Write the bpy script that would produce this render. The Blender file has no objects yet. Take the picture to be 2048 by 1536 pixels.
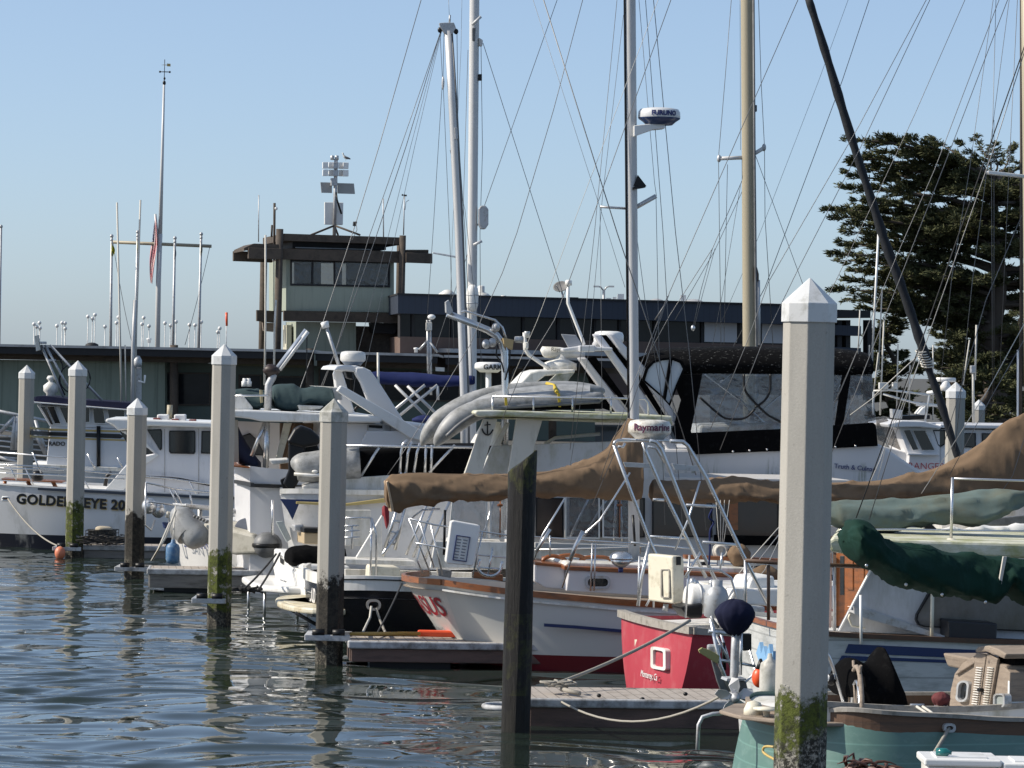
import bpy, math, random
import numpy as np
from mathutils import Vector, Matrix, noise
R = math.radians
sc = bpy.context.scene
col = sc.collection
random.seed(7)
# ------------------------------------------------------------------ camera
F = 6850.0                       # focal length in photo pixels (2048 wide)
CAM = Vector((0, 0, 4.45))
ROLL, PITCH = R(1.18), -0.0045
fw = Vector((0, math.cos(PITCH), math.sin(PITCH)))
rt0 = Vector((1, 0, 0)); up0 = rt0.cross(fw)
rt = rt0 * math.cos(ROLL) + up0 * math.sin(ROLL)
up = up0 * math.cos(ROLL) - rt0 * math.sin(ROLL)
cd = bpy.data.cameras.new('camera'); cam = bpy.data.objects.new('camera', cd); col.objects.link(cam)
mw = Matrix.Identity(4)
for i in range(3):
    mw[i][0] = rt[i]; mw[i][1] = up[i]; mw[i][2] = -fw[i]; mw[i][3] = CAM[i]
cam.matrix_world = mw
cd.sensor_width = 36; cd.lens = F / 2048 * 36; cd.clip_start = .5; cd.clip_end = 9000
sc.camera = cam
# ------------------------------------------------------------------ light
SUN_EL, SUN_AZ = R(37), R(-93)   # azimuth measured from the view direction, positive to the right of it
W = bpy.data.worlds.new('World'); sc.world = W; W.use_nodes = True
wn = W.node_tree; bg = wn.nodes['Background']
sky = wn.nodes.new('ShaderNodeTexSky'); sky.sky_type = 'NISHITA'; sky.sun_disc = False
sky.sun_elevation = SUN_EL; sky.sun_rotation = SUN_AZ; sky.altitude = 10
sky.air_density = .62; sky.dust_density = .95; sky.ozone_density = 2.4
hz = wn.nodes.new('ShaderNodeMix'); hz.data_type = 'RGBA'; hz.inputs[0].default_value = .3; hz.inputs[7].default_value = (2.9, 3.7, 4.6, 1)
wn.links.new(sky.outputs[0], hz.inputs[6]); wn.links.new(hz.outputs[2], bg.inputs[0]); bg.inputs[1].default_value = .115
sl = bpy.data.lights.new('sun', 'SUN'); sl.energy = 4.1; sl.angle = R(.5); sl.color = (1, .92, .80)
so = bpy.data.objects.new('sun', sl); col.objects.link(so)
sd = Vector((math.sin(SUN_AZ) * math.cos(SUN_EL), math.cos(SUN_AZ) * math.cos(SUN_EL), math.sin(SUN_EL)))
so.rotation_euler = sd.to_track_quat('Z', 'Y').to_euler(); so.location = (-20, 0, 40)
vs = sc.view_settings; vs.view_transform = 'Standard'; vs.look = 'None'; vs.gamma = 1; vs.exposure = .5; vs.use_curve_mapping = False
sc.cycles.max_bounces = 8; sc.cycles.transparent_max_bounces = 16
sc.cycles.sample_clamp_indirect = 6

# ------------------------------------------------------------------ placing helpers
def ray(px, py):
    return fw + rt * ((px - 1024) / F) + up * ((768 - py) / F)
def P(px, py, Y):
    d = ray(px, py); return CAM + d * (Y / d.y)
def PZ(px, py, z):
    d = ray(px, py); return CAM + d * ((z - CAM.z) / d.z)
class Pl:
    """upright working plane of one thing: passes the photo column px0 at distance Y0, turned by yaw degrees (its far end recedes to the right)"""
    def __init__(s, px0, Y0, yaw=0):
        s.o = P(px0, 760, Y0); a = R(yaw)
        s.ax = Vector((math.cos(a), math.sin(a), 0)); s.n = Vector((-math.sin(a), math.cos(a), 0))
    def at(s, px, py, off=0):
        d = ray(px, py); t = (s.o + s.n * off - CAM).dot(s.n) / d.dot(s.n)
        return CAM + d * t
    def atz(s, px, z, off=0):
        p = s.at(px, 1000, off); p2 = s.at(px, 1010, off)
        k = (z - p.z) / (p2.z - p.z); return p + (p2 - p) * k
def lerp(a, b, t): return a + (b - a) * t
def interp(tab, x):
    """tab = [(x, v1, v2, ...)] piecewise-linear"""
    if x <= tab[0][0]: return tab[0][1:]
    for a, b in zip(tab, tab[1:]):
        if x <= b[0]:
            t = (x - a[0]) / (b[0] - a[0]); return tuple(lerp(p, q, t) for p, q in zip(a[1:], b[1:]))
    return tab[-1][1:]
def smooth_tab(tab, n):
    """Catmull-Rom through rows of numbers"""
    out = []; m = len(tab)
    for i in range(n + 1):
        u = i / n * (m - 1); k = min(int(u), m - 2); t = u - k
        p0, p1, p2, p3 = tab[max(k - 1, 0)], tab[k], tab[k + 1], tab[min(k + 2, m - 1)]
        out.append(tuple(.5 * (2 * b + (c - a) * t + (2 * a - 5 * b + 4 * c - d) * t * t + (3 * b - a - 3 * c + d) * t ** 3) for a, b, c, d in zip(p0, p1, p2, p3)))
    return out
ORG = {}
class MB:
    def __init__(s): s.v = []; s.f = []; s.s = []
    def add(s, vs_, fs, smooth=False):
        b = len(s.v); s.v += [Vector(v) for v in vs_]
        s.f += [tuple(i + b for i in f) for f in fs]; s.s += [smooth] * len(fs); return s
    def loft(s, rings, closed=True, cap=True, smooth=True):
        n = len(rings[0]); vs_ = [p for r in rings for p in r]; fs = []
        for i in range(len(rings) - 1):
            for j in range(n if closed else n - 1):
                k = (j + 1) % n
                fs.append((i * n + j, i * n + k, (i + 1) * n + k, (i + 1) * n + j))
        s.add(vs_, fs, smooth)
        if cap and closed:
            b = len(s.v) - len(vs_)
            s.f.append(tuple(b + j for j in range(n))[::-1]); s.s.append(False)
            s.f.append(tuple(b + (len(rings) - 1) * n + j for j in range(n))); s.s.append(False)
        return s
    def prism(s, pts, vec, smooth=False):
        pts = [Vector(p) for p in pts]; n = len(pts); vec = Vector(vec)
        fs = [tuple(range(n))[::-1], tuple(range(n, 2 * n))] + [(i, (i + 1) % n, n + (i + 1) % n, n + i) for i in range(n)]
        return s.add(pts + [p + vec for p in pts], fs, smooth)
    def tube(s, pts, r, n=6, cap=True):
        pts = [Vector(p) for p in pts]; rings = []; last = None
        for i, p in enumerate(pts):
            a = (pts[i] - pts[i - 1]).normalized() if i else None
            b = (pts[i + 1] - pts[i]).normalized() if i < len(pts) - 1 else None
            t = (a + b).normalized() if a and b else (a or b)
            if last is None:
                u = t.cross(Vector((0, 0, 1))); u = u if u.length > .05 else t.cross(Vector((1, 0, 0)))
                u.normalize()
            else:
                u = (last - t * last.dot(t)).normalized()
            last = u; w = t.cross(u); rr = r[i] if isinstance(r, (list, tuple)) else r
            rings.append([p + (u * math.cos(k / n * 6.28319) + w * math.sin(k / n * 6.28319)) * rr for k in range(n)])
        return s.loft(rings, True, cap)
    def box(s, c, size, ax=Vector((1, 0, 0)), tilt=0):
        c = Vector(c); x = Vector(ax).normalized(); z = Vector((0, 0, 1)); y = z.cross(x).normalized()
        if tilt: q = Matrix.Rotation(tilt, 3, y); x = q @ x; z = q @ z
        a, b, h = size[0] / 2, size[1] / 2, size[2] / 2
        pts = [c + x * sx * a + y * sy * b - z * h for sx, sy in ((-1, -1), (1, -1), (1, 1), (-1, 1))]
        return s.prism(pts, z * 2 * h)
    def lathe(s, c, prof, n=20, axis=Vector((0, 0, 1)), arc=1):
        """prof = [(radius, height)]"""
        c = Vector(c); z = Vector(axis).normalized(); x = z.cross(Vector((0, 1, 0)))
        x = x.normalized() if x.length > .05 else Vector((1, 0, 0)); y = z.cross(x)
        rings = [[c + z * h + (x * math.cos(k / n * 6.28319) + y * math.sin(k / n * 6.28319)) * max(r, .0005) for k in range(n)] for r, h in prof]
        return s.loft(rings)
    def ell(s, c, r, nu=14, nv=9, fn=None):
        c = Vector(c); rings = []
        for i in range(nv + 1):
            a = math.pi * i / nv - math.pi / 2; ring = []
            for k in range(nu):
                b = 6.28319 * k / nu
                p = Vector((r[0] * math.cos(a) * math.cos(b), r[1] * math.cos(a) * math.sin(b), r[2] * math.sin(a)))
                if fn: p = fn(p)
                ring.append(c + p)
            rings.append(ring)
        return s.loft(rings)
    def grid(s, rows, smooth=True):
        return s.loft(rings=rows, closed=False, cap=False, smooth=smooth)
    def build(s, name, m, parent=None, bevel=0, solid=0, kind=None, seg=2):
        me = bpy.data.meshes.new(name)
        o = bpy.data.objects.new(name, me)
        org = ORG.get(parent.name, Vector()) if parent else Vector()
        me.from_pydata([tuple(v - org) for v in s.v], [], s.f)
        me.polygons.foreach_set('use_smooth', s.s)
        me.materials.append(m); me.update()
        col.objects.link(o)
        if parent:
            o.parent = parent
        ORG[o.name] = org
        if solid:
            q = o.modifiers.new('solid', 'SOLIDIFY'); q.thickness = solid; q.offset = 0
        if bevel:
            q = o.modifiers.new('bevel', 'BEVEL'); q.width = bevel; q.segments = seg; q.limit_method = 'ANGLE'; q.angle_limit = R(40)
        if kind: o['kind'] = kind
        return o
def tag(o, label, cat, group=None):
    o['label'] = label; o['category'] = cat
    if group: o['group'] = group
    return o
def thing(name, label, cat, loc, group=None):
    o = bpy.data.objects.new(name, None); col.objects.link(o); o.location = loc; o.empty_display_size = .2
    ORG[o.name] = Vector(loc); return tag(o, label, cat, group)
def copy_thing(o, loc, label, group=None):
    c = o.copy(); col.objects.link(c); c.location = loc; c['label'] = label
    if group: c['group'] = group
    ORG[c.name] = Vector(loc)
    for ch in list(o.children):
        d = ch.copy(); col.objects.link(d); d.parent = c
        for g in list(ch.children):
            e = g.copy(); col.objects.link(e); e.parent = d
    return c
def slab(pl, pts, o0, o1, mb=None):
    """solid whose near face is the outline pts (photo points on the plane at offset o0), as deep as o1-o0"""
    mb = mb or MB(); return mb.prism([pl.at(x, y, o0) for x, y in pts], pl.n * (o1 - o0))
def ptube(pl, pts, r, off=0, n=6, mb=None, curve=0):
    mb = mb or MB()
    if curve: pts = smooth_tab([tuple(p) for p in pts], curve)
    return mb.tube([pl.at(p[0], p[1], p[2] if len(p) > 2 else off) for p in pts], r, n)
def sag(a, b, s, n=10):
    return [a.lerp(b, i / n) - Vector((0, 0, s * 4 * (i / n) * (1 - i / n))) for i in range(n + 1)]
def rrect(x0, y0, x1, y1, r, n=4):
    out = []
    for cx, cy, a in ((x1 - r, y0 + r, -90), (x1 - r, y1 - r, 0), (x0 + r, y1 - r, 90), (x0 + r, y0 + r, 180)):
        for i in range(n + 1):
            t = R(a + 90 * i / n); out.append((cx + r * math.cos(t), cy + r * math.sin(t)))
    return out
def frame(pl, outer, inner, o0, o1, mb=None):
    """a flat ring between two outlines of equal length"""
    mb = mb or MB(); n = len(outer); d = pl.n * (o1 - o0)
    A = [pl.at(x, y, o0) for x, y in outer]; B = [pl.at(x, y, o0) for x, y in inner]
    vs_ = A + B + [p + d for p in A] + [p + d for p in B]; fs = []
    for i in range(n):
        j = (i + 1) % n
        fs += [(i, j, n + j, n + i), (2 * n + i, 3 * n + i, 3 * n + j, 2 * n + j), (i, 2 * n + i, 2 * n + j, j), (n + i, n + j, 3 * n + j, 3 * n + i)]
    return mb.add(vs_, fs)
def shrink(pts, dx, dy=None):
    dy = dx if dy is None else dy
    cx = (min(p[0] for p in pts) + max(p[0] for p in pts)) / 2; cy = (min(p[1] for p in pts) + max(p[1] for p in pts)) / 2
    hx = max(p[0] for p in pts) - cx; hy = max(p[1] for p in pts) - cy
    return [(cx + (x - cx) * (hx - dx) / hx, cy + (y - cy) * (hy - dy) / hy) for x, y in pts]
def cloth(pl, tab, off, rd, amp=.03, fs=5, n=60, seg=16, seed=0, flat=True):
    """a filled cloth roll: tab = [(px, ytop, ybottom)], rd = half depth"""
    rows = smooth_tab(tab, n); mb = MB(); rings = []; c0 = pl.at(tab[0][0], tab[0][1], off)
    for i, (x, yt, yb) in enumerate(rows):
        a = pl.at(x, yt, off); b = pl.at(x, yb, off); c = (a + b) / 2; h = (a - b).length / 2; u = (a - b).normalized()
        e = min(1, min(i, n - i) / 2 + .35); ring = []
        for k in range(seg):
            t = k / seg * 6.28319; ct, st_ = math.cos(t), math.sin(t); wd = rd * min(1, h / .12) * e * (1 - .42 * ct * (1 if flat else 0))
            q = u * math.copysign(abs(ct) ** (.75 if flat else 1), ct) * h - pl.n * math.copysign(abs(st_) ** .9, st_) * wd
            p = c + q; g = (c - c0).dot(pl.ax) * .75 * (fs / 2.5) ** .6; v = ct * .7 + seed
            a1 = max(0, 1 - 5.5 * abs(noise.noise(Vector((g * 1.3 + v * 1.5, v * .45 + seed, seed + st_ * .3))))) ** 1.3; a2 = max(0, 1 - 6 * abs(noise.noise(Vector((g * 2.3 - v * 1.2, v * .8, seed * 2 + 7)))))
            a3 = max(0, 1 - 7 * abs(noise.noise(Vector((g * 3.6 + v * 2.4, v * .6, seed + 20))))) * max(0, .25 - ct)
            w = .8 * a1 * (.3 + .7 * abs(st_)) + .4 * a2 + .45 * a3 + .7 * noise.noise(p * 1.1 + Vector((seed, 0, 0)))
            ring.append(p + q.normalized() * (w - .15) * amp)
        rings.append(ring)
    return mb.loft(rings)
def sack(c, r, seed=0, amp=.18):
    q = MB()
    def f(p):
        n = p.normalized(); t = (n.z + 1) / 2; fl = 1 - 1.7 * abs(noise.noise(Vector((math.atan2(n.y, n.x) * 2.2, n.z * .8, seed)))) + .6 * noise.noise(n * 2.2 + Vector((seed, 3, 0)))
        return Vector((p.x * (.72 + .33 * min(1, t * 1.6)), p.y * (.72 + .33 * min(1, t * 1.6)), p.z)) * (1 + amp * fl * (1.1 - t * .5))
    return q.ell(c, r, 40, 22, f)
def hull(pl, beam, st, n=28, k=7, zb=-.35, bulge=.0, deck=.12, flare=0.06, tw=1.0):
    """st = [(px_sheer, py_sheer, inset_sheer, px_water, inset_water)] along the near side, first row = stern.
    Returns (hull mesh, deck mesh, near sheer line, far sheer line)."""
    rows = smooth_tab(st, n); near = []; far = []
    for x, y, o, xw, ow in rows:
        a = pl.at(x, y, o); b = pl.atz(xw, zb, ow); c = []
        for j in range(k + 1):
            t = j / k; p = a.lerp(b, t); p = p - pl.n * flare * math.sin(math.pi * t); c.append(p)
        near.append(c)
        mid = beam / 2; far.append([p + pl.n * 2 * (mid - (p - pl.o).dot(pl.n)) for p in c])
    mb = MB(); mb.grid(near); mb.grid([r[::-1] for r in far])
    # stern
    g = []; m = 10
    for j in range(k + 1):
        t = j / k; a, b = near[0][j], far[0][j]
        g.append([a.lerp(b, i / m) - pl.ax * bulge * (1 - (2 * i / m - 1) ** 2) * (1 - t * (1 - tw)) for i in range(m + 1)])
    mb.grid(g)
    mb.grid([[near[-1][j].lerp(far[-1][j], i / 2) for i in range(3)] for j in range(k + 1)])
    # deck
    dn = Vector((0, 0, -deck)); dk = MB(); top = [g[0]] + [[near[i][0].lerp(far[i][0], q / m) for q in range(m + 1)] for i in range(1, n + 1)]
    dk.grid([[p + dn for p in r] for r in top], False)
    return mb, dk, [r[0] for r in near], [r[0] for r in far], g[0]
def band(line, h, t, nrm, mb=None, z0=0):
    """a rail of height h and thickness t along a line of points"""
    mb = mb or MB(); rings = []
    for p in line:
        a = p + Vector((0, 0, z0)); rings.append([a - nrm * t, a + nrm * t, a + nrm * t + Vector((0, 0, h)), a - nrm * t + Vector((0, 0, h))])
    return mb.loft(rings, True, True, False)
def text(s, size, m, name, parent, o, x, u, bold=0, ext=.006, align='LEFT', shear=0, space=1, wrap=None):
    """lettering: o = origin, x = writing direction, u = up"""
    c = bpy.data.curves.new('lettering', 'FONT'); c.body = s; c.size = size; c.offset = bold; c.extrude = ext; c.align_x = align; c.shear = shear
    c.resolution_u = 3; c.space_character = space
    t = bpy.data.objects.new('lettering', c); col.objects.link(t)
    dg = bpy.context.evaluated_depsgraph_get(); dg.update()
    me = bpy.data.meshes.new_from_object(t.evaluated_get(dg)); bpy.data.objects.remove(t)
    x = Vector(x).normalized(); u = Vector(u); u = (u - x * u.dot(x)).normalized(); w = x.cross(u); mb = MB()
    vv = []
    for v in me.vertices:
        p = Vector(o) + x * v.co.x + u * v.co.y + w * v.co.z
        if wrap: p = p + wrap(v.co.x, v.co.y)
        vv.append(p)
    mb.add(vv, [tuple(p.vertices) for p in me.polygons]); bpy.data.meshes.remove(me)
    return mb.build(name, m, parent)
# ------------------------------------------------------------------ materials
def _nt(name):
    m = bpy.data.materials.new(name); m.use_nodes = True; nt = m.node_tree
    return m, nt, nt.nodes['Principled BSDF']
def _noise(nt, vec, scale, detail=5, rough=.6, sv=None):
    n = nt.nodes.new('ShaderNodeTexNoise'); n.inputs['Scale'].default_value = scale; n.inputs['Detail'].default_value = detail; n.inputs['Roughness'].default_value = rough
    if sv:
        mp = nt.nodes.new('ShaderNodeMapping'); mp.inputs['Scale'].default_value = sv; nt.links.new(vec, mp.inputs[0]); vec = mp.outputs[0]
    nt.links.new(vec, n.inputs['Vector']); return n.outputs['Fac']
def _ramp(nt, fac, a, b, ca=(0, 0, 0, 1), cb=(1, 1, 1, 1)):
    r = nt.nodes.new('ShaderNodeValToRGB'); e = r.color_ramp.elements
    e[0].position = a; e[1].position = b; e[0].color = ca; e[1].color = cb
    nt.links.new(fac, r.inputs[0]); return r.outputs[0]
def _mix(nt, fac, a, b, mode='MIX'):
    x = nt.nodes.new('ShaderNodeMix'); x.data_type = 'RGBA'; x.blend_type = mode
    for s_, val in ((0, fac), (6, a), (7, b)):
        if isinstance(val, (int, float)): x.inputs[s_].default_value = val
        elif isinstance(val, tuple): x.inputs[s_].default_value = (*val[:3], 1)
        else: nt.links.new(val, x.inputs[s_])
    return x.outputs[2]
def _math(nt, op, a, b=0.0, c=None):
    x = nt.nodes.new('ShaderNodeMath'); x.operation = op
    for i, val in enumerate((a, b, c)):
        if val is None: continue
        if isinstance(val, (int, float)): x.inputs[i].default_value = val
        else: nt.links.new(val, x.inputs[i])
    return x.outputs[0]
def pos(nt): return nt.nodes.new('ShaderNodeNewGeometry').outputs['Position']
def posz(nt):
    s_ = nt.nodes.new('ShaderNodeSeparateXYZ'); nt.links.new(pos(nt), s_.inputs[0]); return s_.outputs[2]
def mat(name, c, rough=.5, metal=0, var=.12, sc_=3, sv=None, dirt=None, bump=0, bsc=30, bsv=None, bands=None, planks=None, spec=None, coat=0, rvar=.1):
    """dirt = (colour, amount 0..1, scale, stretch); bands = [(z, colour)] paint lines from the water up; planks = (axis vector, pitch, depth)"""
    m, nt, b = _nt(name); p = pos(nt)
    f = _noise(nt, p, sc_, 6, .65, sv)
    base = (*c, 1)
    if bands:
        z = posz(nt); out = (*bands[0][1],)
        cur = None
        for i, (z0, cc) in enumerate(bands[1:]):
            st = _math(nt, 'GREATER_THAN', z, z0); cur = _mix(nt, st, cur if cur is not None else tuple(bands[0][1]), tuple(cc))
        basec = cur
    else:
        basec = None
    lo = tuple(x * (1 - var) for x in c); hi = tuple(min(1, x * (1 + var)) for x in c)
    if basec is None:
        o = _mix(nt, f, lo, hi)
    else:
        o = _mix(nt, 1.0, basec, _mix(nt, f, (1 - var,) * 3, (1.0,) * 3), 'MULTIPLY')
    if dirt:
        dc, am, ds, dv = dirt
        g = _noise(nt, p, ds, 7, .7, dv); g = _ramp(nt, g, .62 - am * .35, .78 - am * .2)
        o = _mix(nt, _math(nt, 'MULTIPLY', g, .85), o, dc)
    nt.links.new(o, b.inputs['Base Color'])
    rr = _math(nt, 'MULTIPLY_ADD', f, rvar * 2, rough - rvar); nt.links.new(rr, b.inputs['Roughness'])
    b.inputs['Metallic'].default_value = metal
    if spec is not None: b.inputs['Specular IOR Level'].default_value = spec
    if coat: b.inputs['Coat Weight'].default_value = coat; b.inputs['Coat Roughness'].default_value = .08
    nrm = None
    if bump:
        bn = nt.nodes.new('ShaderNodeBump'); bn.inputs['Strength'].default_value = bump; bn.inputs['Distance'].default_value = .02
        nt.links.new(_noise(nt, p, bsc, 6, .6, bsv), bn.inputs['Height']); nrm = bn
    if planks:
        ax, pitch, dep = planks
        d = nt.nodes.new('ShaderNodeVectorMath'); d.operation = 'DOT_PRODUCT'; d.inputs[1].default_value = ax; nt.links.new(p, d.inputs[0])
        fr = _math(nt, 'FRACT', _math(nt, 'DIVIDE', d.outputs['Value'], pitch)); gap = _math(nt, 'LESS_THAN', fr, .09)
        o2 = _mix(nt, _math(nt, 'MULTIPLY', gap, abs(dep)), o, tuple(min(1, x * (.25 if dep > 0 else 1.9)) for x in c)); nt.links.new(o2, b.inputs['Base Color'])
    if nrm: nt.links.new(nrm.outputs[0], b.inputs['Normal'])
    return m
GR = (.10, .085, .06)
white = mat('white_gelcoat', (.76, .755, .73), .3, var=.05, sc_=1.2, dirt=((.45, .42, .36), .25, 2.2, (1, 1, .35)), rvar=.08)
white2 = mat('white_paint_weathered', (.69, .68, .65), .45, var=.08, dirt=((.34, .32, .24), .42, 3, (1, 1, .3)))
algae_white = mat('algae_stained_white', (.66, .65, .56), .5, var=.1, dirt=((.26, .27, .08), .75, 2.6, (1, 1, 2.2)))
cream = mat('cream_plastic', (.66, .62, .5), .45, var=.06, dirt=((.36, .32, .22), .3, 6, None))
capw = mat('pile_cap_plastic', (.56, .57, .57), .4, var=.05, dirt=((.3, .3, .27), .25, 5, None))
capdirty = mat('dirty_pile_cap', (.58, .57, .54), .5, var=.12, dirt=((.14, .14, .10), .85, 4.5, None))
black_c = mat('black_canvas', (.0045, .0045, .005), .95, var=.3, sc_=6, bump=.4, bsc=9, dirt=((.015, .015, .015), .2, 9, None), spec=.04)
black_p = mat('black_plastic', (.008, .008, .009), .4, var=.2, spec=.3)
tan_c = mat('tan_canvas', (.172, .118, .075), .9, var=.16, sc_=2.5, sv=(1, 1, .6), bump=.35, bsc=4, bsv=(1.6, 1, .5), dirt=((.11, .078, .052), .35, 2.2, None), spec=.15)
green_c = mat('dark_green_canvas', (.004, .025, .017), .85, var=.3, sc_=5, bump=.25, bsc=8, bsv=(1.5, 1, .3), dirt=((.010, .04, .033), .3, 10, (1, 1, .2)), spec=.2)
teal_c = mat('faded_teal_canvas', (.115, .155, .145), .85, var=.2, sc_=3, bump=.25, bsc=5, bsv=(1, 1, .5), dirt=((.11, .115, .085), .55, 2.5, None), spec=.2)
teal_d = mat('deep_teal_canvas', (.035, .075, .085), .85, var=.25, sc_=4, bump=.4, bsc=6, spec=.2)
navy_c = mat('navy_canvas', (.007, .009, .028), .9, var=.35, sc_=4, bump=.4, bsc=7, spec=.2)
blue_c = mat('blue_canvas', (.010, .017, .075), .8, var=.3, sc_=4, bump=.4, bsc=5, spec=.2)
maroon_c = mat('maroon_canvas', (.10, .018, .02), .85, var=.3, sc_=8, bump=.4, bsc=12)
pvc = mat('grey_inflatable_fabric', (.36, .37, .37), .55, var=.12, sc_=4, dirt=((.12, .12, .11), .5, 5, None), bump=.1, bsc=8)
pvc_d = mat('dark_grey_inflatable_fabric', (.14, .145, .15), .5, var=.12, sc_=4, dirt=((.07, .07, .07), .4, 5, None))
pvc_w = mat('pale_inflatable_fabric', (.31, .315, .315), .5, var=.15, sc_=4, dirt=((.13, .13, .12), .55, 5, None))
red_p = mat('faded_red_paint', (.36, .036, .055), .55, var=.14, sc_=2, sv=(1, 1, .5), dirt=((.42, .12, .13), .35, 3, (1, 1, .5)))
steel = mat('stainless_tube', (.6, .6, .6), .28, .85, var=.1)
galv = mat('galvanised_metal', (.46, .47, .48), .5, .5, var=.2, sc_=8, dirt=((.2, .16, .11), .3, 10, None))
alu = mat('mast_aluminium', (.52, .52, .52), .45, .35, var=.08, sc_=2, sv=(4, 4, .3))
mast_w = mat('mast_white_paint', (.55, .55, .545), .4, var=.06, dirt=((.4, .38, .33), .2, 3, (3, 3, .3)))
mast_t = mat('mast_tan_paint', (.33, .29, .205), .5, var=.12, sc_=2, sv=(6, 6, .15))
wire = mat('rigging_wire', (.16, .16, .16), .45, .5, var=.15)
wire_l = mat('pale_rope', (.52, .50, .45), .8, var=.15, sc_=20)
wire_d = mat('dark_rope', (.03, .03, .03), .8, var=.2, sc_=20)
rope = mat('mooring_rope', (.30, .28, .24), .85, var=.25, sc_=25, bump=.3, bsc=60)
glass = mat('dark_window_glass', (.012, .015, .018), .06, var=.2, spec=.6, rvar=.02)
glass_b = mat('building_glass', (.014, .015, .018), .12, var=.9, sc_=1.1, spec=.18, rvar=.03)
varnish = mat('varnished_teak', (.26, .085, .022), .35, var=.25, sc_=5, sv=(1, 1, 5), dirt=((.10, .045, .02), .4, 5, (1, 1, 4)), coat=.3)
teak = mat('weathered_teak', (.26, .21, .165), .8, var=.22, sc_=5, sv=(1.5, 1.5, 8), dirt=((.13, .10, .08), .4, 4, (.6, .6, 6)), bump=.3, bsc=20)
rail_w = mat('dark_rail_wood', (.085, .045, .026), .6, var=.3, sc_=5, dirt=((.03, .025, .02), .35, 6, None))
bulw = mat('oiled_bulwark_wood', (.115, .062, .036), .6, var=.3, sc_=4, sv=(.5, .5, 9), dirt=((.05, .035, .025), .45, 4, (.4, .4, 5)), bump=.2, bsc=15)
cap_g = mat('grey_cap_rail', (.30, .28, .25), .75, var=.2, sc_=6, dirt=((.12, .11, .09), .4, 7, None))
orange = mat('orange_plastic', (.75, .085, .02), .4, var=.08)
yellow = mat('yellow_webbing', (.5, .36, .02), .6, var=.15)
fend_w = mat('grubby_fender_vinyl', (.5, .49, .45), .5, var=.12, dirt=((.22, .21, .17), .5, 5, None))
fend_b = mat('blue_fender_vinyl', (.045, .13, .26), .5, var=.2, sc_=8, dirt=((.2, .27, .33), .4, 12, None))
gold = mat('gold_stripe_paint', (.50, .36, .12), .5, var=.12, dirt=((.28, .22, .12), .3, 6, None))
navy_p = mat('navy_paint', (.012, .028, .10), .45, var=.2)
letter_k = mat('black_lettering', (.015, .015, .015), .5, var=.1)
letter_r = mat('red_lettering', (.33, .02, .035), .5, var=.1)
letter_b = mat('blue_lettering', (.02, .03, .13), .5, var=.1)
letter_g = mat('grey_lettering', (.25, .26, .28), .5, var=.1)
letter_w = mat('white_lettering', (.7, .68, .66), .5, var=.1)
siding = mat('green_siding', (.21, .25, .205), .8, var=.1, sc_=2, sv=(5, 5, .25), dirt=((.13, .16, .13), .3, 2, (3, 3, .2)), planks=((1, .4, 0), .6, .25))
timber = mat('dark_timber', (.075, .058, .044), .85, var=.3, sc_=2, sv=(1, 1, 3), dirt=((.03, .025, .02), .4, 3, None), bump=.2, bsc=8)
fascia = mat('black_fascia', (.010, .010, .012), .7, var=.25)
fascia_b = mat('navy_fascia', (.018, .026, .044), .6, var=.15, planks=((1, .6, 0), .35, .4))
roofw = mat('pale_roof_edge', (.33, .34, .35), .6, var=.15, dirt=((.15, .15, .14), .4, 1.5, None))
tower_cream = mat('cream_wall', (.50, .48, .38), .8, var=.06)
blind = mat('white_blind', (.45, .45, .46), .8, var=.05)
brickw = mat('brown_panel', (.12, .08, .065), .8, var=.2)
mural = mat('patterned_panel', (.10, .085, .075), .8, var=.9, sc_=6)
concrete = None
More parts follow.
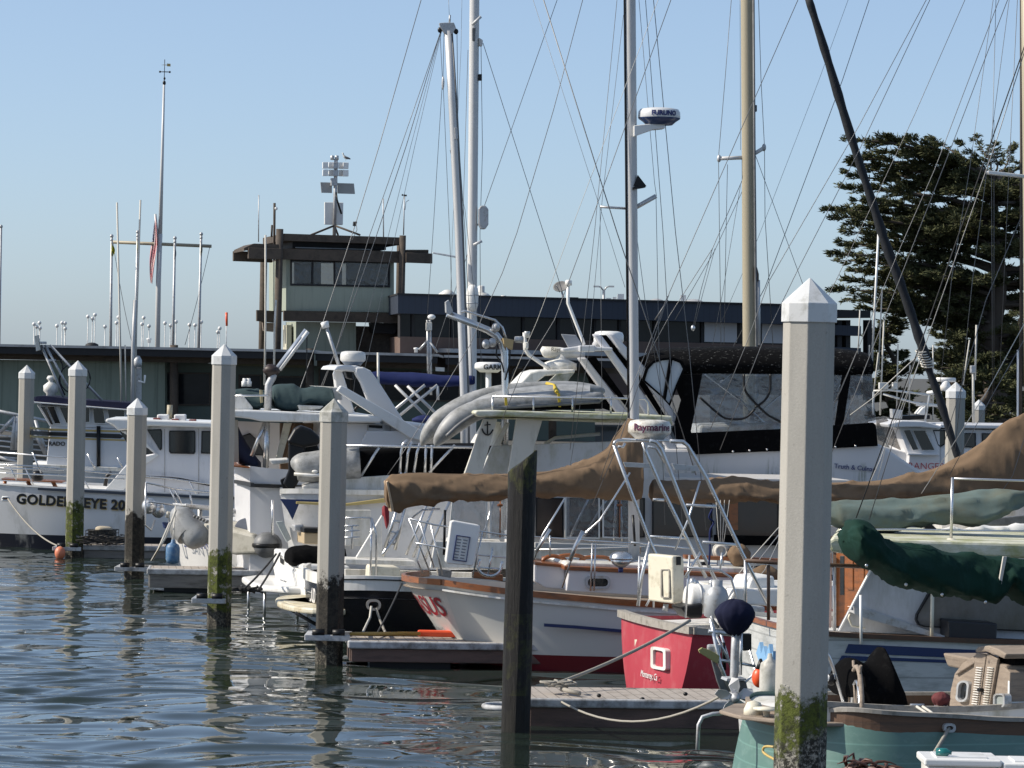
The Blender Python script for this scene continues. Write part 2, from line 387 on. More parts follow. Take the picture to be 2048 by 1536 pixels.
def pile_mat(name, c, moss_c, tide, seed, mossy, wetoff=.95, barn_hi=(.16, .145, .11)):
    m, nt, b = _nt(name); p = pos(nt)
    of = nt.nodes.new('ShaderNodeVectorMath'); of.operation = 'ADD'; of.inputs[1].default_value = (seed * 7.3, seed * 3.1, 0); nt.links.new(p, of.inputs[0]); q = of.outputs[0]
    f = _noise(nt, q, 2.2, 6, .7, (2.5, 2.5, .35)); o = _mix(nt, f, tuple(x * .6 for x in c), tuple(min(1, x * 1.25) for x in c))
    pit = _ramp(nt, _noise(nt, q, 16, 4, .6), .66, .72); o = _mix(nt, _math(nt, 'MULTIPLY', pit, .7), o, (.16, .15, .13))
    fine = _noise(nt, q, 60, 3, .7); o = _mix(nt, .38, o, _mix(nt, fine, tuple(x * .6 for x in c), tuple(min(1, x * 1.35) for x in c)))
    z = posz(nt); n1 = _noise(nt, q, 2.4, 6, .7); n2 = _noise(nt, q, 7, 6, .75)
    edge = _math(nt, 'ADD', z, _math(nt, 'MULTIPLY_ADD', n1, 1.1, -.55)); edge = _math(nt, 'ADD', edge, _math(nt, 'MULTIPLY_ADD', n2, .5, -.25))
    k = _ramp(nt, _math(nt, 'MULTIPLY_ADD', edge, -.5, .5 + tide * .5), .49, .53)
    patch = _ramp(nt, n2, .36 if mossy else .2, .46 if mossy else .35)
    gm = _mix(nt, _ramp(nt, _noise(nt, q, 14, 6, .75), .38, .6), tuple(x * .16 for x in moss_c), moss_c)
    o = _mix(nt, _math(nt, 'MULTIPLY', k, patch), o, gm)
    wet = _ramp(nt, _math(nt, 'MULTIPLY_ADD', edge, -.5, .5 + (tide - wetoff) * .5), .45, .52)
    barn = _mix(nt, _ramp(nt, _noise(nt, q, 24, 5, .8), .48, .62), (.022, .02, .015), barn_hi)
    o = _mix(nt, wet, o, barn)
    nt.links.new(o, b.inputs['Base Color']); b.inputs['Roughness'].default_value = .85
    bn = nt.nodes.new('ShaderNodeBump'); bn.inputs['Strength'].default_value = .6; bn.inputs['Distance'].default_value = .03
    hh = _math(nt, 'ADD', _math(nt, 'MULTIPLY', fine, .12), _math(nt, 'MULTIPLY', _math(nt, 'MULTIPLY', k, _noise(nt, q, 30, 5, .7)), 1.0)); nt.links.new(hh, bn.inputs['Height']); nt.links.new(bn.outputs[0], b.inputs['Normal'])
    return m
MOSS = (.085, .105, .009)
creo = None
def creosote():
    m, nt, b = _nt('creosoted_timber_pile'); p = pos(nt)
    f = _noise(nt, p, 8, 9, .8, (3, 3, .3)); o = _mix(nt, _ramp(nt, f, .52, .72), (.0045, .004, .0045), (.062, .057, .052))
    z = posz(nt); n2 = _noise(nt, p, 5, 6, .7)
    t1 = _ramp(nt, _math(nt, 'ADD', _math(nt, 'MULTIPLY', z, .3), _math(nt, 'MULTIPLY', n2, .22)), .89 + .09, 1.0); 
    mg = _mix(nt, _noise(nt, p, 22, 4, .7), (.03, .035, .006), (.12, .13, .02))
    top = _math(nt, 'MULTIPLY', _ramp(nt, _math(nt, 'MULTIPLY_ADD', n2, .36, _math(nt, 'MULTIPLY', z, .2)), .765, .80), _ramp(nt, _noise(nt, p, 9, 5, .7, (1, 1, .4)), .42, .58))
    o = _mix(nt, _math(nt, 'MULTIPLY', top, .85), o, mg)
    low = _math(nt, 'MULTIPLY', _ramp(nt, n2, .45, .6), _math(nt, 'LESS_THAN', _math(nt, 'ABSOLUTE', _math(nt, 'SUBTRACT', z, .95)), .5))
    o = _mix(nt, _math(nt, 'MULTIPLY', low, .5), o, mg)
    wet = _math(nt, 'LESS_THAN', _math(nt, 'ADD', z, _math(nt, 'MULTIPLY', n2, .3)), .42); o = _mix(nt, wet, o, (.012, .011, .008))
    nt.links.new(o, b.inputs['Base Color']); b.inputs['Roughness'].default_value = .7
    bn = nt.nodes.new('ShaderNodeBump'); bn.inputs['Strength'].default_value = 1; bn.inputs['Distance'].default_value = .09
    nt.links.new(f, bn.inputs['Height']); nt.links.new(bn.outputs[0], b.inputs['Normal']); return m
creo = creosote()
deckm = mat('dock_planks', (.36, .32, .28), .85, var=.2, sc_=6, dirt=((.18, .15, .12), .4, 5, None), planks=((.99, .12, 0), .145, .75))
dockw = mat('dock_timber', (.13, .085, .07), .85, var=.3, sc_=3, sv=(.7, .7, 5), dirt=((.05, .04, .035), .45, 3, (.5, .5, 3)), bump=.3, bsc=12)
dockg = mat('grey_dock_timber', (.20, .19, .175), .85, var=.25, sc_=3, sv=(.7, .7, 5), dirt=((.07, .065, .055), .45, 3, (.5, .5, 3)))
bumper = mat('dock_edge_vinyl', (.45, .46, .47), .6, var=.12, dirt=((.12, .11, .10), .5, 5, None))
def vinyl(name, tint=(.75, .78, .82), op=.45):
    m, nt, b = _nt(name); p = pos(nt); nt.nodes.remove(b); out = nt.nodes['Material Output']
    tr = nt.nodes.new('ShaderNodeBsdfTransparent'); gl = nt.nodes.new('ShaderNodeBsdfGlossy'); df = nt.nodes.new('ShaderNodeBsdfDiffuse')
    gl.inputs['Roughness'].default_value = .12; gl.inputs['Color'].default_value = (.8, .8, .8, 1); tr.inputs['Color'].default_value = (*tint, 1)
    df.inputs['Color'].default_value = (.26, .265, .28, 1)
    bn = nt.nodes.new('ShaderNodeBump'); bn.inputs['Strength'].default_value = .5; bn.inputs['Distance'].default_value = .05
    nt.links.new(_noise(nt, p, 4, 3, .5), bn.inputs['Height']); nt.links.new(bn.outputs[0], gl.inputs['Normal'])
    m1 = nt.nodes.new('ShaderNodeMixShader'); m2 = nt.nodes.new('ShaderNodeMixShader')
    cr = _ramp(nt, _noise(nt, p, 2.6, 8, .8, (1.5, 1, .8)), .5, .62); nt.links.new(_math(nt, 'MULTIPLY_ADD', cr, .16, op * .22), m1.inputs[0])
    nt.links.new(tr.outputs[0], m1.inputs[1]); nt.links.new(df.outputs[0], m1.inputs[2])
    fr = nt.nodes.new('ShaderNodeFresnel'); fr.inputs[0].default_value = 1.45; nt.links.new(bn.outputs[0], fr.inputs['Normal'])
    nt.links.new(_math(nt, 'ADD', fr.outputs[0], .04), m2.inputs[0]); nt.links.new(m1.outputs[0], m2.inputs[1]); nt.links.new(gl.outputs[0], m2.inputs[2])
    nt.links.new(m2.outputs[0], out.inputs[0]); return m
clear = vinyl('clear_vinyl')
clear_b = vinyl('smoked_vinyl', (.5, .48, .46), .3)
def water_mat():
    m, nt, b = _nt('harbour_water'); p = pos(nt)
    b.inputs['Base Color'].default_value = (.016, .024, .019, 1); b.inputs['Roughness'].default_value = .02; b.inputs['IOR'].default_value = 1.38
    bn = nt.nodes.new('ShaderNodeBump'); bn.inputs['Strength'].default_value = .07; bn.inputs['Distance'].default_value = .02
    nt.links.new(_noise(nt, p, 5, 3, .5, (.6, 1, 1)), bn.inputs['Height']); nt.links.new(bn.outputs[0], b.inputs['Normal']); return m
foliage_m = mat('cypress_foliage', (.078, .084, .040), .8, var=.5, sc_=1.6, spec=.15)
bark = mat('cypress_bark', (.085, .068, .055), .9, var=.3, sc_=4, sv=(1, 1, .3), bump=.4, bsc=12)
ground_m = mat('asphalt_and_soil', (.07, .068, .06), .9, var=.3, sc_=.5)
# ------------------------------------------------------------------ water and land
def build_water():
    def steps(lo, hi, d, far, g=1.35):
        c = list(np.arange(lo, hi, d)); a = []; s_ = d; x = lo
        while x > -far: s_ *= g; x -= s_; a.append(x)
        b = []; s_ = d; x = c[-1]
        while x < far: s_ *= g; x += s_; b.append(x)
        return np.array(a[::-1] + c + b)
    xs = steps(-13, 5, .052, 3000); ya = list(np.arange(33, 62, .05)) + list(np.arange(62, 100, .1)); ys = steps(33, 34, .065, 300)
    low = [y for y in ys if y < 33]; hi = []; y = ya[-1]; s_ = .13
    while y < 5000: s_ *= 1.3; y += s_; hi.append(y)
    ys = np.array(low + ya + hi)
    X, Y = np.meshgrid(xs, ys); Z = np.zeros_like(X); rg = np.random.RandomState(4)
    def wob(k, n=6):
        o = np.zeros_like(X)
        for _ in range(n):
            a = rg.uniform(0, 6.28); o += np.sin((X * math.cos(a) + Y * math.sin(a)) * 6.283 / (k * rg.uniform(.6, 1.7)) + rg.uniform(0, 6.28))
        return o / math.sqrt(n / 2)
    near = np.clip((75 - Y) / 30, 0, 1); dx = wob(5) * .35; dy = wob(4) * .3
    m1 = .85 + .22 * wob(9); m2 = np.clip(.55 + .45 * wob(6), .08, 1.5)
    calm = np.clip((X + 5.0) / 4.0, 0, 1); calm = calm * calm * (3 - 2 * calm)
    for i in range(60):
        lam = math.exp(rg.uniform(math.log(.22), math.log(1.6))); a = rg.normal(0, .55) + math.pi / 2 + .12
        s_ = .0195 * (1.05 if lam > .8 else .9); m = m1 if lam > .8 else m2
        Z += (1 - (.55 if lam < .7 else .2) * calm) * m * s_ * lam / 6.283 * np.sin(((X + dx) * math.cos(a) + (Y + dy) * math.sin(a)) * 6.283 / lam + rg.uniform(0, 6.28))
    fade = np.clip((120 - np.abs(Y)) / 40, 0, 1) * np.clip((60 - np.abs(X)) / 30, 0, 1); Z *= fade
    ny, nx = X.shape; me = bpy.data.meshes.new('water'); me.vertices.add(nx * ny)
    me.vertices.foreach_set('co', np.stack([X, Y, Z], -1).astype(np.float32).ravel())
    i = np.arange(ny - 1)[:, None] * nx + np.arange(nx - 1)[None, :]
    q = np.stack([i, i + 1, i + 1 + nx, i + nx], -1).reshape(-1)
    nf = len(q) // 4; me.loops.add(len(q)); me.loops.foreach_set('vertex_index', q.astype(np.int32)); me.polygons.add(nf)
    me.polygons.foreach_set('loop_start', np.arange(0, len(q), 4, dtype=np.int32)); me.polygons.foreach_set('loop_total', np.full(nf, 4, dtype=np.int32))
    me.polygons.foreach_set('use_smooth', np.ones(nf, dtype=bool)); me.update(calc_edges=True); me.validate()
    me.materials.append(water_mat()); o = bpy.data.objects.new('water', me); col.objects.link(o); o['kind'] = 'structure'
build_water()
GZ = 1.7
m_ = MB(); m_.prism([(-3000, 119, -1), (3000, 119, -1), (3000, 119, GZ), (-3000, 119, GZ)], (0, 5000, 0)); m_.build('shore_ground', ground_m, kind='structure')

# ------------------------------------------------------------------ piles
pile_m = {k: pile_mat('concrete_pile_' + k, (.37, .355, .32), MOSS, t, i, ms, .42 if k == 'tall' else .95, (.36, .34, .29) if k == 'tall' else (.16, .145, .11)) for i, (k, t, ms) in enumerate((('mossy', 1.22, True), ('dark', 1.35, False), ('tall', 1.95, True)))}
DARK = (.035, .03, .022)
pile_m['dark'] = pile_mat('concrete_pile_stained', (.34, .325, .29), DARK, 1.3, 5, False)
PILES = [
 ('pale concrete mooring pile with moss at its foot, tallest and nearest of all', 1620, 556, 27, 84, 'tall', capw),
 ('concrete mooring pile with a dirty stained cap beside the black hulled boat', 668.5, 797, 51, 52, 'dark', capdirty),
 ('concrete mooring pile with thick green moss beside the grey dinghy', 449, 688, 58, 39, 'mossy', capw),
 ('concrete mooring pile with dark tide stain beside the blue fender', 275, 796, 70, 33, 'dark', capw),
 ('concrete mooring pile standing across the Golden Eye name', 156, 721, 77, 30, 'mossy', capw),
 ('concrete mooring pile beside the metal gangway', 54, 730, 88, 27, 'dark', capw),
 ('concrete mooring pile behind the furled navy jib', 1912, 764, 74, 33, 'dark', capw),
 ('small far concrete mooring pile near the cypress trees', 1958, 799, 115, 24, 'dark', capw)]
def make_pile(label, px, py, Y, capu, mk, cm):
    tip = P(px, py, Y); r = .205 * (1 if Y > 30 else 1.0); a0 = R(-7 + 180)
    x, y = tip.x, tip.y
    t = thing('mooring_pile', label, 'pile', (x, y, 0), 'concrete mooring piles')
    def ring(rr, z): return [Vector((x + rr * math.cos(a0 + k * math.pi / 4), y + rr * math.sin(a0 + k * math.pi / 4), z)) for k in range(8)]
    k = Y / F; zs = tip.z - .345 * .58; zc = zs - .15
    b = MB(); n = 24; b.loft([ring(r * (1 + .045 * (1 - i / n)), lerp(-2.5, zc + .02, i / n)) for i in range(n + 1)], True, True, False)
    b.build('shaft', pile_m[mk], t, bevel=.008)
    c = MB(); c.loft([ring(r * 1.075, zc), ring(r * 1.07, zs), ring(.006, tip.z)], True, True, False); c.build('cap', cm, t, bevel=.008)
    return t
for p in PILES: make_pile(*p)
# creosoted timber pile
def wood_pile():
    b = P(1031, 1462, 42); top = P(1049, 905, 42); x, y = b.x, b.y
    o = MB(); rings = []; n = 40; seg = 20
    for i in range(n + 1):
        z = lerp(-1.5, 1, i / n)
        rings.append([])
        for k in range(seg):
            a = k / seg * 6.2832; f = i / n
            ztop = top.z - .11 + .14 * math.cos(a) + .05 * noise.noise(Vector((math.cos(a) * 3, math.sin(a) * 3, 5)))
            zz = lerp(-1.5, ztop, f); rr = .178 * (1 - .03 * f) * (1 + .06 * noise.noise(Vector((math.cos(a) * 2, math.sin(a) * 2, zz * .7))) + .02 * noise.noise(Vector((math.cos(a) * 6, math.sin(a) * 6, zz * 2))))
            rings[-1].append(Vector((x + (top.x - x) * .6 * max(0, zz) / 4.3 + rr * math.cos(a), y + rr * math.sin(a), zz)))
    o.loft(rings)
    t = o.build('timber_pile', creo); tag(t, 'blackened creosoted timber pile with a slanting mossy top', 'pile')
wood_pile()
# ------------------------------------------------------------------ floating docks
def dock(px0, px1, pytop, Y, w, label, yaw=4, h=.34, dm=deckm, fm=dockw, em=bumper, zt=None):
    pl = Pl(px0, Y, yaw); a = pl.at(px0, pytop, 0); z = a.z; b = pl.atz(px1, z, 0); L = (b - a).length
    t = thing('finger_dock', label, 'dock', a, 'floating finger docks')
    ax, n = pl.ax, pl.n
    def bx(x0, x1, o0, o1, z0, z1, name, m, bev=.012):
        q = MB(); q.prism([a + ax * x0 + n * o0 + Vector((0, 0, z0)), a + ax * x1 + n * o0 + Vector((0, 0, z0)), a + ax * x1 + n * o0 + Vector((0, 0, z1)), a + ax * x0 + n * o0 + Vector((0, 0, z1))], n * (o1 - o0)); q.build(name, m, t, bevel=bev)
    bx(0, L, .03, w - .03, -.06, .0, 'deck', dm)
    bx(.02, L, .0, .05, -h, -.10, 'fascia_board', fm); bx(.0, .05, .06, w - .06, -h, -.10, 'end_board', fm)
    bx(.05, L, w - .05, w, -h, -.10, 'fascia_board', fm)
    bx(-.03, L, -.045, .03, -.10, .012, 'edge_strip', em, .02); bx(-.03, .03, .032, w - .032, -.098, .010, 'edge_strip', em, .02)
    for k in range(int(L / 2.2) + 1):
        q = MB(); c = a + ax * (k * 2.2 + .9) + n * (w / 2); q.prism([c - ax * .6 - n * w * .4 + Vector((0, 0, -.72)), c + ax * .6 - n * w * .4 + Vector((0, 0, -.72)), c + ax * .6 - n * w * .4 + Vector((0, 0, -h * .9)), c - ax * .6 - n * w * .4 + Vector((0, 0, -h * .9))], n * w * .8); q.build('float', black_p, t)
    return pl, t
dock(1057, 1640, 1398, 42.6, 1.7, 'planked finger dock in front of the red boat', 5, .42)
dock(700, 1250, 1283, 50.5, 1.1, 'finger dock lying along the black hulled boat', 5, .3)
dock(297, 800, 1138, 66, 1.2, 'finger dock under the blue fender', 4, .36, fm=dockg)
dock(166, 330, 1091, 77, 1.2, 'finger dock carrying the wire crab trap', 4, .28, fm=dockg)
# pile guides
def guide(x0, x1, py, Y, label, m=galv, hoop=False):
    a, b = P(x0, py, Y), P(x1, py, Y); b.z = a.z; t = thing('pile_guide', label, 'pile guide', a, 'pile guides on the docks')
    q = MB()
    if hoop:
        c = a.lerp(b, .36); L = (b - a).length
        pts = [b + Vector((0, -.24, 0)), Vector((a.x + .27, a.y - .27, a.z))] + [Vector((a.x + .27 - .27 * math.cos(k), a.y - .27 * math.sin(-k), a.z)) for k in [i * .35 - 1.4 for i in range(9)]] + [Vector((a.x + .27, a.y + .27, a.z)), b + Vector((0, .24, 0))]
        q.tube(pts, .035, 8); q.build('hoop', m, t)
    else:
        d = .36
        q.prism([a + Vector((0, -d, -.04)), b + Vector((0, -d, -.04)), b + Vector((0, -d, .05)), a + Vector((0, -d, .05))], (0, .07, 0))
        q.prism([a + Vector((0, d, -.04)), b + Vector((0, d, -.04)), b + Vector((0, d, .05)), a + Vector((0, d, .05))], (0, .07, 0))
        q.prism([a + Vector((-.002, -d + .002, -.038)), a + Vector((.1, -d + .002, -.038)), a + Vector((.1, -d + .002, .048)), a + Vector((-.002, -d + .002, .048))], (0, 2 * d, 0)); q.build('bracket', m, t, bevel=.01)
        for u, nm in ((.3, 'roller'), (.75, 'roller')):
            c = a.lerp(b, u) + Vector((0, -d + .04, .08)); k = MB(); k.lathe(c - Vector((.09, 0, 0)), [(.0, 0), (.055, 0), (.055, .18), (0, .18)], 12, Vector((1, 0, 0))); k.build(nm, black_p, t)
guide(109, 166, 1096, 77, 'grey pile guide beside the orange buoy'); guide(233, 300, 1136, 70, 'pale pile guide on the dark stained pile', bumper)
guide(387, 455, 1199, 58, 'grey pile guide sticking out of the mossiest pile'); guide(612, 702, 1272, 51, 'pale pile guide round the pile with a dirty cap', bumper)
guide(968, 1060, 1412, 42.4, 'pale hoop guide round the black timber pile', bumper, True)

# ------------------------------------------------------------------ low green building
def low_building():
    pl = Pl(300, 131, .6); t = thing('low_building', 'low green building with a long black eave behind the moored boats', 'building', P(300, 850, 131))
    q = MB(); slab(pl, [(-220, 716), (330, 724), (330, 1005), (-220, 1000)], .6, 22, q); q.build('wall', siding, t)
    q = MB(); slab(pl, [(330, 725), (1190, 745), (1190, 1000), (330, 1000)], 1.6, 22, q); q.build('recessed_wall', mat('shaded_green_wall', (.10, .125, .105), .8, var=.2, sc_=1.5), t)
    for x0, x1, y0, y1, o in ((-260, 626, 683, 700, -.9), (628, 876, 702, 708, -.6), (888, 1240, 710, 717.5, -.4)):
        q = MB(); s_ = .0195
        slab(pl, [(x0, y0), (x1, y1), (x1, y1 + 5), (x0, y0 + 5)], o - .06, 23, q); q.build('roof', roofw, t)
        q = MB(); slab(pl, [(x0 + 3, y0 + 5.2), (x1 - 1, y1 + 5.2), (x1 - 1, y1 + 19), (x0 + 3, y0 + 19)], o, o + .3, q); q.build('fascia', fascia, t)
        q = MB(); slab(pl, [(x0 + 6, y0 + 19), (x1 - 2, y1 + 19), (x1 - 2, y1 + 30), (x0 + 6, y0 + 31)], o + .9, o + 1.3, q); q.build('beam', timber, t)
    for x, y0, y1, w in ((348, 690, 850, 17), (620, 697, 860, 17), (1105, 718, 820, 12)):
        q = MB(); b = pl.at(x, y1 + 60, .2); a = pl.at(x, y0, .2); q.tube([b, a], .16, 10); q.build('post', timber, t)
    for (x0, y0, x1, y1) in ((330, 748, 345, 800), (357, 748, 418, 808), (480, 752, 520, 800), (530, 755, 610, 800), (640, 740, 700, 800), (705, 742, 760, 800), (770, 745, 840, 800), (850, 747, 920, 800), (985, 748, 1060, 800)):
        w = MB(); frame(pl, [(x0 - 3, y0 - 3), (x1 + 3, y0 - 3), (x1 + 3, y1 + 3), (x0 - 3, y1 + 3)], [(x0, y0), (x1, y0), (x1, y1), (x0, y1)], 1.5, 1.7, w); w = w.build('window', timber, t)
        g = MB(); slab(pl, [(x0, y0), (x1, y0), (x1, y1), (x0, y1)], 1.54, 1.58, g); ORG[w.name] = ORG[t.name]; g.build('pane', glass_b, w)
    q = MB(); slab(pl, [(472, 717), (612, 722), (612, 736), (472, 731)], 1.3, 1.5, q); q.build('clerestory', mat('mottled_clerestory', (.14, .14, .09), .8, var=.8, sc_=9), t)
    q = MB(); slab(pl, [(871, 734), (889, 735), (889, 743), (871, 742)], -.2, -.1, q); q.build('notice_board', white, t)
low_building()
# roof fittings of the low building
for x, y, lab in ((298, 683, 'small white roof vent by the flagpoles'), (832, 702, 'pale roof vent on the eave near the weather station')):
    q = MB(); q.lathe(P(x, y + 3, 134), [(0, 0), (.07, 0), (.07, .12), (.1, .13), (.1, .18), (0, .2)], 12); tag(q.build('roof_vent', white), lab, 'vent', 'roof vents')
q = MB(); q.lathe(P(184, 690, 136), [(.28, -.1), (.25, .03), (.12, .09), (0, .1)], 16); tag(q.build('roof_vent', fascia), 'black domed roof vent on the low building', 'vent', 'roof vents')

# ------------------------------------------------------------------ lookout tower
def tower():
    siding = mat('tower_siding', (.30, .33, .27), .8, var=.1, sc_=2, sv=(5, 5, .25), dirt=((.2, .23, .19), .3, 2, (3, 3, .2)))
    pl = Pl(680, 157, 13); t = thing('lookout_tower', 'timber lookout tower with a green glazed cabin', 'tower', P(680, 905, 159))
    def s_(name, m, pts, o0, o1, bev=0): q = MB(); slab(pl, pts, o0, o1, q); return q.build(name, m, t, bevel=bev)
    s_('cabin', siding, [(572, 571), (788, 575), (788, 625), (572, 621)], 0, 5)
    s_('cabin', siding, [(572, 519), (581, 519.3), (581, 571), (572, 571)], .01, 5); s_('cabin', siding, [(780, 523), (788, 523.5), (788, 575), (780, 575)], .01, .4)
    w = frame(pl, [(581, 520), (780, 524), (780, 575), (581, 571)], [(584, 523), (777, 527), (777, 571), (584, 567)], -.05, .12).build('window', fascia, t); ORG[w.name] = ORG[t.name]
    slab(pl, [(584, 523), (777, 527), (777, 571), (584, 567)], .03, .06).build('pane', clear_b, w)
    slab(pl, [(727, 528), (776, 529), (776, 570), (727, 568)], .2, .3).build('blind', blind, w)
    for x in (624, 668): slab(pl, [(x, 524), (x + 3, 524), (x + 3, 568), (x, 568)], -.06, .1).build('mullion', fascia, w)
    s_('cabin_back', mat('dim_interior_wall', (.06, .065, .06), .8), [(590, 523), (642, 524), (642, 571), (590, 570)], 4.6, 4.9); s_('cabin_back', fascia, [(672, 525), (684, 525), (684, 571), (672, 571)], 4.6, 4.9); s_('cabin_back', fascia, [(694, 525), (788, 527), (788, 573), (694, 571)], 4.6, 4.9)
    s_('ceiling', timber, [(572, 516), (800, 520), (800, 523), (572, 519)], .02, 5)
    # side window strip of the lit side
    sp = pl.at(572, 545, 0); q = MB(); b0 = pl.at(572, 523, .9); b1 = pl.at(572, 565, .9)
    q.prism([pl.at(571.6, 522, .5), pl.at(571.6, 566, .5), pl.at(571.6, 566, .5) + pl.n * 3.6, pl.at(571.6, 522, .5) + pl.n * 3.6], -pl.ax * .04); q.build('side_window', glass_b, t)
    s_('roof_box', timber, [(567, 467), (807, 475), (807, 489), (567, 481)], -.7, 5.4); s_('roof_box', fascia, [(585, 483), (772, 488), (772, 500), (585, 496)], .1, 4.8)
    s_('ledge', roofw, [(592, 494), (742, 498), (742, 500), (592, 496)], -.15, .08)
    s_('beam', timber, [(563, 497), (812, 503), (812, 526), (563, 518)], -.55, -.2); s_('beam', timber, [(563, 500), (812, 506), (812, 521), (563, 516)], 4.9, 5.3)
    for o in (-1, 2.0):
        s_('eave_beam', timber, [(497, 495), (563, 497), (563, 519), (497, 517)], o, o + .3, .02); s_('eave_beam', timber, [(812, 505), (865, 507), (865, 527), (812, 525)], o, o + .3, .02)
    s_('eave_beam', timber, [(467, 502), (545, 504), (545, 525), (467, 522)], 2.2, 2.5, .02)
    q = MB(); slab(pl, [(488, 496), (508, 487), (563, 489), (563, 498), (508, 497), (488, 502)], -.9, 2.2, q); q.build('roof', timber, t)
    q = MB(); slab(pl, [(812, 500), (857, 502), (857, 507), (812, 505)], -.8, 4.6, q); q.build('roof', timber, t)
    q = MB()
    for k in range(14): a = pl.at(815 + 3.1 * k, 501.2, -.85); q.tube([a, a + pl.n * 5.2], .05, 5)
    q.build('roof_rib', timber, t, kind='stuff')
    for x, o, y0, r in ((528, 3.6, 500, .17), (559.5, -.75, 458, .17), (805.5, -.75, 471, .155), (800, 5.5, 476, .15)):
        q = MB(); a = pl.at(x, y0, o); q.tube([Vector((a.x, a.y, GZ - .1)), a], r, 10); q.build('post', timber, t)
    s_('lower_beam', timber, [(514, 620), (553, 622), (553, 646), (514, 642)], 1.6, 1.9); s_('lower_beam', timber, [(568, 621), (797, 627), (797, 646), (568, 642)], -.35, -.05); s_('lower_beam', timber, [(568, 626), (797, 631), (797, 643), (568, 640)], 3.5, 3.8)
    s_('stem', siding, [(592, 643), (712, 645), (712, 760), (592, 760)], .5, 3.4)
    s_('stem_side', tower_cream, [(573, 650), (583, 650), (583, 760), (573, 760)], 1.2, 2.2)
    s_('mural_panel', mural, [(712, 652), (792, 654), (792, 715), (712, 715)], 1.6, 1.75)
    a = pl.at(775, 640, .8); q = MB(); slab(pl, [(745, 645), (797, 647), (790, 668), (748, 666)], .2, 1.2, q); q.build('bracket', fascia, t)
    q = MB(); slab(pl, [(525, 645), (551, 646), (549, 664), (527, 662)], 2, 2.2, q); q.build('plank', teak, t)
    return pl
tpl = tower()
def siren():
    c = tpl.at(669, 470, 2.2); k = 157 / F * 1.012; t = thing('siren_mast', 'siren mast with white horns and flat panels on the tower roof', 'siren', c)
    def at(px, py, o=2.2): return tpl.at(px, py, o)
    MB().tube([at(668.5, 472), at(672, 318)], .085, 8).build('pole', galv, t)
    for x in (622, 720):
        MB().tube([at(669, 451), at(x, 470, 1.2)], .05, 6).build('brace', timber, t)
    MB().tube([at(669, 451), at(676, 470, 3.4)], .05, 6).build('brace', timber, t)
    for r_ in (0, 1):
        for i, x in enumerate((651, 663, 672, 684, 692)):
            y = 324 + r_ * 15 + i * .2; q = MB(); a = at(x - 5.5, y, 1.9 + .25 * (i % 2)); b = at(x + 5.5, y, 1.9 + .25 * (i % 2)); h = Vector((0, 0, -.3))
            q.prism([a, b, b + h, a + h], tpl.n * .12); o = q.build('horn', white if i != 2 else galv, t, bevel=.02)
            MB().tube([(a + b) / 2 + h / 2 + tpl.n * .1, (a + b) / 2 + h / 2 + tpl.n * .5], [.12, .05], 8).build('horn_throat', galv, o) if not ORG.__setitem__(o.name, ORG[t.name]) else 0
    for x in (664.5, 673.5): MB().lathe(at(x, 320), [(0, 0), (.09, 0), (.09, .2), (0, .22)], 10).build('driver', galv, t)
    q = MB(); slab(tpl, [(663, 356), (675, 356), (675, 371), (663, 371)], 2.0, 2.3, q); q.build('junction_box', galv, t)
    q = MB(); slab(tpl, [(641, 364.5), (664, 365), (664, 386), (643, 385.5)], 2.3, 2.36, q); slab(tpl, [(675, 366), (708, 367), (710, 388), (675, 387)], 2.3, 2.36, q); q.build('solar_panel', mat('panel_back', (.34, .34, .33), .6), t)
    q = MB(); slab(tpl, [(649, 404), (687, 405), (686, 450), (649, 449)], 2.4, 2.52, q); q.build('flat_antenna', white, t, bevel=.03)
    MB().tube([at(672, 385, 2.1), at(674, 400, 2.0), at(683, 428, 2.0)], .05, 6).build('cable', black_p, t)
siren()
def gull(px, py, Y):
    c = P(px, py, Y); k = Y / F; q = MB()
    spine = [(-7.2, -3.2, .2), (-4.5, -2.8, .7), (-1.5, -2.6, 1.9), (1.5, -.9, 2.7), (4, 1.2, 2.6), (6, 3.8, 1.8), (6.8, 5.8, 1.35), (7.0, 7.2, 1.7), (7.6, 8.2, 1.4), (9, 8.3, .5), (10.4, 8.0, .12)]
    rings = []
    for i, (x, z, r) in enumerate(spine):
        a = spine[max(i - 1, 0)]; b = spine[min(i + 1, len(spine) - 1)]; d = Vector((b[0] - a[0], 0, b[1] - a[1])).normalized(); u = Vector((-d.z, 0, d.x))
        rings.append([c + (Vector((x, 0, z)) + u * r * math.cos(t) + Vector((0, 1, 0)) * r * .85 * math.sin(t)) * Vector((-1, 1, 1)) .x * 0 + Vector((-(x + u.x * r * math.cos(t)), r * .85 * math.sin(t), z + u.z * r * math.cos(t))) * k for t in [j / 10 * 6.2832 for j in range(10)]])
    q.loft(rings); o = q.build('seagull', mat('gull_white_feathers', (.6, .6, .58), .7)); tag(o, 'white and grey seagull perched on the siren mast', 'bird'); ORG[o.name] = Vector()
    for s in (-1, 1):
        q = MB(); q.ell(c + Vector((1.8 * k, s * 2 * k, -1.2 * k)), (6.6 * k, .7 * k, 2.1 * k), 10, 7, lambda p: Vector((p.x, p.y, p.z - p.x * .33))); q.build('wing', mat('gull_grey_feathers', (.10, .10, .11), .7), o)
        MB().tube([c + Vector((-1.5 * k, s * .8 * k, -2 * k)), c + Vector((-1.5 * k, s * .8 * k, -7 * k))], .25 * k, 5).build('leg', yellow, o)
gull(693, 314.5, 158.4)
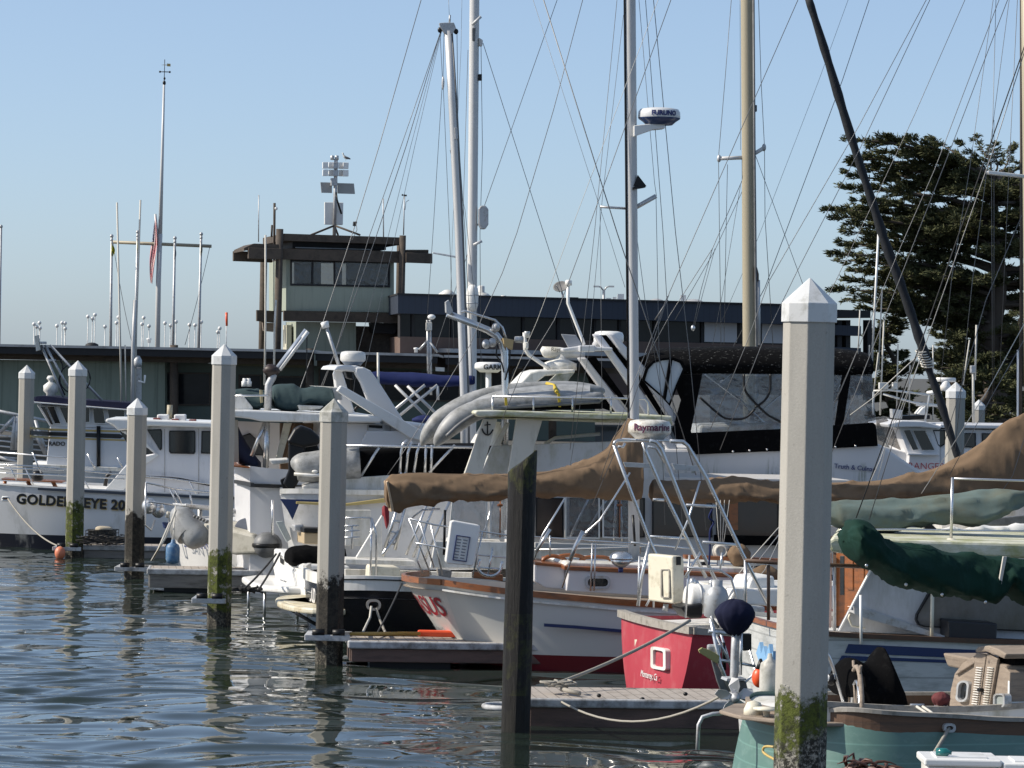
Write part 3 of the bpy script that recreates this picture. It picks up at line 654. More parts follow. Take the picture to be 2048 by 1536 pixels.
# thin aerials on the tower
def aerial(label, pts, Y, r=.025, m=galv, cat='aerial', group='aerials on the roofs', name='whip_aerial'):
    q = MB(); q.tube([P(x, y, Y) for x, y in pts], r, 5); return tag(q.build(name, m), label, cat, group)
aerial('thin whip aerial at the outer end of the tower roof', [(517, 484), (517.5, 390)], 159)
o = aerial('short aerial post with a small white camera on the tower', [(548, 520), (549, 406)], 156.3, .06, timber); ORG[o.name] = Vector(); MB().ell(P(552, 417, 156.3), (.08, .08, .08)).build('camera', white, o)
aerial('small stub aerial beside the tower corner post', [(543, 474), (544, 450)], 158, .05, timber)
aerial('whip aerial on the far side of the tower roof', [(767, 476), (766.5, 397)], 158, .03)
o = aerial('wind vane pole with small spinning cups on the tower', [(807, 470), (809, 391)], 158, .03); ORG[o.name] = Vector()
q = MB()
for x, y in ((805, 390), (809, 390.5), (812, 391)): q.ell(P(x, y, 158), (.045, .045, .045), 8, 6)
MB().tube([P(805, 390, 158), P(812, 391, 158)], .015, 5).build('cup_arm', black_p, o); q.build('wind_cup', black_p, o)
MB().tube([P(810, 420, 158), P(812, 404, 158), P(818, 400, 158)], .015, 5).build('vane_arm', galv, o)

# ------------------------------------------------------------------ navy building
def navy_building():
    pl = Pl(1240, 157, 27); t = thing('navy_building', 'long flat roofed building with navy fascia and dark windows', 'building', P(1240, 905, 160))
    def s_(name, m, pts, o0, o1, bev=0):
        q = MB(); v = Vector((-.1 * (o1 - o0), o1 - o0, 0)) if o1 - o0 > 8 else pl.n * (o1 - o0); q.prism([pl.at(x, y, o0) for x, y in pts], v); return q.build(name, m, t, bevel=bev)
    s_('fascia', fascia_b, [(796, 589.5), (1668, 614), (1668, 651), (796, 626.5)], -.8, 18); s_('roof_edge', fascia, [(795, 586), (1669, 610.5), (1669, 614), (795, 589.5)], -.9, 18)
    s_('wall', brickw, [(800, 673), (1600, 690), (1600, 790), (800, 790)], 0, 17); s_('interior', mat('dim_room', (.03, .028, .028), .9), [(802, 624), (1598, 648), (1598, 692), (802, 675)], 3, 16)
    xs = [800, 826, 905, 985, 1047, 1117, 1190, 1240, 1310, 1405, 1478, 1520, 1598]
    for i, (a, b) in enumerate(zip(xs, xs[1:])):
        y0 = 622 + (a - 745) * .0295; y1 = 674 + (a - 745) * .0205; e0 = 622 + (b - 745) * .0295; e1 = 674 + (b - 745) * .0205
        w = frame(pl, [(a, y0), (b, e0), (b, e1), (a, y1)], [(a + 2.5, y0 + 2), (b - 2.5, e0 + 2), (b - 2.5, e1 - 2), (a + 2.5, y1 - 2)], .02, .25).build('window', fascia, t); ORG[w.name] = ORG[t.name]
        slab(pl, [(a + 2, y0 + 2), (b - 2, e0 + 2), (b - 2, e1 - 2), (a + 2, y1 - 2)], .1, .14).build('pane', glass_b, w)
        if i in (9, 11): slab(pl, [(a + 4, y0 + 3), (b - 4, e0 + 3), (b - 4, e1 - 4), (a + 4, y1 - 4)], .04, .08).build('blind', blind, w)
    s_('sill_band', roofw, [(900, 697), (1600, 713), (1600, 721), (900, 705)], -1.2, 0)
    # open corner
    for x in (1675, 1692, 1735): s_('corner_post', fascia, [(x, 640), (x + 9, 640), (x + 9, 800), (x, 800)], .3, .7)
    s_('corner_beam', fascia, [(1668, 619), (1741, 621), (1741, 636), (1668, 634)], -.5, 3); s_('corner_beam', fascia_b, [(1668, 650), (1722, 652), (1722, 672), (1668, 670)], 0, .6); s_('corner_wall', fascia_b, [(1668, 694), (1722, 696), (1722, 790), (1668, 790)], 0, .6)
    return pl
npl = navy_building()
def roof_item(kind, label, x, y, m, shape, Y=168, cat=None, group='roof fittings of the navy building'):
    q = MB(); shape(q, P(x, y, Y), Y / F); o = q.build(kind, m); return tag(o, label, cat or kind.replace('_', ' '), group)
def dome(r, h): return lambda q, c, k: q.lathe(c, [(r * 1.15 * k, -6 * k), (r * 1.1 * k, 0), (r * k, h * .2 * k), (r * .75 * k, h * .6 * k), (r * .35 * k, h * .92 * k), (0, h * k)], 18)
def bxs(w, h): return lambda q, c, k: q.box(c + Vector((0, 0, h / 2 * k - 2 * k)), (w * k, w * k, (h + 4) * k))
roof_item('roof_vent', 'wide pale roof vent beside the white mast', 895, 590, white2, lambda q, c, k: q.lathe(c, [(8 * k, -8 * k), (8 * k, 0), (18 * k, 0), (18 * k, 2 * k), (6 * k, 10 * k), (0, 11 * k)], 16))
roof_item('roof_vent', 'dark domed roof vent with a pale cap behind the white mast', 962, 593, white2, lambda q, c, k: q.lathe(c, [(20 * k, -8 * k), (22 * k, 0), (14 * k, 6 * k), (7 * k, 9 * k), (7 * k, 20 * k), (4 * k, 22 * k), (0, 22 * k)], 16))
roof_item('roof_vent', 'small mushroom roof vent right of the white mast', 1007, 596, white2, lambda q, c, k: q.lathe(c, [(3 * k, -8 * k), (3 * k, 2 * k), (6 * k, 3 * k), (5 * k, 5 * k), (0, 5 * k)], 12))
roof_item('skylight', 'low white domed skylight beside the satellite dish', 1177, 604, white2, dome(17, 7)); roof_item('skylight', 'grey domed skylight behind the mast shrouds', 1387, 606, roofw, dome(22, 8), 172)
roof_item('skylight', 'grey skylight dome behind the tan mast', 1313, 604, roofw, dome(16, 7), 172); roof_item('skylight', 'grey flat skylight next to the tallest pile cap', 1540, 612, roofw, dome(20, 6), 172)
roof_item('roof_box', 'white ventilation box on the roof edge, the largest of three', 1241, 603, white, bxs(13, 15)); roof_item('roof_box', 'white ventilation box beside the lamp post', 1217, 603, white, bxs(10, 7)); roof_item('roof_box', 'small white ventilation box between two others', 1229, 603, white, bxs(7, 9)); roof_item('roof_box', 'narrow white ventilation box by the mast stays', 1366, 605, white, bxs(11, 15), 172)
def dish():
    c = P(1122, 574, 160); n = Vector((-.35, -.75, .45)).normalized(); t = thing('satellite_dish', 'dark oval satellite dish on the navy roof', 'satellite dish', P(1124, 603, 160))
    q = MB(); u = n.cross(Vector((0, 0, 1))).normalized(); w = u.cross(n); rings = []
    for i in range(7):
        r = .36 * i / 6; rings.append([c + (u * math.cos(a) * 1.05 + w * math.sin(a) * .8) * r + n * (r * r * .45) for a in [j / 20 * 6.2832 for j in range(20)]])
    q.loft(rings, True, False); q.build('reflector', mat('dish_grey', (.12, .12, .12), .6), t, solid=.02)
    MB().tube([c - n * .02, c - n * .2 + Vector((0, 0, -.3)), P(1125, 604, 160)], .04, 6).build('mount', galv, t); MB().tube([c + w * -.28, c + n * .5 - w * .2], .02, 5).build('feed_arm', galv, t)
    q = MB(); q.box(P(1146, 600, 160), (.5, .4, .25)); q.build('receiver_box', black_p, t)
dish()
def lamp():
    t = thing('street_lamp', 'tall street lamp with two curved arms behind the navy building', 'street lamp', P(1208, 760, 205))
    MB().tube([P(1208, 760, 205), P(1207.5, 580, 205)], .08, 8).build('post', galv, t)
    for s in (-1, 1):
        a = MB().tube([P(1207.5, 582, 205), P(1207.5 + s * 6, 574, 205), P(1207.5 + s * 12, 573, 205)], .05, 6).build('arm', galv, t)
        MB().box(P(1207.5 + s * 15, 573, 205), (.35, .2, .1)).build('lamp_head', white2, t)
lamp()

# ------------------------------------------------------------------ trees
def tree(label, base, trunk_h, limbs, seed, leaf=.26, dens=1.0, name='cypress_tree', fm=None, trunk_r=.5):
    rg = random.Random(seed); bz = Vector(base); t = thing(name, label, 'tree', bz, 'trees behind the harbour buildings')
    top = bz + Vector((rg.uniform(-.4, .4), 0, trunk_h)); q = MB()
    q.tube([bz.lerp(top, i / 8) + Vector((.25 * math.sin(i * 1.7), .2 * math.cos(i * 2.1), 0)) for i in range(9)], [trunk_r * (1 - i / 10) for i in range(9)], 10); q.build('trunk', bark, t)
    lb = MB(); V = []; Fc = []
    def quad(c, d, s_):
        d = d.normalized(); w = d.cross(Vector((rg.uniform(-1, 1), rg.uniform(-1, 1), rg.uniform(-1, 1)))); w = w.normalized() if w.length > .01 else Vector((1, 0, 0))
        b = len(V); L = s_ * rg.uniform(.6, 1.3); wd = L * rg.uniform(.08, .15)
        V.extend([c - w * wd * .5, c + d * L * .45 - w * wd, c + d * L, c + d * L * .5 + w * wd, c + w * wd * .4]); Fc.append((b, b + 1, b + 2, b + 3, b + 4))
    for (h, az, L, rise, droop) in limbs:
        s0 = bz.lerp(top, h); dr = Vector((math.sin(az), -math.cos(az), 0)); pts = []
        for i in range(9):
            u = i / 8; pts.append(s0 + dr * L * u + Vector((0, 0, rise * L * (u ** .8) - droop * L * u * u)) + Vector((noise.noise(s0 + Vector((u * 3, seed, 0))), noise.noise(s0 + Vector((0, u * 3, seed))), .6 * noise.noise(s0 + Vector((seed, 0, u * 3))))) * .5 * u)
        lb.tube(pts, [max(.02, .13 * (1 - u / 8.4) * (L / 5) ** .6) for u in range(9)], 5)
        side = Vector((-dr.y, dr.x, 0)); nt_ = int((10 + L * 5.5) * dens)
        for k in range(nt_):
            u = .10 + .90 * (rg.random() ** .72); f = u * 8; i = min(int(f), 7); p0 = pts[i].lerp(pts[i + 1], f - i) + Vector((0, 0, rg.gauss(0, .06)))
            dd = (dr * rg.uniform(.3, 1.0) + side * rg.choice((-1, 1)) * rg.uniform(.1, 1.1) + Vector((0, 0, rg.uniform(-.12, .38)))).normalized()
            ln = (.14 + (1 - u) * L * .30) * rg.uniform(.5, 1.25); ln = min(ln, 2.2); m = max(2, int(ln * 6.5))
            lb.tube([p0, p0 + dd * ln], [.02, .008], 3)
            for j in range(m):
                c = p0 + dd * ln * (j + .6) / m + Vector((0, 0, -.10 * ((j + .6) / m) ** 2 * ln))
                for _ in range(14):
                    e = (dd * 1.25 + Vector((rg.uniform(-1, 1), rg.uniform(-1, 1), rg.uniform(-.4, .6)))); quad(c + Vector((rg.uniform(-.13, .13), rg.uniform(-.13, .13), rg.uniform(-.08, .10))), e, leaf)
    lb.build('branches', bark, t); q = MB(); q.v = V; q.f = Fc; q.s = [False] * len(Fc); q.build('crown', fm or foliage_m, t)
    return t
def cypress():
    rg = random.Random(3); base = P(1985, 860, 172); base.z = GZ; H = 13.2; k = F / 172; limbs = []
    tips = [(1690, 275), (1694, 318), (1688, 372), (1646, 417), (1690, 448), (1676, 462), (1668, 508), (1690, 542), (1672, 578), (1722, 594), (1740, 545), (1720, 410), (1730, 345), (1705, 490), (1735, 300), (1664, 432), (1685, 352), (1682, 485), (1676, 522), (1683, 560), (1700, 330), (1706, 398), (1712, 615), (1690, 600)]
    def limb_to(px, py, h=None):
        p = P(px, py, 172 + rg.uniform(-3, 3)); dz = p.z - base.z; h = h if h is not None else min(.97, max(.3, (dz - 1.2) / H)); s0 = base.z + h * H; d = p - base; L = math.hypot(d.x, d.y)
        az = math.atan2(d.x, -d.y); r_ = (p.z - s0) / L; limbs.append((h, az, L, r_ + .08, .08))
    for x, y in tips: limb_to(x, y)
    for x, y in ((1770, 268), (1815, 270), (1860, 272), (1920, 276), (1955, 268), (1990, 282), (2030, 285), (2080, 300)): limb_to(x, y + 6, .93)
    for i in range(112):
        h = rg.uniform(.22, .98); az = rg.uniform(0, 6.2832); rad = 6.6 * (1 - abs(h - .62) * .75) * rg.uniform(.65, 1.05); rad *= rg.uniform(.75, 1.12)
        limbs.append((h, az, rad, rg.uniform(.0, .22), rg.uniform(.0, .14)))
    tree('huge dark cypress with flat layered branches reaching over the navy building', base, H, limbs, 11, .25, .82, trunk_r=.75)
cypress()
def small_tree(label, px, topy, Y, H, rad, seed, n=34, low=.12):
    rg = random.Random(seed); b = P(px, 800, Y); z = P(px, topy, Y).z; b.z = GZ; H = z - GZ - .5
    limbs = [(h, rg.uniform(0, 6.28), rad * math.sin(min(1, (1.08 - h) * 1.5) * 1.5) * rg.uniform(.6, 1.1), rg.uniform(.05, .3), rg.uniform(0, .15)) for h in [rg.uniform(low, .98) for _ in range(n)]]
    tree(label, b, H, limbs, seed, .26, .8, trunk_r=.3)
small_tree('bushy dark cypress standing close to the navy building corner', 1786, 618, 178, 6, 2.0, 21, 46)
small_tree('rounded dark cypress under the largest one, beside the sky gap', 1905, 610, 182, 6, 2.0, 22, 50)
small_tree('dark bushy cypress partly cut by the thin dark mast', 2030, 590, 184, 7, 3.0, 23, 60)
small_tree('low dark evergreen shrub tree in front of the largest cypress', 1965, 690, 160, 4, 2.4, 24, 44)

# ------------------------------------------------------------------ flags and lamps
def flags():
    Y = 186; k = Y / F; b = P(313, 760, Y); t = thing('flag_mast', 'tall white flag mast with a crossing yardarm and weather vane', 'flag mast', Vector((b.x, b.y, GZ)))
    a = P(314.5, 700, Y); MB().tube([P(313, 790, Y), P(317, 560, Y), P(320, 468, Y)], [.15, .14, .14], 10).build('lower_mast', mast_w, t)
    MB().tube([P(320, 480, Y), P(324, 330, Y), P(328.3, 163, Y)], [.12, .09, .06], 10).build('topmast', mast_w, t)
    MB().tube([P(222, 484, Y), P(423, 492.5, Y)], .09, 8).build('yardarm', mast_t, t)
    MB().tube([P(318, 500, Y), P(310.5, 428, Y)], .07, 8).build('gaff', mast_w, t)
    q = MB(); q.tube([P(328.3, 165, Y), P(329.5, 119, Y)], .02, 5); q.build('vane_rod', black_p, t)
    q = MB(); q.tube([P(321, 143.5, Y), P(339, 144, Y)], .025, 5); q.ell(P(320, 143.5, Y), (.06, .06, .06), 6, 5); q.ell(P(339.5, 144, Y), (.06, .06, .06), 6, 5); q.build('compass_arm', black_p, t)
    q = MB(); q.prism([P(322, 130, Y), P(329, 129.2, Y), P(334, 129.5, Y), P(334, 127, Y), P(341, 127.5, Y), P(341, 133, Y), P(334, 132.5, Y), P(334, 130.6, Y), P(329, 130.3, Y)], (0, .03, 0)); q.build('arrow', gold, t)
    q = MB(); q.ell(P(329, 157, Y), (.06, .06, .08), 8, 6); q.ell(P(328.5, 166, Y), (.09, .09, .14), 8, 6); q.build('finial', black_p, t)
    q = MB(); q.tube(sag(P(226, 486, Y), P(265, 690, Y), .3), .015, 4); q.build('halyard', wire, t); q = MB(); q.tube(sag(P(420, 492, Y), P(370, 690, Y), .2), .015, 4); q.build('halyard', wire, t)
    # ensign
    m, nt, bs = _nt('striped_ensign'); uv = nt.nodes.new('ShaderNodeUVMap'); se = nt.nodes.new('ShaderNodeSeparateXYZ'); nt.links.new(uv.outputs[0], se.inputs[0])
    st = _math(nt, 'GREATER_THAN', _math(nt, 'FRACT', _math(nt, 'MULTIPLY', se.outputs[0], 6.5)), .5); o_ = _mix(nt, st, (.5, .03, .045), (.75, .72, .7))
    cn = _math(nt, 'MULTIPLY', _math(nt, 'LESS_THAN', se.outputs[0], .55), _math(nt, 'LESS_THAN', se.outputs[1], .4))
    stars = _math(nt, 'GREATER_THAN', _noise(nt, uv.outputs[0], 38, 1, .4), .58)
    o_ = _mix(nt, cn, o_, _mix(nt, stars, (.02, .02, .07), (.45, .45, .5))); nt.links.new(o_, bs.inputs['Base Color']); bs.inputs['Roughness'].default_value = .8
    rows = smooth_tab([(310.5, 433, 2), (310, 450, 7), (309, 480, 12), (306.5, 505, 14), (304, 530, 11), (303, 550, 8), (303, 566, 5)], 26); vs_ = []; uvs = []; n = 24
    for i, (x, y, w) in enumerate(rows):
        for j in range(n + 1):
            u = j / n; c = P(x + (u - .5) * w, y + 2 * math.sin(u * 9), Y); c.y += (.5 - u) * .5 + .07 * math.sin(u * 15 + i * .25) * min(1, i / 5); vs_.append(c); uvs.append((u, i / 26))
    q = MB(); q.add(vs_, [(i * (n + 1) + j, i * (n + 1) + j + 1, (i + 1) * (n + 1) + j + 1, (i + 1) * (n + 1) + j) for i in range(26) for j in range(n)], True)
    o = q.build('national_flag', m); tag(o, 'limp red and white striped flag with starred corner below the gaff', 'flag'); ul = o.data.uv_layers.new()
    for l in o.data.loops: ul.data[l.index].uv = uvs[l.vertex_index]
    for x0, y0, x1, lab, fc in ((223.5, 472, 220, 'yellow pennant', (.55, .5, .03)), (275.5, 464, 268, 'yellow and blue pennant', (.4, .4, .06)), (350, 476, 344, 'dark blue pennant', (.03, .04, .12)), (402.5, 468, 395, 'yellow and black pennant', (.2, .19, .04))):
        tt = thing('flagpole', 'grey ball topped flagpole flying a %s' % lab, 'flagpole', P(x1, 760, 185), 'flagpoles around the white flag mast')
        MB().tube([P(x1, 780, 185), P(x0, y0, 185)], [.09, .065], 8).build('pole', galv, tt); MB().ell(P(x0, y0, 185), (.1, .1, .1), 10, 8).build('ball', galv, tt); MB().lathe(P(x0 - .3, y0 + 9, 185), [(.08, 0), (.08, .08), (0, .09)], 8).build('truck', galv, tt)
        big = lab == 'yellow pennant'; q = MB(); w = 9 if big else 5; hh = 26 if big else 30; rows = []
        for i in range(9):
            v = i / 8; ww = w * (math.sin(min(1, v * 1.1) * 2.6) * .8 + .2) * (1 - max(0, v - .85)); rows.append([P(x0 - 2 + u * ww, y0 + 12 + v * hh + u * 3, 185) + Vector((0, .12 * math.sin(u * 9 + v * 3), 0)) for u in [j / 8 for j in range(9)]])
        q.grid(rows); tag(q.build('signal_flag', mat('flag_cloth', fc, .8, var=.5, sc_=3)), 'small %s hanging limp on its flagpole' % lab, 'flag', 'signal flags')
    tt = thing('flagpole', 'ball topped flagpole alone at the far end of the low building', 'flagpole', P(-3, 760, 185), 'flagpoles around the white flag mast'); MB().tube([P(-4, 780, 185), P(2, 456, 185)], [.09, .065], 8).build('pole', galv, tt); MB().ell(P(2, 453, 185), (.1, .1, .1), 10, 8).build('ball', galv, tt)
    # globe lamps
    gl = [(68, 648), (73, 653.5), (79, 645.5), (80, 656), (114, 651.5), (124.5, 645.5), (130, 646.5), (130.5, 657), (176, 633), (185, 637), (190, 629.5), (210, 653), (233, 645.5), (237, 634.5), (284, 648), (287.5, 635.5), (298, 652), (330, 646), (352, 643.5), (379, 649.5), (390, 650), (402.5, 644), (435.5, 664), (439.5, 656.5), (341, 651)]
    hint = ['on the far end of the low roof', 'above the aluminium derrick', 'near the yellow pennant pole', 'near the white flag mast', 'near the mossiest pile cap']
    for i, (x, y) in enumerate(gl):
        c = P(x, y, 196); g = thing('globe_lamp', 'white globe lamp on a thin pole ' + hint[0 if x < 60 else 1 if x < 140 else 2 if x < 260 else 3 if x < 360 else 4], 'lamp', Vector((c.x, c.y, GZ)), 'globe lamps behind the low building ' + str(0 if x < 60 else 1 if x < 140 else 2 if x < 260 else 3 if x < 360 else 4))
        MB().ell(c, (.11, .11, .11), 10, 8).build('globe', white, g); MB().tube([Vector((c.x, c.y, GZ)), c], .025, 5).build('pole', galv, g)
    q = MB(); q.tube([P(453, 625, 100), P(453.6, 652, 100)], [.04, .03], 8); o = q.build('wind_sock', orange); tag(o, 'small orange and white windsock above the mossiest pile', 'windsock'); ORG[o.name] = Vector(); MB().tube([P(452, 780, 100), P(453, 624, 100)], .015, 5).build('pole', galv, o)
flags()
# ------------------------------------------------------------------ boats: shared helpers
def endplane(pl, px, py, off):
    e = Pl.__new__(Pl); e.o = pl.at(px, py, off); e.n = pl.ax.copy(); e.ax = -pl.n; return e
class Boat:
    def __init__(s, name, label, cat, pl, px, off=1.2, group='boats in the marina'):
        b = pl.atz(px, 0, off); s.pl = pl; s.t = thing(name, label, cat, b, group)
    def slab(s, name, m, pts, o0, o1, bev=.012, parent=None, pl=None):
        q = MB(); slab(pl or s.pl, pts, o0, o1, q); return q.build(name, m, parent or s.t, bevel=bev)
    def tube(s, name, m, pts, r, off=0, n=7, curve=0, parent=None):
        return ptube(s.pl, pts, r, off, n, None, curve).build(name, m, parent or s.t)
    def wire(s, pts, w=1.5, off=1.5, name='stay', m=None, parent=None):
        d = (s.pl.at(*pts[0], off) - CAM).y; return ptube(s.pl, pts, w * d / F / 2, off, 5).build(name, m or wire, parent or s.t)
    def window(s, pts, o, name='window', fm=None, gm=None, w=2.2, pl=None, dep=.03):
        pl = pl or s.pl; f = frame(pl, pts, shrink(pts, w), o - dep, o + .01).build(name, fm or black_p, s.t)
        slab(pl, shrink(pts, w * .5), o - dep * .4, o + .005).build('pane', gm or glass, f); return f
def zstep(pl, p): return p
# ------------------------------------------------------------------ green hulled sailing boat, nearest
def green_boat():
    pl = Pl(1650, 29.5, 19); B = Boat('sailboat', 'green hulled wooden sailboat with oiled bulwark and grey teak cabin', 'sailboat', pl, 1750); t = B.t
    teal_h = mat('green_hull_paint', (.10, .19, .165), .45, var=.1, sc_=2, dirt=((.16, .26, .23), .3, 4, (1, 1, 2)), planks=((0, 0, 1), .155, -.35), rvar=.06)
    st = [(1632, 1432, .48, 1606, .34), (1700, 1430, .2, 1670, .3), (1786, 1437, .03, 1770, .2), (1911, 1443, 0, 1905, .1), (2048, 1450, 0, 2048, .1), (2400, 1448, .2, 2380, .4), (2750, 1405, 1.25, 2600, 1.25)]
    h, d, near, far, tt = hull(pl, 2.5, st, bulge=.18, deck=.04, flare=.17); h.build('hull', teal_h, t); d.build('deck', white2, t)
    q = band(near, .20, .022, pl.n, None, -.17); q.build('bulwark', bulw, t); band(tt, .16, .02, pl.ax, None, -.14).build('bulwark', teak, t)
    band(near, .035, .05, pl.n, None, .032).build('cap_rail', cap_g, t)
    g = [p - pl.n * .03 for p in near]; band(g, .035, .012, pl.n, None, -.385).build('gold_stripe', gold, t)
    # coaming board standing on the deck
    co = [pl.at(x, y, .35) for x, y in smooth_tab([(1640, 1413), (1720, 1418), (1800, 1422), (1900, 1424), (1980, 1421), (2060, 1415)], 16)]
    q = band(co, .05, .03, pl.n); q.build('coaming_cap', cap_g, t); band(co, .14, .012, pl.n, None, -.14).build('coaming', white2, t)
    co2 = [pl.at(x, y, 1.95) for x, y in smooth_tab([(1640, 1389), (1750, 1390), (1900, 1390), (2060, 1388)], 10)]
    band(co2, .03, .03, pl.n).build('coaming_cap', cap_g, t); band(co2, .16, .012, pl.n, None, -.16).build('coaming', rail_w, t)
    # stern platform and fittings
    c = pl.at(1560, 1436, 1.0); q = MB(); a = pl.ax; n = pl.n
    q.prism([c + a * .55 - n * .8, c - a * .05 - n * .75, c - a * .42 - n * .1, c - a * .42 + n * .4, c - a * .05 + n * .95, c + a * .55 + n * 1.0], (0, 0, .035)); q.build('stern_platform', teak, t, bevel=.01)
    MB().tube([pl.at(x, y, 1.4) for x, y in ((1395, 1500), (1397, 1450), (1405, 1434), (1425, 1428), (1470, 1424))], .018, 8).build('boomkin', galv, t)
    MB().lathe(pl.at(1507, 1432, 1.0), [(.09, 0), (.088, .06), (.06, .12), (0, .14)], 16).build('vent_cowl', cream, t)
    MB().lathe(pl.at(1533, 1436, .8), [(.03, 0), (.03, .06), (.12, .07), (.12, .09), (0, .1)], 12).build('table_knob', cream, t)
    e = endplane(pl, 1590, 1490, .4)
    q = MB(); q.tube([e.at(x, y, -.27) for x, y in smooth_tab([(1548, 1494), (1530, 1493), (1526, 1503), (1536, 1512), (1550, 1520), (1552, 1530)], 14)], .012, 5); q.build('scroll_emblem', gold, t)
    # wheel and its cover
    wc = pl.at(1712, 1424, .62); wn_ = Vector((-.03, 1, 0)); q = MB()
    q.tube([wc + wn_ * .40 * math.cos(a) + Vector((0, 0, .40 * math.sin(a))) for a in [i / 28 * 6.2832 for i in range(29)]], .022, 7); w = q.build('steering_wheel', teak, t)
    q = MB(); q.tube([wc + wn_ * .27 * math.cos(a) + Vector((0, 0, .27 * math.sin(a))) for a in [i / 24 * 6.2832 for i in range(25)]], .018, 6); q.build('inner_rim', steel, w); ORG[w.name] = ORG[t.name]
    for k in range(6):
        MB().tube([wc, wc + wn_ * .5 * math.cos(k * 1.047) + Vector((0, 0, .5 * math.sin(k * 1.047)))], .014, 6).build('spoke', teak, w)
    MB().tube([wc - pl.ax * .05, wc + pl.ax * .25], .06, 10).build('hub', steel, w)
    q = cloth(pl, [(1700, 1325, 1372), (1706, 1318, 1400), (1714, 1320, 1416), (1730, 1327, 1420), (1745, 1318, 1422), (1757, 1298, 1423), (1764, 1296, 1423), (1772, 1316, 1423), (1780, 1345, 1422), (1789, 1378, 1412), (1796, 1388, 1398)], .95, .30, .025, 6, 50, 18); o = q.build('wheel_cover', black_c, t)
    q = cloth(pl, [(1682, 1345, 1385), (1686, 1327, 1392), (1694, 1318, 1376), (1702, 1316, 1352), (1709, 1320, 1340)], 1.0, .3, .015, 6, 20, 14); q.build('wheel_cover', black_c, t)
    B.tube('rail_arm', steel, [(1648, 1300), (1658, 1313), (1668, 1340), (1680, 1380), (1690, 1416)], .017, .9, 7, 12)
    MB().lathe(pl.at(1648, 1357, .9), [(.035, 0), (.035, .05), (.045, .09), (0, .1)], 12, pl.ax).build('horn', white, t); MB().ell(pl.at(1662, 1359, .9), (.05, .05, .055), 10, 8).build('horn_mouth', black_p, t)
    # cabin
    e = endplane(pl, 2016, 1416, .38)
    def es(name, m, pts, o0, o1, bev=.008, par=None): q = MB(); slab(e, pts, o0, o1, q); return q.build(name, m, par or t, bevel=bev)
    cab = [(2018, 1416), (2020, 1345), (2004, 1330), (1990, 1322), (1950, 1310), (1925, 1326), (1909, 1347), (1901, 1380), (1898, 1416)]
    es('cabin', teak, cab, 0, 2.6); es('cabin_trim', teak, [(1949, 1319), (1909, 1346), (1911, 1350), (1949, 1326)], -.03, .02)
    q = MB(); slab(pl, [(2019, 1362), (2200, 1362), (2200, 1418), (2018, 1416)], .36, .39, q); q.build('side_panel', white, t)
    q = MB(); slab(pl, [(2012, 1330), (2200, 1330), (2200, 1360), (2022, 1358)], .42, 1.7, q); q.build('cabin_roof', teak, t, bevel=.02)
    es('companionway_hood', black_c, [(1996, 1304), (2030, 1316), (2030, 1330), (1998, 1332)], .05, 1.2); es('hood', teak, [(1950, 1300), (1956, 1293), (1976, 1291), (1996, 1298), (2012, 1308), (2008, 1318), (1990, 1310), (1970, 1303), (1951, 1305)], -.08, .4, .015)
    for x0, x1, x2, x3 in ((1951, 1972, 1957, 1937), (1974, 1995, 1978, 1959)):
        dr = es('companionway_door', teak, [(x0, 1305), (x1, 1309 if x1 < 1980 else 1318), (x2, 1416), (x3, 1416)], -.03, .0); ORG[dr.name] = ORG[t.name]; q = MB()
        for k in range(17):
            y = 1334 + k * 4.8; u = (y - 1305) / 111; a = lerp(x0, x3, u) + 4.5; b = lerp(x1, x2, u) - 5
            slab(e, [(a, y), (b, y + 1.5), (b, y + 3.2), (a, y + 1.7)], -.045, -.029, q)
        q.build('louvre', white2, dr, kind='stuff')
    es('door_knob', black_p, rrect(1953, 1376, 1960, 1384, 3), -.07, -.02)
    op = rrect(1912, 1361, 1936, 1404, 11, 5); op = [(x + (1383 - y) * .12, y) for x, y in op]; f = frame(e, op, shrink(op, 4), -.04, .0).build('porthole', galv, t); ORG[f.name] = ORG[t.name]; slab(e, shrink(op, 3), -.008, .002).build('pane', glass, f)
    lp = rrect(1986, 1387, 2009, 1415, 7, 4); f = frame(e, lp, shrink(lp, 3), -.10, -.03).build('deck_lamp', galv, t); ORG[f.name] = ORG[t.name]; slab(e, shrink(lp, 2), -.08, -.03).build('lens', mat('lamp_lens', (.3, .33, .32), .12, var=.3), f)
    # winch cover, cleats, mooring line
    q = sack(pl.at(1882, 1400, .42), (.078, .08, .07), 9, .10); tag(q.build('winch_cover', maroon_c), 'maroon cloth winch cover on the cockpit edge of the green boat', 'winch cover')
    MB().lathe(pl.at(1882, 1420, .42), [(.08, 0), (.08, .02), (.05, .05)], 12).build('winch', steel, t)
    B.tube('cleat', steel, [(1820, 1410), (1848, 1410)], .012, .35); B.tube('cleat_leg', steel, [(1834, 1410), (1834, 1420)], .015, .35)
    fr = rrect(1888, 1447, 1912, 1465, 8, 4); frame(pl, fr, shrink(fr, 5), -.06, .0).build('fairlead', galv, t)
    q = MB(); q.tube([pl.at(1833, 1413, .3), pl.at(1850, 1424, .2), pl.at(1871, 1438, .05)], .012, 6); q.tube([pl.at(1845, 1413, .3), pl.at(1862, 1424, .2), pl.at(1877, 1438, .05)], .012, 6); q.build('deck_line', wire_l, t, kind='stuff')
    q = MB(); q.tube(sag(pl.at(1898, 1456, -.04), pl.at(1800, 1590, -.7), .05), .017, 7); tag(q.build('mooring_line', rope), 'grey mooring line running down from the green boat fairlead', 'rope', 'mooring lines')
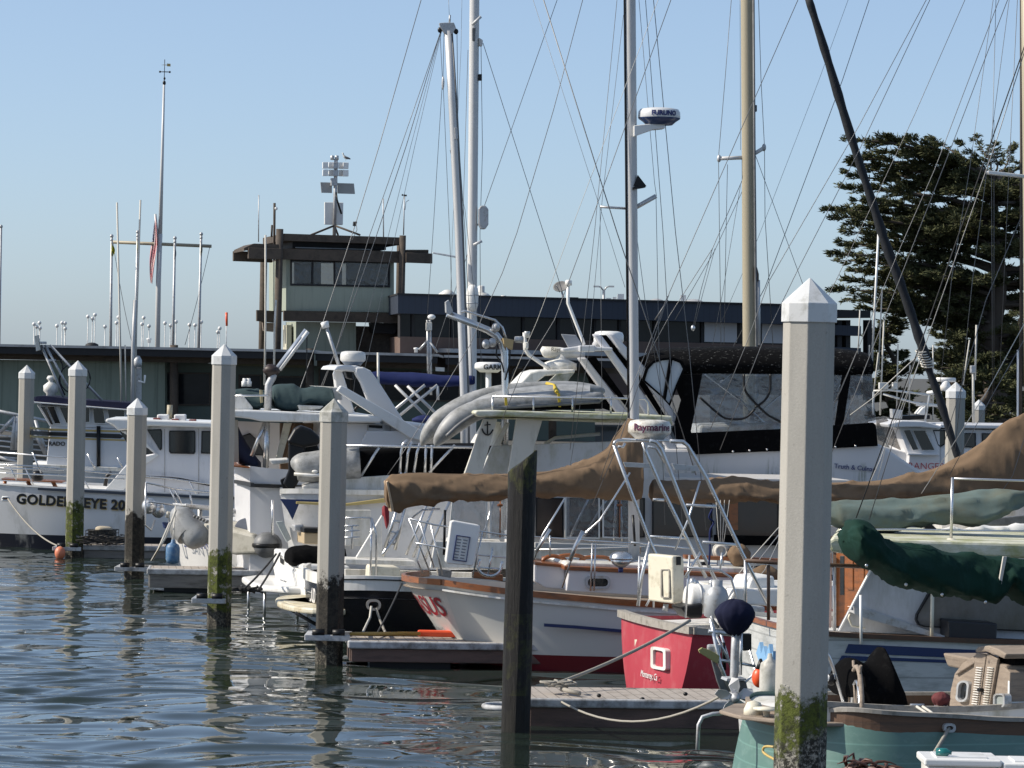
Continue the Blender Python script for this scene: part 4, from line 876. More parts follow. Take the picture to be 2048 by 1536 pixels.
    # mizzen boom under its green cover
    q = cloth(pl, [(1692, 1062, 1082), (1699, 1046, 1098), (1712, 1037, 1116), (1738, 1044, 1134), (1765, 1078, 1150), (1800, 1085, 1166), (1850, 1092, 1183), (1900, 1104, 1192), (1950, 1110, 1200), (1975, 1112, 1206), (1992, 1114, 1196), (2003, 1116, 1170), (2012, 1116, 1176), (2030, 1117, 1196), (2060, 1118, 1212), (2140, 1122, 1235), (2300, 1126, 1230)], 1.25, .24, .062, 4, 130, 32); q.build('boom_cover', green_c, t)
    for x, y in ((1733, 1131), (1812, 1169), (1884, 1189), (1971, 1204)): MB().ell(pl.at(x, y, 1.02), (.016, .01, .016), 8, 6).build('grommet', steel, t)
    q = MB(); slab(pl, [(2007, 1113), (2014, 1113), (2003, 1168), (1998, 1166)], .98, 1.0, q); q.build('cover_tie', wire_l, t)
    B.tube('mizzen_mast', mast_t, [(2330, 1300), (2345, -400)], .075, 1.25, 12); B.wire([(1712, 1036), (1843, 682), (2045, 104), (2110, -90)], 2.6, 1.25, 'topping_lift', wire_d); B.wire([(1738, 1040), (1812, 800), (1990, 290), (2110, -90)], 1.9, 1.25, 'stay')
green_boat()
def boat_bits():
    # orange ball and pale fender hanging between the two boats
    c = P(1519, 1355, 33); t = thing('ball_fender', 'orange ball fender hanging beside a pale cylinder fender', 'fender', c); MB().ell(c, (.075, .075, .10), 16, 12).build('ball', orange, t); MB().lathe(P(1521, 1338, 33), [(.05, 0), (.03, .05), (.012, .1)], 10).build('eye', black_p, t)
    c = P(1539, 1360, 32.2); q = MB(); q.lathe(c, [(.015, -.24), (.03, -.21), (.085, -.17), (.095, -.1), (.095, .1), (.085, .16), (.03, .20), (.02, .25)], 16); tag(q.build('fender', fend_w), 'grubby pale cylinder fender half hidden behind the tallest pile', 'fender', 'fenders')
    # outboard on its bracket
    Y = 33.6; pl = Pl(1470, Y, 10); t = thing('outboard_motor', 'raised outboard motor under a navy cloth hood', 'outboard motor', pl.at(1470, 1400, 0))
    sack(pl.at(1470, 1234, 0), (.178, .17, .165), 4, .14).build('hood', navy_c, t)
    MB().tube([pl.at(1472, 1250, 0), pl.at(1470, 1300, 0), pl.at(1469, 1345, 0), pl.at(1466, 1362, 0)], [.042, .042, .045, .035], 10).build('leg', galv, t)
    MB().tube([pl.at(1483, 1255, -.05), pl.at(1481, 1350, -.05)], .016, 6).build('tilt_rod', steel, t)
    q = MB(); slab(pl, [(1455, 1357), (1492, 1357), (1494, 1361), (1453, 1362)], -.12, .12, q); q.build('cavitation_plate', galv, t)
    q = MB(); slab(pl, [(1474, 1362), (1492, 1362), (1499, 1390), (1494, 1404), (1480, 1398)], -.03, .03, q); q.build('skeg', pvc_d, t, bevel=.01)
    hub = pl.at(1470, 1396, -.16); q = MB(); q.lathe(hub + pl.n * .12, [(.055, 0), (.06, .1), (.04, .16), (.0, .18)], 14, -pl.n); pr = q.build('propeller', galv, t); ORG[pr.name] = ORG[t.name]
    for k in range(5):
        a = k * 1.2566 + .35; u = pl.ax * math.cos(a) + Vector((0, 0, math.sin(a))); w = pl.ax * -math.sin(a) + Vector((0, 0, math.cos(a))); q = MB()
        q.prism([hub + u * .05 - w * .03, hub + u * .11 - w * .05 - pl.n * .02, hub + u * .19 - w * .035 - pl.n * .02, hub + u * .20 + w * .02 + pl.n * .03, hub + u * .12 + w * .055 + pl.n * .03, hub + u * .05 + w * .03], pl.n * .012); q.build('blade', alu, pr, bevel=.003)
    q = MB(); slab(pl, [(1455, 1268), (1503, 1268), (1503, 1300), (1488, 1302), (1484, 1280)], .1, .2, q); q.build('bracket', black_p, t)
    for pts in ([(1437, 1256), (1426, 1240), (1422, 1232)], ): MB().tube([pl.at(x, y, .05) for x, y in pts], .014, 6).build('tiller', galv, t)
    # self-steering gear
    pv = Pl(1440, 34.2, 12); t = thing('self_steering_gear', 'steel self steering gear with a pale blade and dark paddle', 'self steering gear', pv.at(1440, 1400, 0))
    def tb(pts, r, name='tube', m=steel): MB().tube([pv.at(x, y, o) for x, y, o in pts], r, 7).build(name, m, t)
    tb([(1422, 1238, 0), (1440, 1330, 0), (1472, 1405, 0)], .022, 'strut'); tb([(1417, 1262, 0), (1468, 1270, 0)], .02, 'crossbar'); tb([(1440, 1320, 0), (1510, 1332, .1)], .016, 'crossbar'); tb([(1432, 1270, .05), (1462, 1330, .05)], .014, 'strut'); tb([(1440, 1262, .3), (1465, 1345, .3)], .014, 'strut'); tb([(1494, 1280, .2), (1512, 1345, .2), (1490, 1365, 0)], .012, 'strut')
    q = MB(); slab(pv, [(1397, 1300), (1404, 1295), (1420, 1300), (1440, 1312), (1436, 1328), (1416, 1316), (1400, 1306)], -.03, .0, q); q.build('wind_blade', mat('dull_yellow_blade', (.32, .29, .12), .5), t, bevel=.006)
    q = MB(); slab(pv, [(1420, 1310), (1428, 1318), (1452, 1362), (1464, 1396), (1458, 1402), (1448, 1398), (1434, 1362)], .02, .05, q); q.build('paddle', pvc_d, t, bevel=.01)
    q = MB(); q.box(pv.at(1428, 1298, .05), (.14, .1, .09)); q.build('gearbox', galv, t, bevel=.02); tb([(1447, 1285, .1), (1449, 1340, .1)], .02, 'shaft', black_p)
    # nearest dock corner with crate and kelp
    bd = MB(); a = PZ(1560, 1590, .5); bd.prism([(3.0, 21, .12), (9, 21.3, .12), (9, 25.6, .12), (3.0, 25.3, .12)], (0, 0, .4)); bt = bd.build('finger_dock', deckm); tag(bt, 'nearest finger dock mostly below the picture, under the white crate', 'dock', 'floating finger docks')
    c = P(1965, 1519, 23.5); z0 = .52; t = thing('folding_crate', 'white plastic crates standing on the nearest dock', 'crate', (c.x, c.y, z0)); zt = c.z
    def crate(x, w, zt, name):
        q = MB(); q.prism([(x, c.y, z0), (x + w, c.y, z0), (x + w, c.y, zt - .05), (x, c.y, zt - .05)], (0, .42, 0)); q.build('body', white2, t, bevel=.02)
        q = MB(); q.prism([(x - .03, c.y - .03, zt - .05), (x + w + .03, c.y - .03, zt - .05), (x + w + .03, c.y - .03, zt), (x - .03, c.y - .03, zt)], (0, .48, 0)); q.build('rim', white, t, bevel=.012)
        q = MB(); q.prism([(x + .06, c.y + .05, zt - .002), (x + w - .06, c.y + .05, zt - .002), (x + w - .06, c.y + .36, zt - .002), (x + .06, c.y + .36, zt - .002)], (0, 0, .012)); q.build('lid', white, t)
    x0 = P(1857, 1520, 23.5).x; x1 = P(2000, 1520, 23.5).x; crate(x0, x1 - x0 - .02, zt, 'a'); crate(x1 + .05, .45, zt - .02, 'b')
    bc = P(1893, 1510, 23.6); bc.z = zt + .035; q = MB(); q.lathe(bc - Vector((.07, 0, 0)), [(.0, 0), (.028, .0), (.03, .07), (.014, .09), (.014, .105), (0, .105)], 14, Vector((1, -.3, 0))); bo = q.build('bottle', mat('teal_bottle', (.01, .12, .12), .15, var=.1)); tag(bo, 'teal bottle lying on the white crate', 'bottle'); 
    rg = random.Random(5); kc = P(1722, 1545, 24.0); q = MB()
    for i in range(70):
        p = kc + Vector((rg.uniform(-.13, .18), rg.uniform(-.1, .1), rg.uniform(-.12, .05))); pts = [p]; d = Vector((rg.uniform(-1, 1), rg.uniform(-.5, .5), rg.uniform(.2, 1)))
        for k in range(5): d = d + Vector((rg.uniform(-.5, .5), rg.uniform(-.3, .3), -.28)); pts.append(pts[-1] + d.normalized() * .045)
        q.tube(pts, [.014, .014, .012, .009, .006, .003], 5)
    o = q.build('kelp_heap', mat('brown_kelp', (.075, .03, .018), .45, var=.5, sc_=15)); o['kind'] = 'thing'; tag(o, 'tangled reddish brown kelp heap on top of a low post', 'kelp'); ORG[o.name] = Vector(); MB().tube([Vector((kc.x, kc.y, -1)), kc + Vector((0, 0, -.06))], .15, 12).build('post', timber, o)
boat_bits()
# ------------------------------------------------------------------ white boat with blue stripes
def stripe_boat():
    pl = Pl(1650, 35.3, 7); B = Boat('cabin_boat', 'weathered white planked cabin boat with two navy stripes and wooden door', 'boat', pl, 1800); t = B.t
    hm = mat('white_planked_hull', (.50, .51, .50), .5, var=.12, sc_=2, sv=(.5, .5, 3), dirt=((.22, .23, .22), .45, 3.5, (.5, .5, 2)), planks=((0, 0, 1), .19, .45))
    st = [(1562, 1256, .1, 1562, .5), (1650, 1268, .0, 1650, .15), (1800, 1276, 0, 1800, .0), (2048, 1285, 0, 2048, 0), (2300, 1280, .1, 2300, .2), (2600, 1245, 1.5, 2500, 1.5)]
    h, d, near, far, tt = hull(pl, 3.0, st, bulge=.1, deck=.05, flare=.0); h.build('hull', hm, t); d.build('deck', white2, t)
    band(near, .05, .035, pl.n, None, -.02).build('rub_rail', rail_w, t); band(tt, .05, .03, pl.ax, None, -.01).build('rub_rail', varnish, t)
    for pts in ([(1697, 1288), (2100, 1307), (2100, 1324), (1690, 1306)], [(1684, 1311), (2100, 1329), (2100, 1334), (1790, 1322), (1698, 1322), (1676, 1352), (1662, 1352)]):
        B.slab('blue_stripe', navy_p, pts, -.012, .004, 0)
    e = endplane(pl, 1562, 1300, .1)
    q = MB(); slab(e, [(1512, 1306), (1519, 1284), (1522, 1308), (1527, 1292), (1531, 1314), (1538, 1288), (1541, 1316), (1546, 1302), (1546, 1328), (1520, 1330)], -.14, -.10, q); q.build('blue_emblem', mat('pale_blue_paint', (.2, .38, .6), .5), t)
    # cabin
    cw = MB(); cw.prism([pl.at(x, y, .45) for x, y in ((1742, 1138), (1677, 1262), (2300, 1290), (2300, 1140))], (.3, 2.2, 0)); cw.build('cabin', mat('pale_blue_white_paint', (.52, .54, .57), .5, var=.06, dirt=((.33, .34, .33), .3, 3, (1, 1, .3))), t)
    B.slab('cabin_edge', white, [(1742, 1138), (1746, 1138), (1681, 1262), (1676.5, 1262)], .40, .46, .005)
    wp = [(1868, 1180), (1857, 1188), (1834, 1229), (1832, 1240), (1837, 1250), (1848, 1254), (2240, 1272), (2240, 1180)]
    f = frame(pl, wp, shrink(wp, 3.2), .38, .46).build('window', black_p, t); ORG[f.name] = ORG[t.name]; slab(pl, shrink(wp, 2), .415, .44).build('pane', mat('milky_dirty_window', (.17, .165, .16), .3, var=.2, sc_=2, dirt=((.09, .085, .06), .7, 2.5, (1, 1, .6))), f)
    cw = MB(); cw.prism([pl.at(x, y, -.05) for x, y in ((1655, 1084), (1668, 1076), (2300, 1094), (2300, 1122), (1700, 1110), (1662, 1104))], (.38, 3, 0)); cw.build('cabin_roof', algae_white, t, bevel=.03)
    B.slab('roof_trim', rail_w, [(1655, 1073), (2300, 1084), (2300, 1088), (1655, 1077)], 2.2, 2.4)
    dp = Pl(1705, 36.6, -38); B.slab('door_frame', rail_w, [(1666, 1100), (1742, 1102), (1742, 1258), (1664, 1256)], .04, .08, .005, None, dp)
    dr = B.slab('door', varnish, [(1672, 1104), (1740, 1106), (1738, 1254), (1671, 1252)], 0, .035, .01, None, dp); ORG[dr.name] = ORG[t.name]
    for x0, x1, y0, y1 in ((1694, 1706, 1112, 1180), (1716, 1728, 1112, 1180), (1694, 1728, 1212, 1246)): B.slab('door_panel', varnish, [(x0, y0), (x1, y0), (x1, y1), (x0, y1)], -.012, .002, .008, dr, dp)
    B.slab('door_window', glass, [(1680, 1112), (1688, 1112), (1688, 1190), (1680, 1190)], -.006, .002, .003, dr, dp)
    B.slab('bulkhead', mat('pinkish_panel', (.36, .27, .25), .6), [(1600, 1104), (1664, 1106), (1664, 1256), (1600, 1252)], 1.3, 1.4)
    # rails
    B.tube('hand_rail', rail_w, [(1490, 1121), (1560, 1126), (1650, 1130), (1745, 1134)], .022, .5, 8)
    for x, y0, y1, m in ((1491, 1120, 1232, steel), (1537, 1130, 1240, rail_w), (1669, 1132, 1262, galv)): B.tube('rail_post', m, [(x, y0), (x, y1)], .018, .5)
    B.tube('post', white, [(1721.5, 1190), (1722.5, 1288)], .016, -.05); B.tube('post', cream, [(1865, 1188), (1863.5, 1275)], .02, .05)
    B.tube('roof_rail', steel, [(1680, 1060), (1790, 1059), (2060, 1063)], .011, .4); B.tube('roof_rail', steel, [(1905, 957), (2100, 963)], .012, .35); B.tube('roof_post', steel, [(1905, 955), (1902, 1084)], .016, .35)
    MB().lathe(pl.at(1902, 1084, .35), [(.07, 0), (.07, .015), (.03, .04)], 10).build('post_base', cream, t)
    B.tube('roof_rail', steel, [(1655, 1050), (1690, 1056), (1740, 1058)], .011, 2.4)
    q = cloth(pl, [(1860, 1062, 1074), (1900, 1052, 1070), (1930, 1056, 1068), (1960, 1052, 1072), (2000, 1050, 1070), (2060, 1050, 1066)], 2.5, .1, .05, 7, 40, 10, 4); q.build('folded_sail', white, t)
    B.slab('wire_basket', pvc_d, [(1960, 1040), (2100, 1025), (2100, 1050), (1975, 1052)], 2.7, 2.8)
    B.slab('blue_screen', glass_b, [(1842, 1044), (1856, 1040), (1890, 1074), (1862, 1076)], 2.3, 2.4)
    # sail cover above the roof
    q = cloth(pl, [(1560, 1008, 1024), (1610, 1006, 1032), (1655, 1005, 1042), (1700, 1003, 1058), (1760, 1002, 1064), (1820, 996, 1053), (1880, 987, 1048), (1940, 985, 1049), (1975, 984, 1038), (2000, 979, 1028), (2040, 982, 1012), (2075, 988, 1006)], 1.5, .25, .075, 2.2, 100, 28, 3); q.build('sail_cover', teal_c, t)
    # things on deck
    q = MB(); slab(pl, [(1896, 1241), (1995, 1247), (1993, 1283), (1898, 1278)], .05, .42, q); o = q.build('storage_box', mat('blue_black_plastic', (.012, .014, .02), .4), None, bevel=.015); tag(o, 'black storage box standing on the side deck under the dirty window', 'box')
    t2 = thing('gangplank', 'folded aluminium gangplank lying aslant on the white boat deck', 'gangplank', pl.at(1800, 1260, .2))
    q = MB(); slab(pl, [(1708, 1213), (1736, 1220), (1890, 1272), (1886, 1280), (1730, 1236), (1709, 1228)], .08, .12, q); slab(pl, [(1708, 1213), (1736, 1220), (1890, 1272), (1886, 1280), (1730, 1236), (1709, 1228)], .42, .46, q); q.build('side_rail', galv, t2)
    q = MB(); slab(pl, [(1709, 1222), (1888, 1276), (1886, 1279), (1709, 1227)], .12, .42, q); q.build('tread', alu, t2); q = MB(); slab(pl, [(1736, 1220), (1822, 1251), (1770, 1248), (1738, 1236)], .2, .3, q); q.build('panel', alu, t2)
    MB().tube([pl.at(x, y, .25) for x, y in ((1700, 1228), (1697, 1236), (1704, 1252), (1730, 1256))], .012, 6).build('foot', cream, t2)
stripe_boat()
# ------------------------------------------------------------------ red boat with the stainless arch
def radar(B_or_t, pl, px0, px1, pyt, pyb, off, mname, body, name='radar_dome', base=None):
    a = pl.at(px0, pyb, off); b = pl.at(px1, pyb, off); r = (b - a).length / 2; c = (a + b) / 2; h = (pl.at(px0, pyt, off) - a).length
    q = MB(); q.lathe(c, [(0, 0), (r * .62, 0), (r * .80, h * .2), (r * .97, h * .34), (r, h * .42), (r * .985, h * .75), (r * .9, h * .92), (r * .6, h * .99), (0, h)], 28)
    return q.build(name, body, B_or_t), c, r, h
def wraptext(s, size, m, name, par, c, r, z, ang=0, bold=0.0):
    """lettering bent round an upright cylinder of radius r at c, centred on the side facing -Y turned by ang"""
    cu = bpy.data.curves.new('l', 'FONT'); cu.body = s; cu.size = size; cu.offset = bold; cu.align_x = 'CENTER'; cu.resolution_u = 3
    t = bpy.data.objects.new('l', cu); col.objects.link(t); dg = bpy.context.evaluated_depsgraph_get(); dg.update(); me = bpy.data.meshes.new_from_object(t.evaluated_get(dg)); bpy.data.objects.remove(t)
    vs_ = []
    for v in me.vertices:
        a = v.co.x / r + ang; vs_.append(c + Vector((math.sin(a) * (r + .006), -math.cos(a) * (r + .006), z + v.co.y)))
    q = MB(); q.add(vs_, [tuple(p.vertices) for p in me.polygons]); return q.build(name, m, par)
def red_boat():
    pl = Pl(1386, 46, 16); B = Boat('sailboat', 'red hulled sailboat with stainless arch and white capped stern rails', 'sailboat', pl, 1420); t = B.t
    st = [(1386, 1264, .0, 1340, .7), (1480, 1267, -.02, 1470, .35), (1620, 1260, 0, 1620, .15), (1850, 1245, .1, 1850, .2), (2060, 1225, .6, 2020, .8), (2250, 1205, 1.58, 2150, 1.58)]
    h, d, near, far, tt = hull(pl, 3.15, st, bulge=.10, deck=.06, flare=.12); h.build('hull', red_p, t); d.build('deck', white2, t)
    band(near, .09, .05, pl.n, None, -.03).build('toe_rail', cap_g, t); band(tt, .10, .06, pl.ax, None, -.03).build('toe_rail', cap_g, t)
    e = endplane(pl, 1386, 1264, 0)
    # stern window
    wo = rrect(1301, 1295, 1331, 1339, 5, 3); wo = [(x, y + (x - 1316) * .18) for x, y in wo]; f = frame(e, wo, shrink(wo, 5, 6), -.15, .05).build('window', white2, t); ORG[f.name] = ORG[t.name]
    slab(e, shrink(wo, 4), .0, .03).build('pane', glass, f)
    e2 = [(1269, 1279), (1274, 1279), (1275, 1320), (1271, 1322)]; slab(e, e2, -.10, .02).build('window', cream, t)
    a = e.at(1281, 1352, -.17); b = e.at(1330, 1366, -.17); text('Monterey, Ca', .13, letter_w, 'lettering', t, a, b - a, (0, 0, 1), 0, .004, shear=.3)
    # arch
    R_ = .026
    for pts, o in (([(1228, 890), (1230, 884), (1236, 881), (1306, 881)], 2.6), ([(1228, 890), (1262, 985), (1300, 1083), (1317, 1120), (1345, 1190)], 2.6), ([(1300, 1083), (1284, 1150), (1276, 1212)], 2.6), ([(1286, 885), (1292, 905), (1318, 965), (1365, 1060), (1412, 1155)], 1.9),
                   ([(1300, 881), (1312, 884), (1322, 897), (1347, 960), (1400, 1095), (1452, 1205)], .8), ([(1340, 882), (1366, 883), (1376, 892), (1415, 960), (1480, 1098), (1556, 1250)], .25)):
        B.tube('arch_tube', steel, pts, R_, o, 9)
    for pts, o in (([(1306, 999), (1328, 1000)], 2.3), ([(1372, 1010), (1432, 1013)], .5), ([(1300, 1073), (1372, 1077)], 2.3), ([(1405, 1084), (1480, 1090)], .5), ([(1236, 893), (1246, 894), (1250, 886)], 2.4), ([(1296, 893), (1312, 896), (1330, 925)], .9)): B.tube('arch_bar', steel, pts, .02, o)
    for pts, o in (([(1247, 924), (1300, 927), (1304, 936), (1251, 934)], 2.2), ([(1344, 927), (1395, 932), (1398, 943), (1350, 940)], .6)): B.slab('arch_plate', galv, pts, o, o + .03, .004)
    B.tube('arch_brace', steel, [(1350, 1100), (1376, 1040), (1400, 962)], .014, 1.2); B.tube('arch_brace', steel, [(1405, 1098), (1370, 1155)], .022, .9)
    B.slab('radar_mount', steel, [(1270, 878), (1350, 880), (1350, 884), (1270, 882)], 1.2, 1.8)
    o, c, r, hh = radar(t, pl, 1257.5, 1340, 839, 880, 1.5, '', mat('grimy_white_dome', (.62, .60, .55), .4, var=.08, dirt=((.22, .18, .13), .5, 9, None))); wraptext('Raymarine', .135, mat('maroon_lettering', (.10, .012, .05), .5), 'lettering', t, c, r, hh * .48, .12, .0035)
    B.tube('arch_rope', blue_c, [(1425, 1018), (1418, 1035), (1428, 1045), (1420, 1062), (1420, 1100), (1418, 1130)], .014, .6, 5, 16)
    # stern rails
    for pts, o in (([(1262, 1085), (1290, 1088), (1390, 1098)], 2.9), ([(1279, 1112), (1276, 1212)], 2.9), ([(1308, 1112), (1307, 1215)], 2.3), ([(1379, 1110), (1371, 1236)], .9), ([(1375, 1135), (1440, 1140), (1462, 1155), (1472, 1190), (1477, 1215)], .6), ([(1444, 1105), (1440, 1145)], .8), ([(1310, 1180), (1292, 1212)], 2.5)): B.tube('stern_rail', steel, pts, .016, o)
    q = MB(); slab(pl, [(1262, 1240), (1272, 1240), (1272, 1260), (1262, 1260)], 2.9, 3, q)
    # boxed gear
    o2 = 2.0; q = MB(); slab(pl, rrect(1317, 1108, 1342, 1206, 5, 3) , o2, o2 + .4, q)
    t2 = thing('engine_cover', 'tall cream plastic locker clamped on the stern rail of the red boat', 'locker', pl.at(1342, 1205, 1.9))
    pc = Pl(1345, 47.6, 32); q = MB(); slab(pc, [(1345, 1112), (1366, 1112), (1369, 1122), (1369, 1195), (1364, 1206), (1346, 1208)], 0, .62, q); q.build('body', cream, t2, bevel=.03, seg=3)
    ec = endplane(pc, 1345, 1160, 0); q = MB(); fr_ = rrect(1321, 1138, 1339, 1196, 3, 2); frame(ec, fr_, shrink(fr_, 2), -.015, .01, q); q.build('panel_line', cap_g, t2)
    q = MB(); slab(pc, [(1354, 1113), (1362, 1113), (1362, 1130), (1354, 1130)], -.02, .02, q); q.build('vent_grille', black_p, t2)
    MB().tube([pl.at(1332, 1208, 2.0), pl.at(1330, 1222, 2.0)], .04, 8).build('clamp', galv, t2)
    c = pl.at(1432, 1236, .55); q = MB(); r = .165; q.lathe(c, [(r * .7, 0), (r, .03), (r, .30), (r * .85, .38), (r * .55, .43), (r * .5, .44), (r * .5, .52), (r * .3, .52), (0, .5)], 20); tag(q.build('gas_bottle', mat('galvanised_paint', (.36, .38, .4), .5, .2, var=.15, sc_=6, dirt=((.2, .17, .13), .3, 9, None))), 'grey propane bottle standing on the red boat stern', 'gas bottle')
    t3 = thing('liferaft_canister', 'white liferaft canister on the deck behind the propane bottle', 'liferaft', pl.at(1400, 1210, 1.2)); a, b = pl.at(1372, 1195, 1.3), pl.at(1440, 1200, 1.3); q = MB(); q.lathe(a, [(0, 0), (.17, .01), (.2, .05), (.2, (b - a).length - .05), (.17, (b - a).length - .01), (0, (b - a).length)], 18, b - a); q.build('shell', white, t3)
    for u in (.3, .7): q = MB(); q.lathe(a.lerp(b, u), [(.2, 0), (.208, 0), (.208, .03), (.2, .03)], 18, b - a); q.build('strap', galv, t3)
    q = MB(); slab(pl, [(1490, 1190), (1503, 1154), (1550, 1151), (1552, 1190)], .9, 1.6, q); o = q.build('deck_bag', mat('white_vinyl_bag', (.66, .66, .64), .4, bump=.3, bsc=6), None, bevel=.05, seg=3); tag(o, 'white vinyl bag lying on the red boat deck behind the arch legs', 'bag')
    B.slab('black_locker', black_p, [(1362, 1214), (1408, 1206), (1406, 1236), (1380, 1238)], 1.0, 1.5, .04); B.slab('winch_block', galv, [(1500, 1213), (1530, 1213), (1530, 1240), (1498, 1240)], .4, .7, .02)
    for x, y in ((1385, 1165), (1424, 1168), (1392, 1170)): MB().ell(pl.at(x, y, 1.4), (.05, .05, .07), 10, 7).build('deck_fitting', steel, t)
    # coachroof behind
    B.slab('coachroof', white2, [(1455, 1208), (1470, 1178), (1750, 1176), (1800, 1225)], .7, 2.5, .03)
    # lines
    q = MB(); q.tube(sag(pl.at(1380, 1241, .0), P(1098, 1372, 43.3), .06), .022, 7); tag(q.build('mooring_line', rope), 'grey mooring line from the red boat to the finger dock cleat', 'rope', 'mooring lines')
    q = MB(); q.tube(sag(P(1110, 1396, 42.9), P(1452, 1386, 36.5), .30, 14), .014, 6); tag(q.build('mooring_line', rope), 'slack pale line drooping along the edge of the finger dock', 'rope', 'mooring lines')
    q = MB()
    for k in range(5): a = P(1098 + k * 9, 1366 + (k % 3) * 4, 43.3); q.tube([a + Vector((.12 * math.cos(i * .9), .15 * math.sin(i * .9), .012 * i * .3)) for i in range(9)], .014, 5)
    q.tube([P(1122, 1378, 43.2), P(1160, 1387, 43)], .03, 6); tag(q.build('rope_coil', rope), 'pale coiled rope heaped on the end of the finger dock', 'rope coil')
    for i, (x, y) in enumerate(((1198, 1391), (1285, 1398), (1371, 1388))):
        q = MB(); c = P(x, y, 42.9); q.ell(c, (.03, .03, .025), 8, 6); tag(q.build('mussel_shell', black_p), ('small dark mussel shell on the planks nearest the black timber pile', 'small dark mussel shell in the middle of the planked finger dock', 'small dark mussel shell below the red stern')[i], 'shell', 'mussel shells')
red_boat()
# ------------------------------------------------------------------ white ketch with the tan sail covers
def ketch():
    pl = Pl(900, 50.3, 7); B = Boat('sailboat', 'white hulled ketch with varnished rails and tan sail covers', 'sailboat', pl, 1050, 1.7); t = B.t
    hm = mat('ketch_hull_paint', (.56, .56, .53), .3, var=.05, sc_=.8, bands=[(0, (.13, .012, .018)), (.22, (.56, .56, .53))], rvar=.05)
    st = [(884, 1168, .62, 960, 1.35), (930, 1175, .42, 990, 1.0), (990, 1183, .26, 1020, .7), (1060, 1191, .12, 1070, .45), (1180, 1202, .0, 1180, .2), (1290, 1211, .0, 1290, .05), (1500, 1218, .0, 1500, .05), (1800, 1210, .25, 1790, .4), (2100, 1180, .9, 2040, 1.2), (2330, 1150, 1.7, 2200, 1.7)]
    h, d, near, far, tt = hull(pl, 3.4, st, n=40, bulge=.48, deck=.10, flare=.05, tw=.15); h.build('hull', hm, t); d.build('deck', teak, t)
    band(near, .09, .028, pl.n, None, -.02).build('cap_rail', varnish, t); band(tt, .09, .028, pl.ax, None, -.02).build('cap_rail', varnish, t)
    g = [p - pl.n * .012 for p in near]; band(g, .028, .02, pl.n, None, -.10).build('sheer_bead', white2, t)
    q = MB(); g = []
    for x, y in ((1088, 1253), (1150, 1257), (1220, 1263), (1290, 1269)): g.append(pl.at(x, y, -.05 if x > 1100 else -.01))
    band(g, .045, .03, pl.n).build('rub_strake', navy_p, t)
    # name on the rounded stern
    k0, k1 = tt[5], tt[0]
    Bt = pl.atz(960, -.35, 1.35)
    def st_pt(u, zz):   # u = 0 near corner .. 1 far corner
        a = tt[int(u * 10)].lerp(tt[min(10, int(u * 10) + 1)], u * 10 - int(u * 10)); t_ = min(1, max(0, (tt[0].z - zz) / (tt[0].z + .35)))
        n0 = near[0].lerp(Bt, t_); mid = 1.7; n1 = n0 + pl.n * 2 * (mid - (n0 - pl.o).dot(pl.n)); p = n0.lerp(n1, u) - pl.ax * .48 * (1 - (2 * u - 1) ** 2) * (1 - t_ * .85) - pl.n * .05 * math.sin(math.pi * t_) * (1 - 2 * u); return p - pl.ax * .012 - pl.n * .008 * (1 - u)
    def stern_text(s_, size, z, m, bold=0, cx=.5, width=None):
        cu = bpy.data.curves.new('l', 'FONT'); cu.body = s_; cu.size = size; cu.offset = bold; cu.align_x = 'CENTER'; cu.resolution_u = 3
        o = bpy.data.objects.new('l', cu); col.objects.link(o); dg = bpy.context.evaluated_depsgraph_get(); dg.update(); me = bpy.data.meshes.new_from_object(o.evaluated_get(dg)); bpy.data.objects.remove(o)
        w = (far[0] - near[0]).length; q = MB(); q.add([st_pt(min(.999, max(.001, cx - v.co.x / w)), z + v.co.y) for v in me.vertices], [tuple(p.vertices) for p in me.polygons]); q.build('lettering', m, t)
    stern_text('PEGASUS', .40, near[0].z - .50, letter_r, .006, .43); stern_text('MOSS LANDING', .15, near[0].z - .80, letter_g, 0, .46)
    # pulpit and rails
    for pts, o in (([(818, 1037), (870, 1050), (955, 1062), (1012, 1070), (1290, 1088)], .25), ([(832, 1086), (890, 1097), (960, 1110), (1060, 1120)], .25), ([(818, 1037), (862, 1150)], .6), ([(818, 1040), (845, 1020), (880, 1018)], 1.6), ([(862, 1050), (885, 1150)], .3), ([(1100, 1071), (1100, 1112)], .2), ([(1185, 1086), (1181, 1182)], .05), ([(1191, 1088), (1188, 1182)], .05), ([(965, 1064), (945, 1155)], .2), ([(1070, 1100), (1290, 1092)], 2.6), ([(840, 1045), (868, 1135)], .5), ([(855, 1042), (834, 1120), (845, 1146)], .9)): B.tube('stern_rail', steel, pts, .0135, o)
    for pts in ([(1130, 996), (1085, 1070), (1068, 1120)], [(1260, 945), (1200, 1040), (1155, 1080), (1124, 1176)]): B.tube('shroud', steel, pts, .014, .1)
    B.tube('shroud_fitting', steel, [(1166, 1062), (1152, 1090), (1140, 1122)], .032, .1, 8); B.tube('shroud_fitting', steel, [(1100, 1058), (1072, 1104)], .028, .1, 8)
    # cabin
    wh = mat('cabin_white_paint', (.64, .63, .64), .35, var=.04)
    B.slab('deck_box', wh, [(1072, 1130), (1091, 1126), (1130, 1130), (1130, 1180), (1091, 1176), (1072, 1165)], .75, 1.9, .02); B.slab('deck_box_lid', varnish, [(1070, 1124), (1136, 1130), (1136, 1136), (1070, 1130)], .7, 1.95, .01)
    B.slab('cabin', wh, [(1138, 1140), (1500, 1156), (1500, 1205), (1132, 1182)], .42, 2.9, .015); B.slab('cabin_trim', varnish, [(1128, 1132), (1500, 1148), (1500, 1156), (1128, 1140)], .38, 2.94, .01)
    B.slab('cabin_roof', white2, [(1136, 1124), (1500, 1136), (1500, 1148), (1128, 1132)], .6, 2.7, .02)
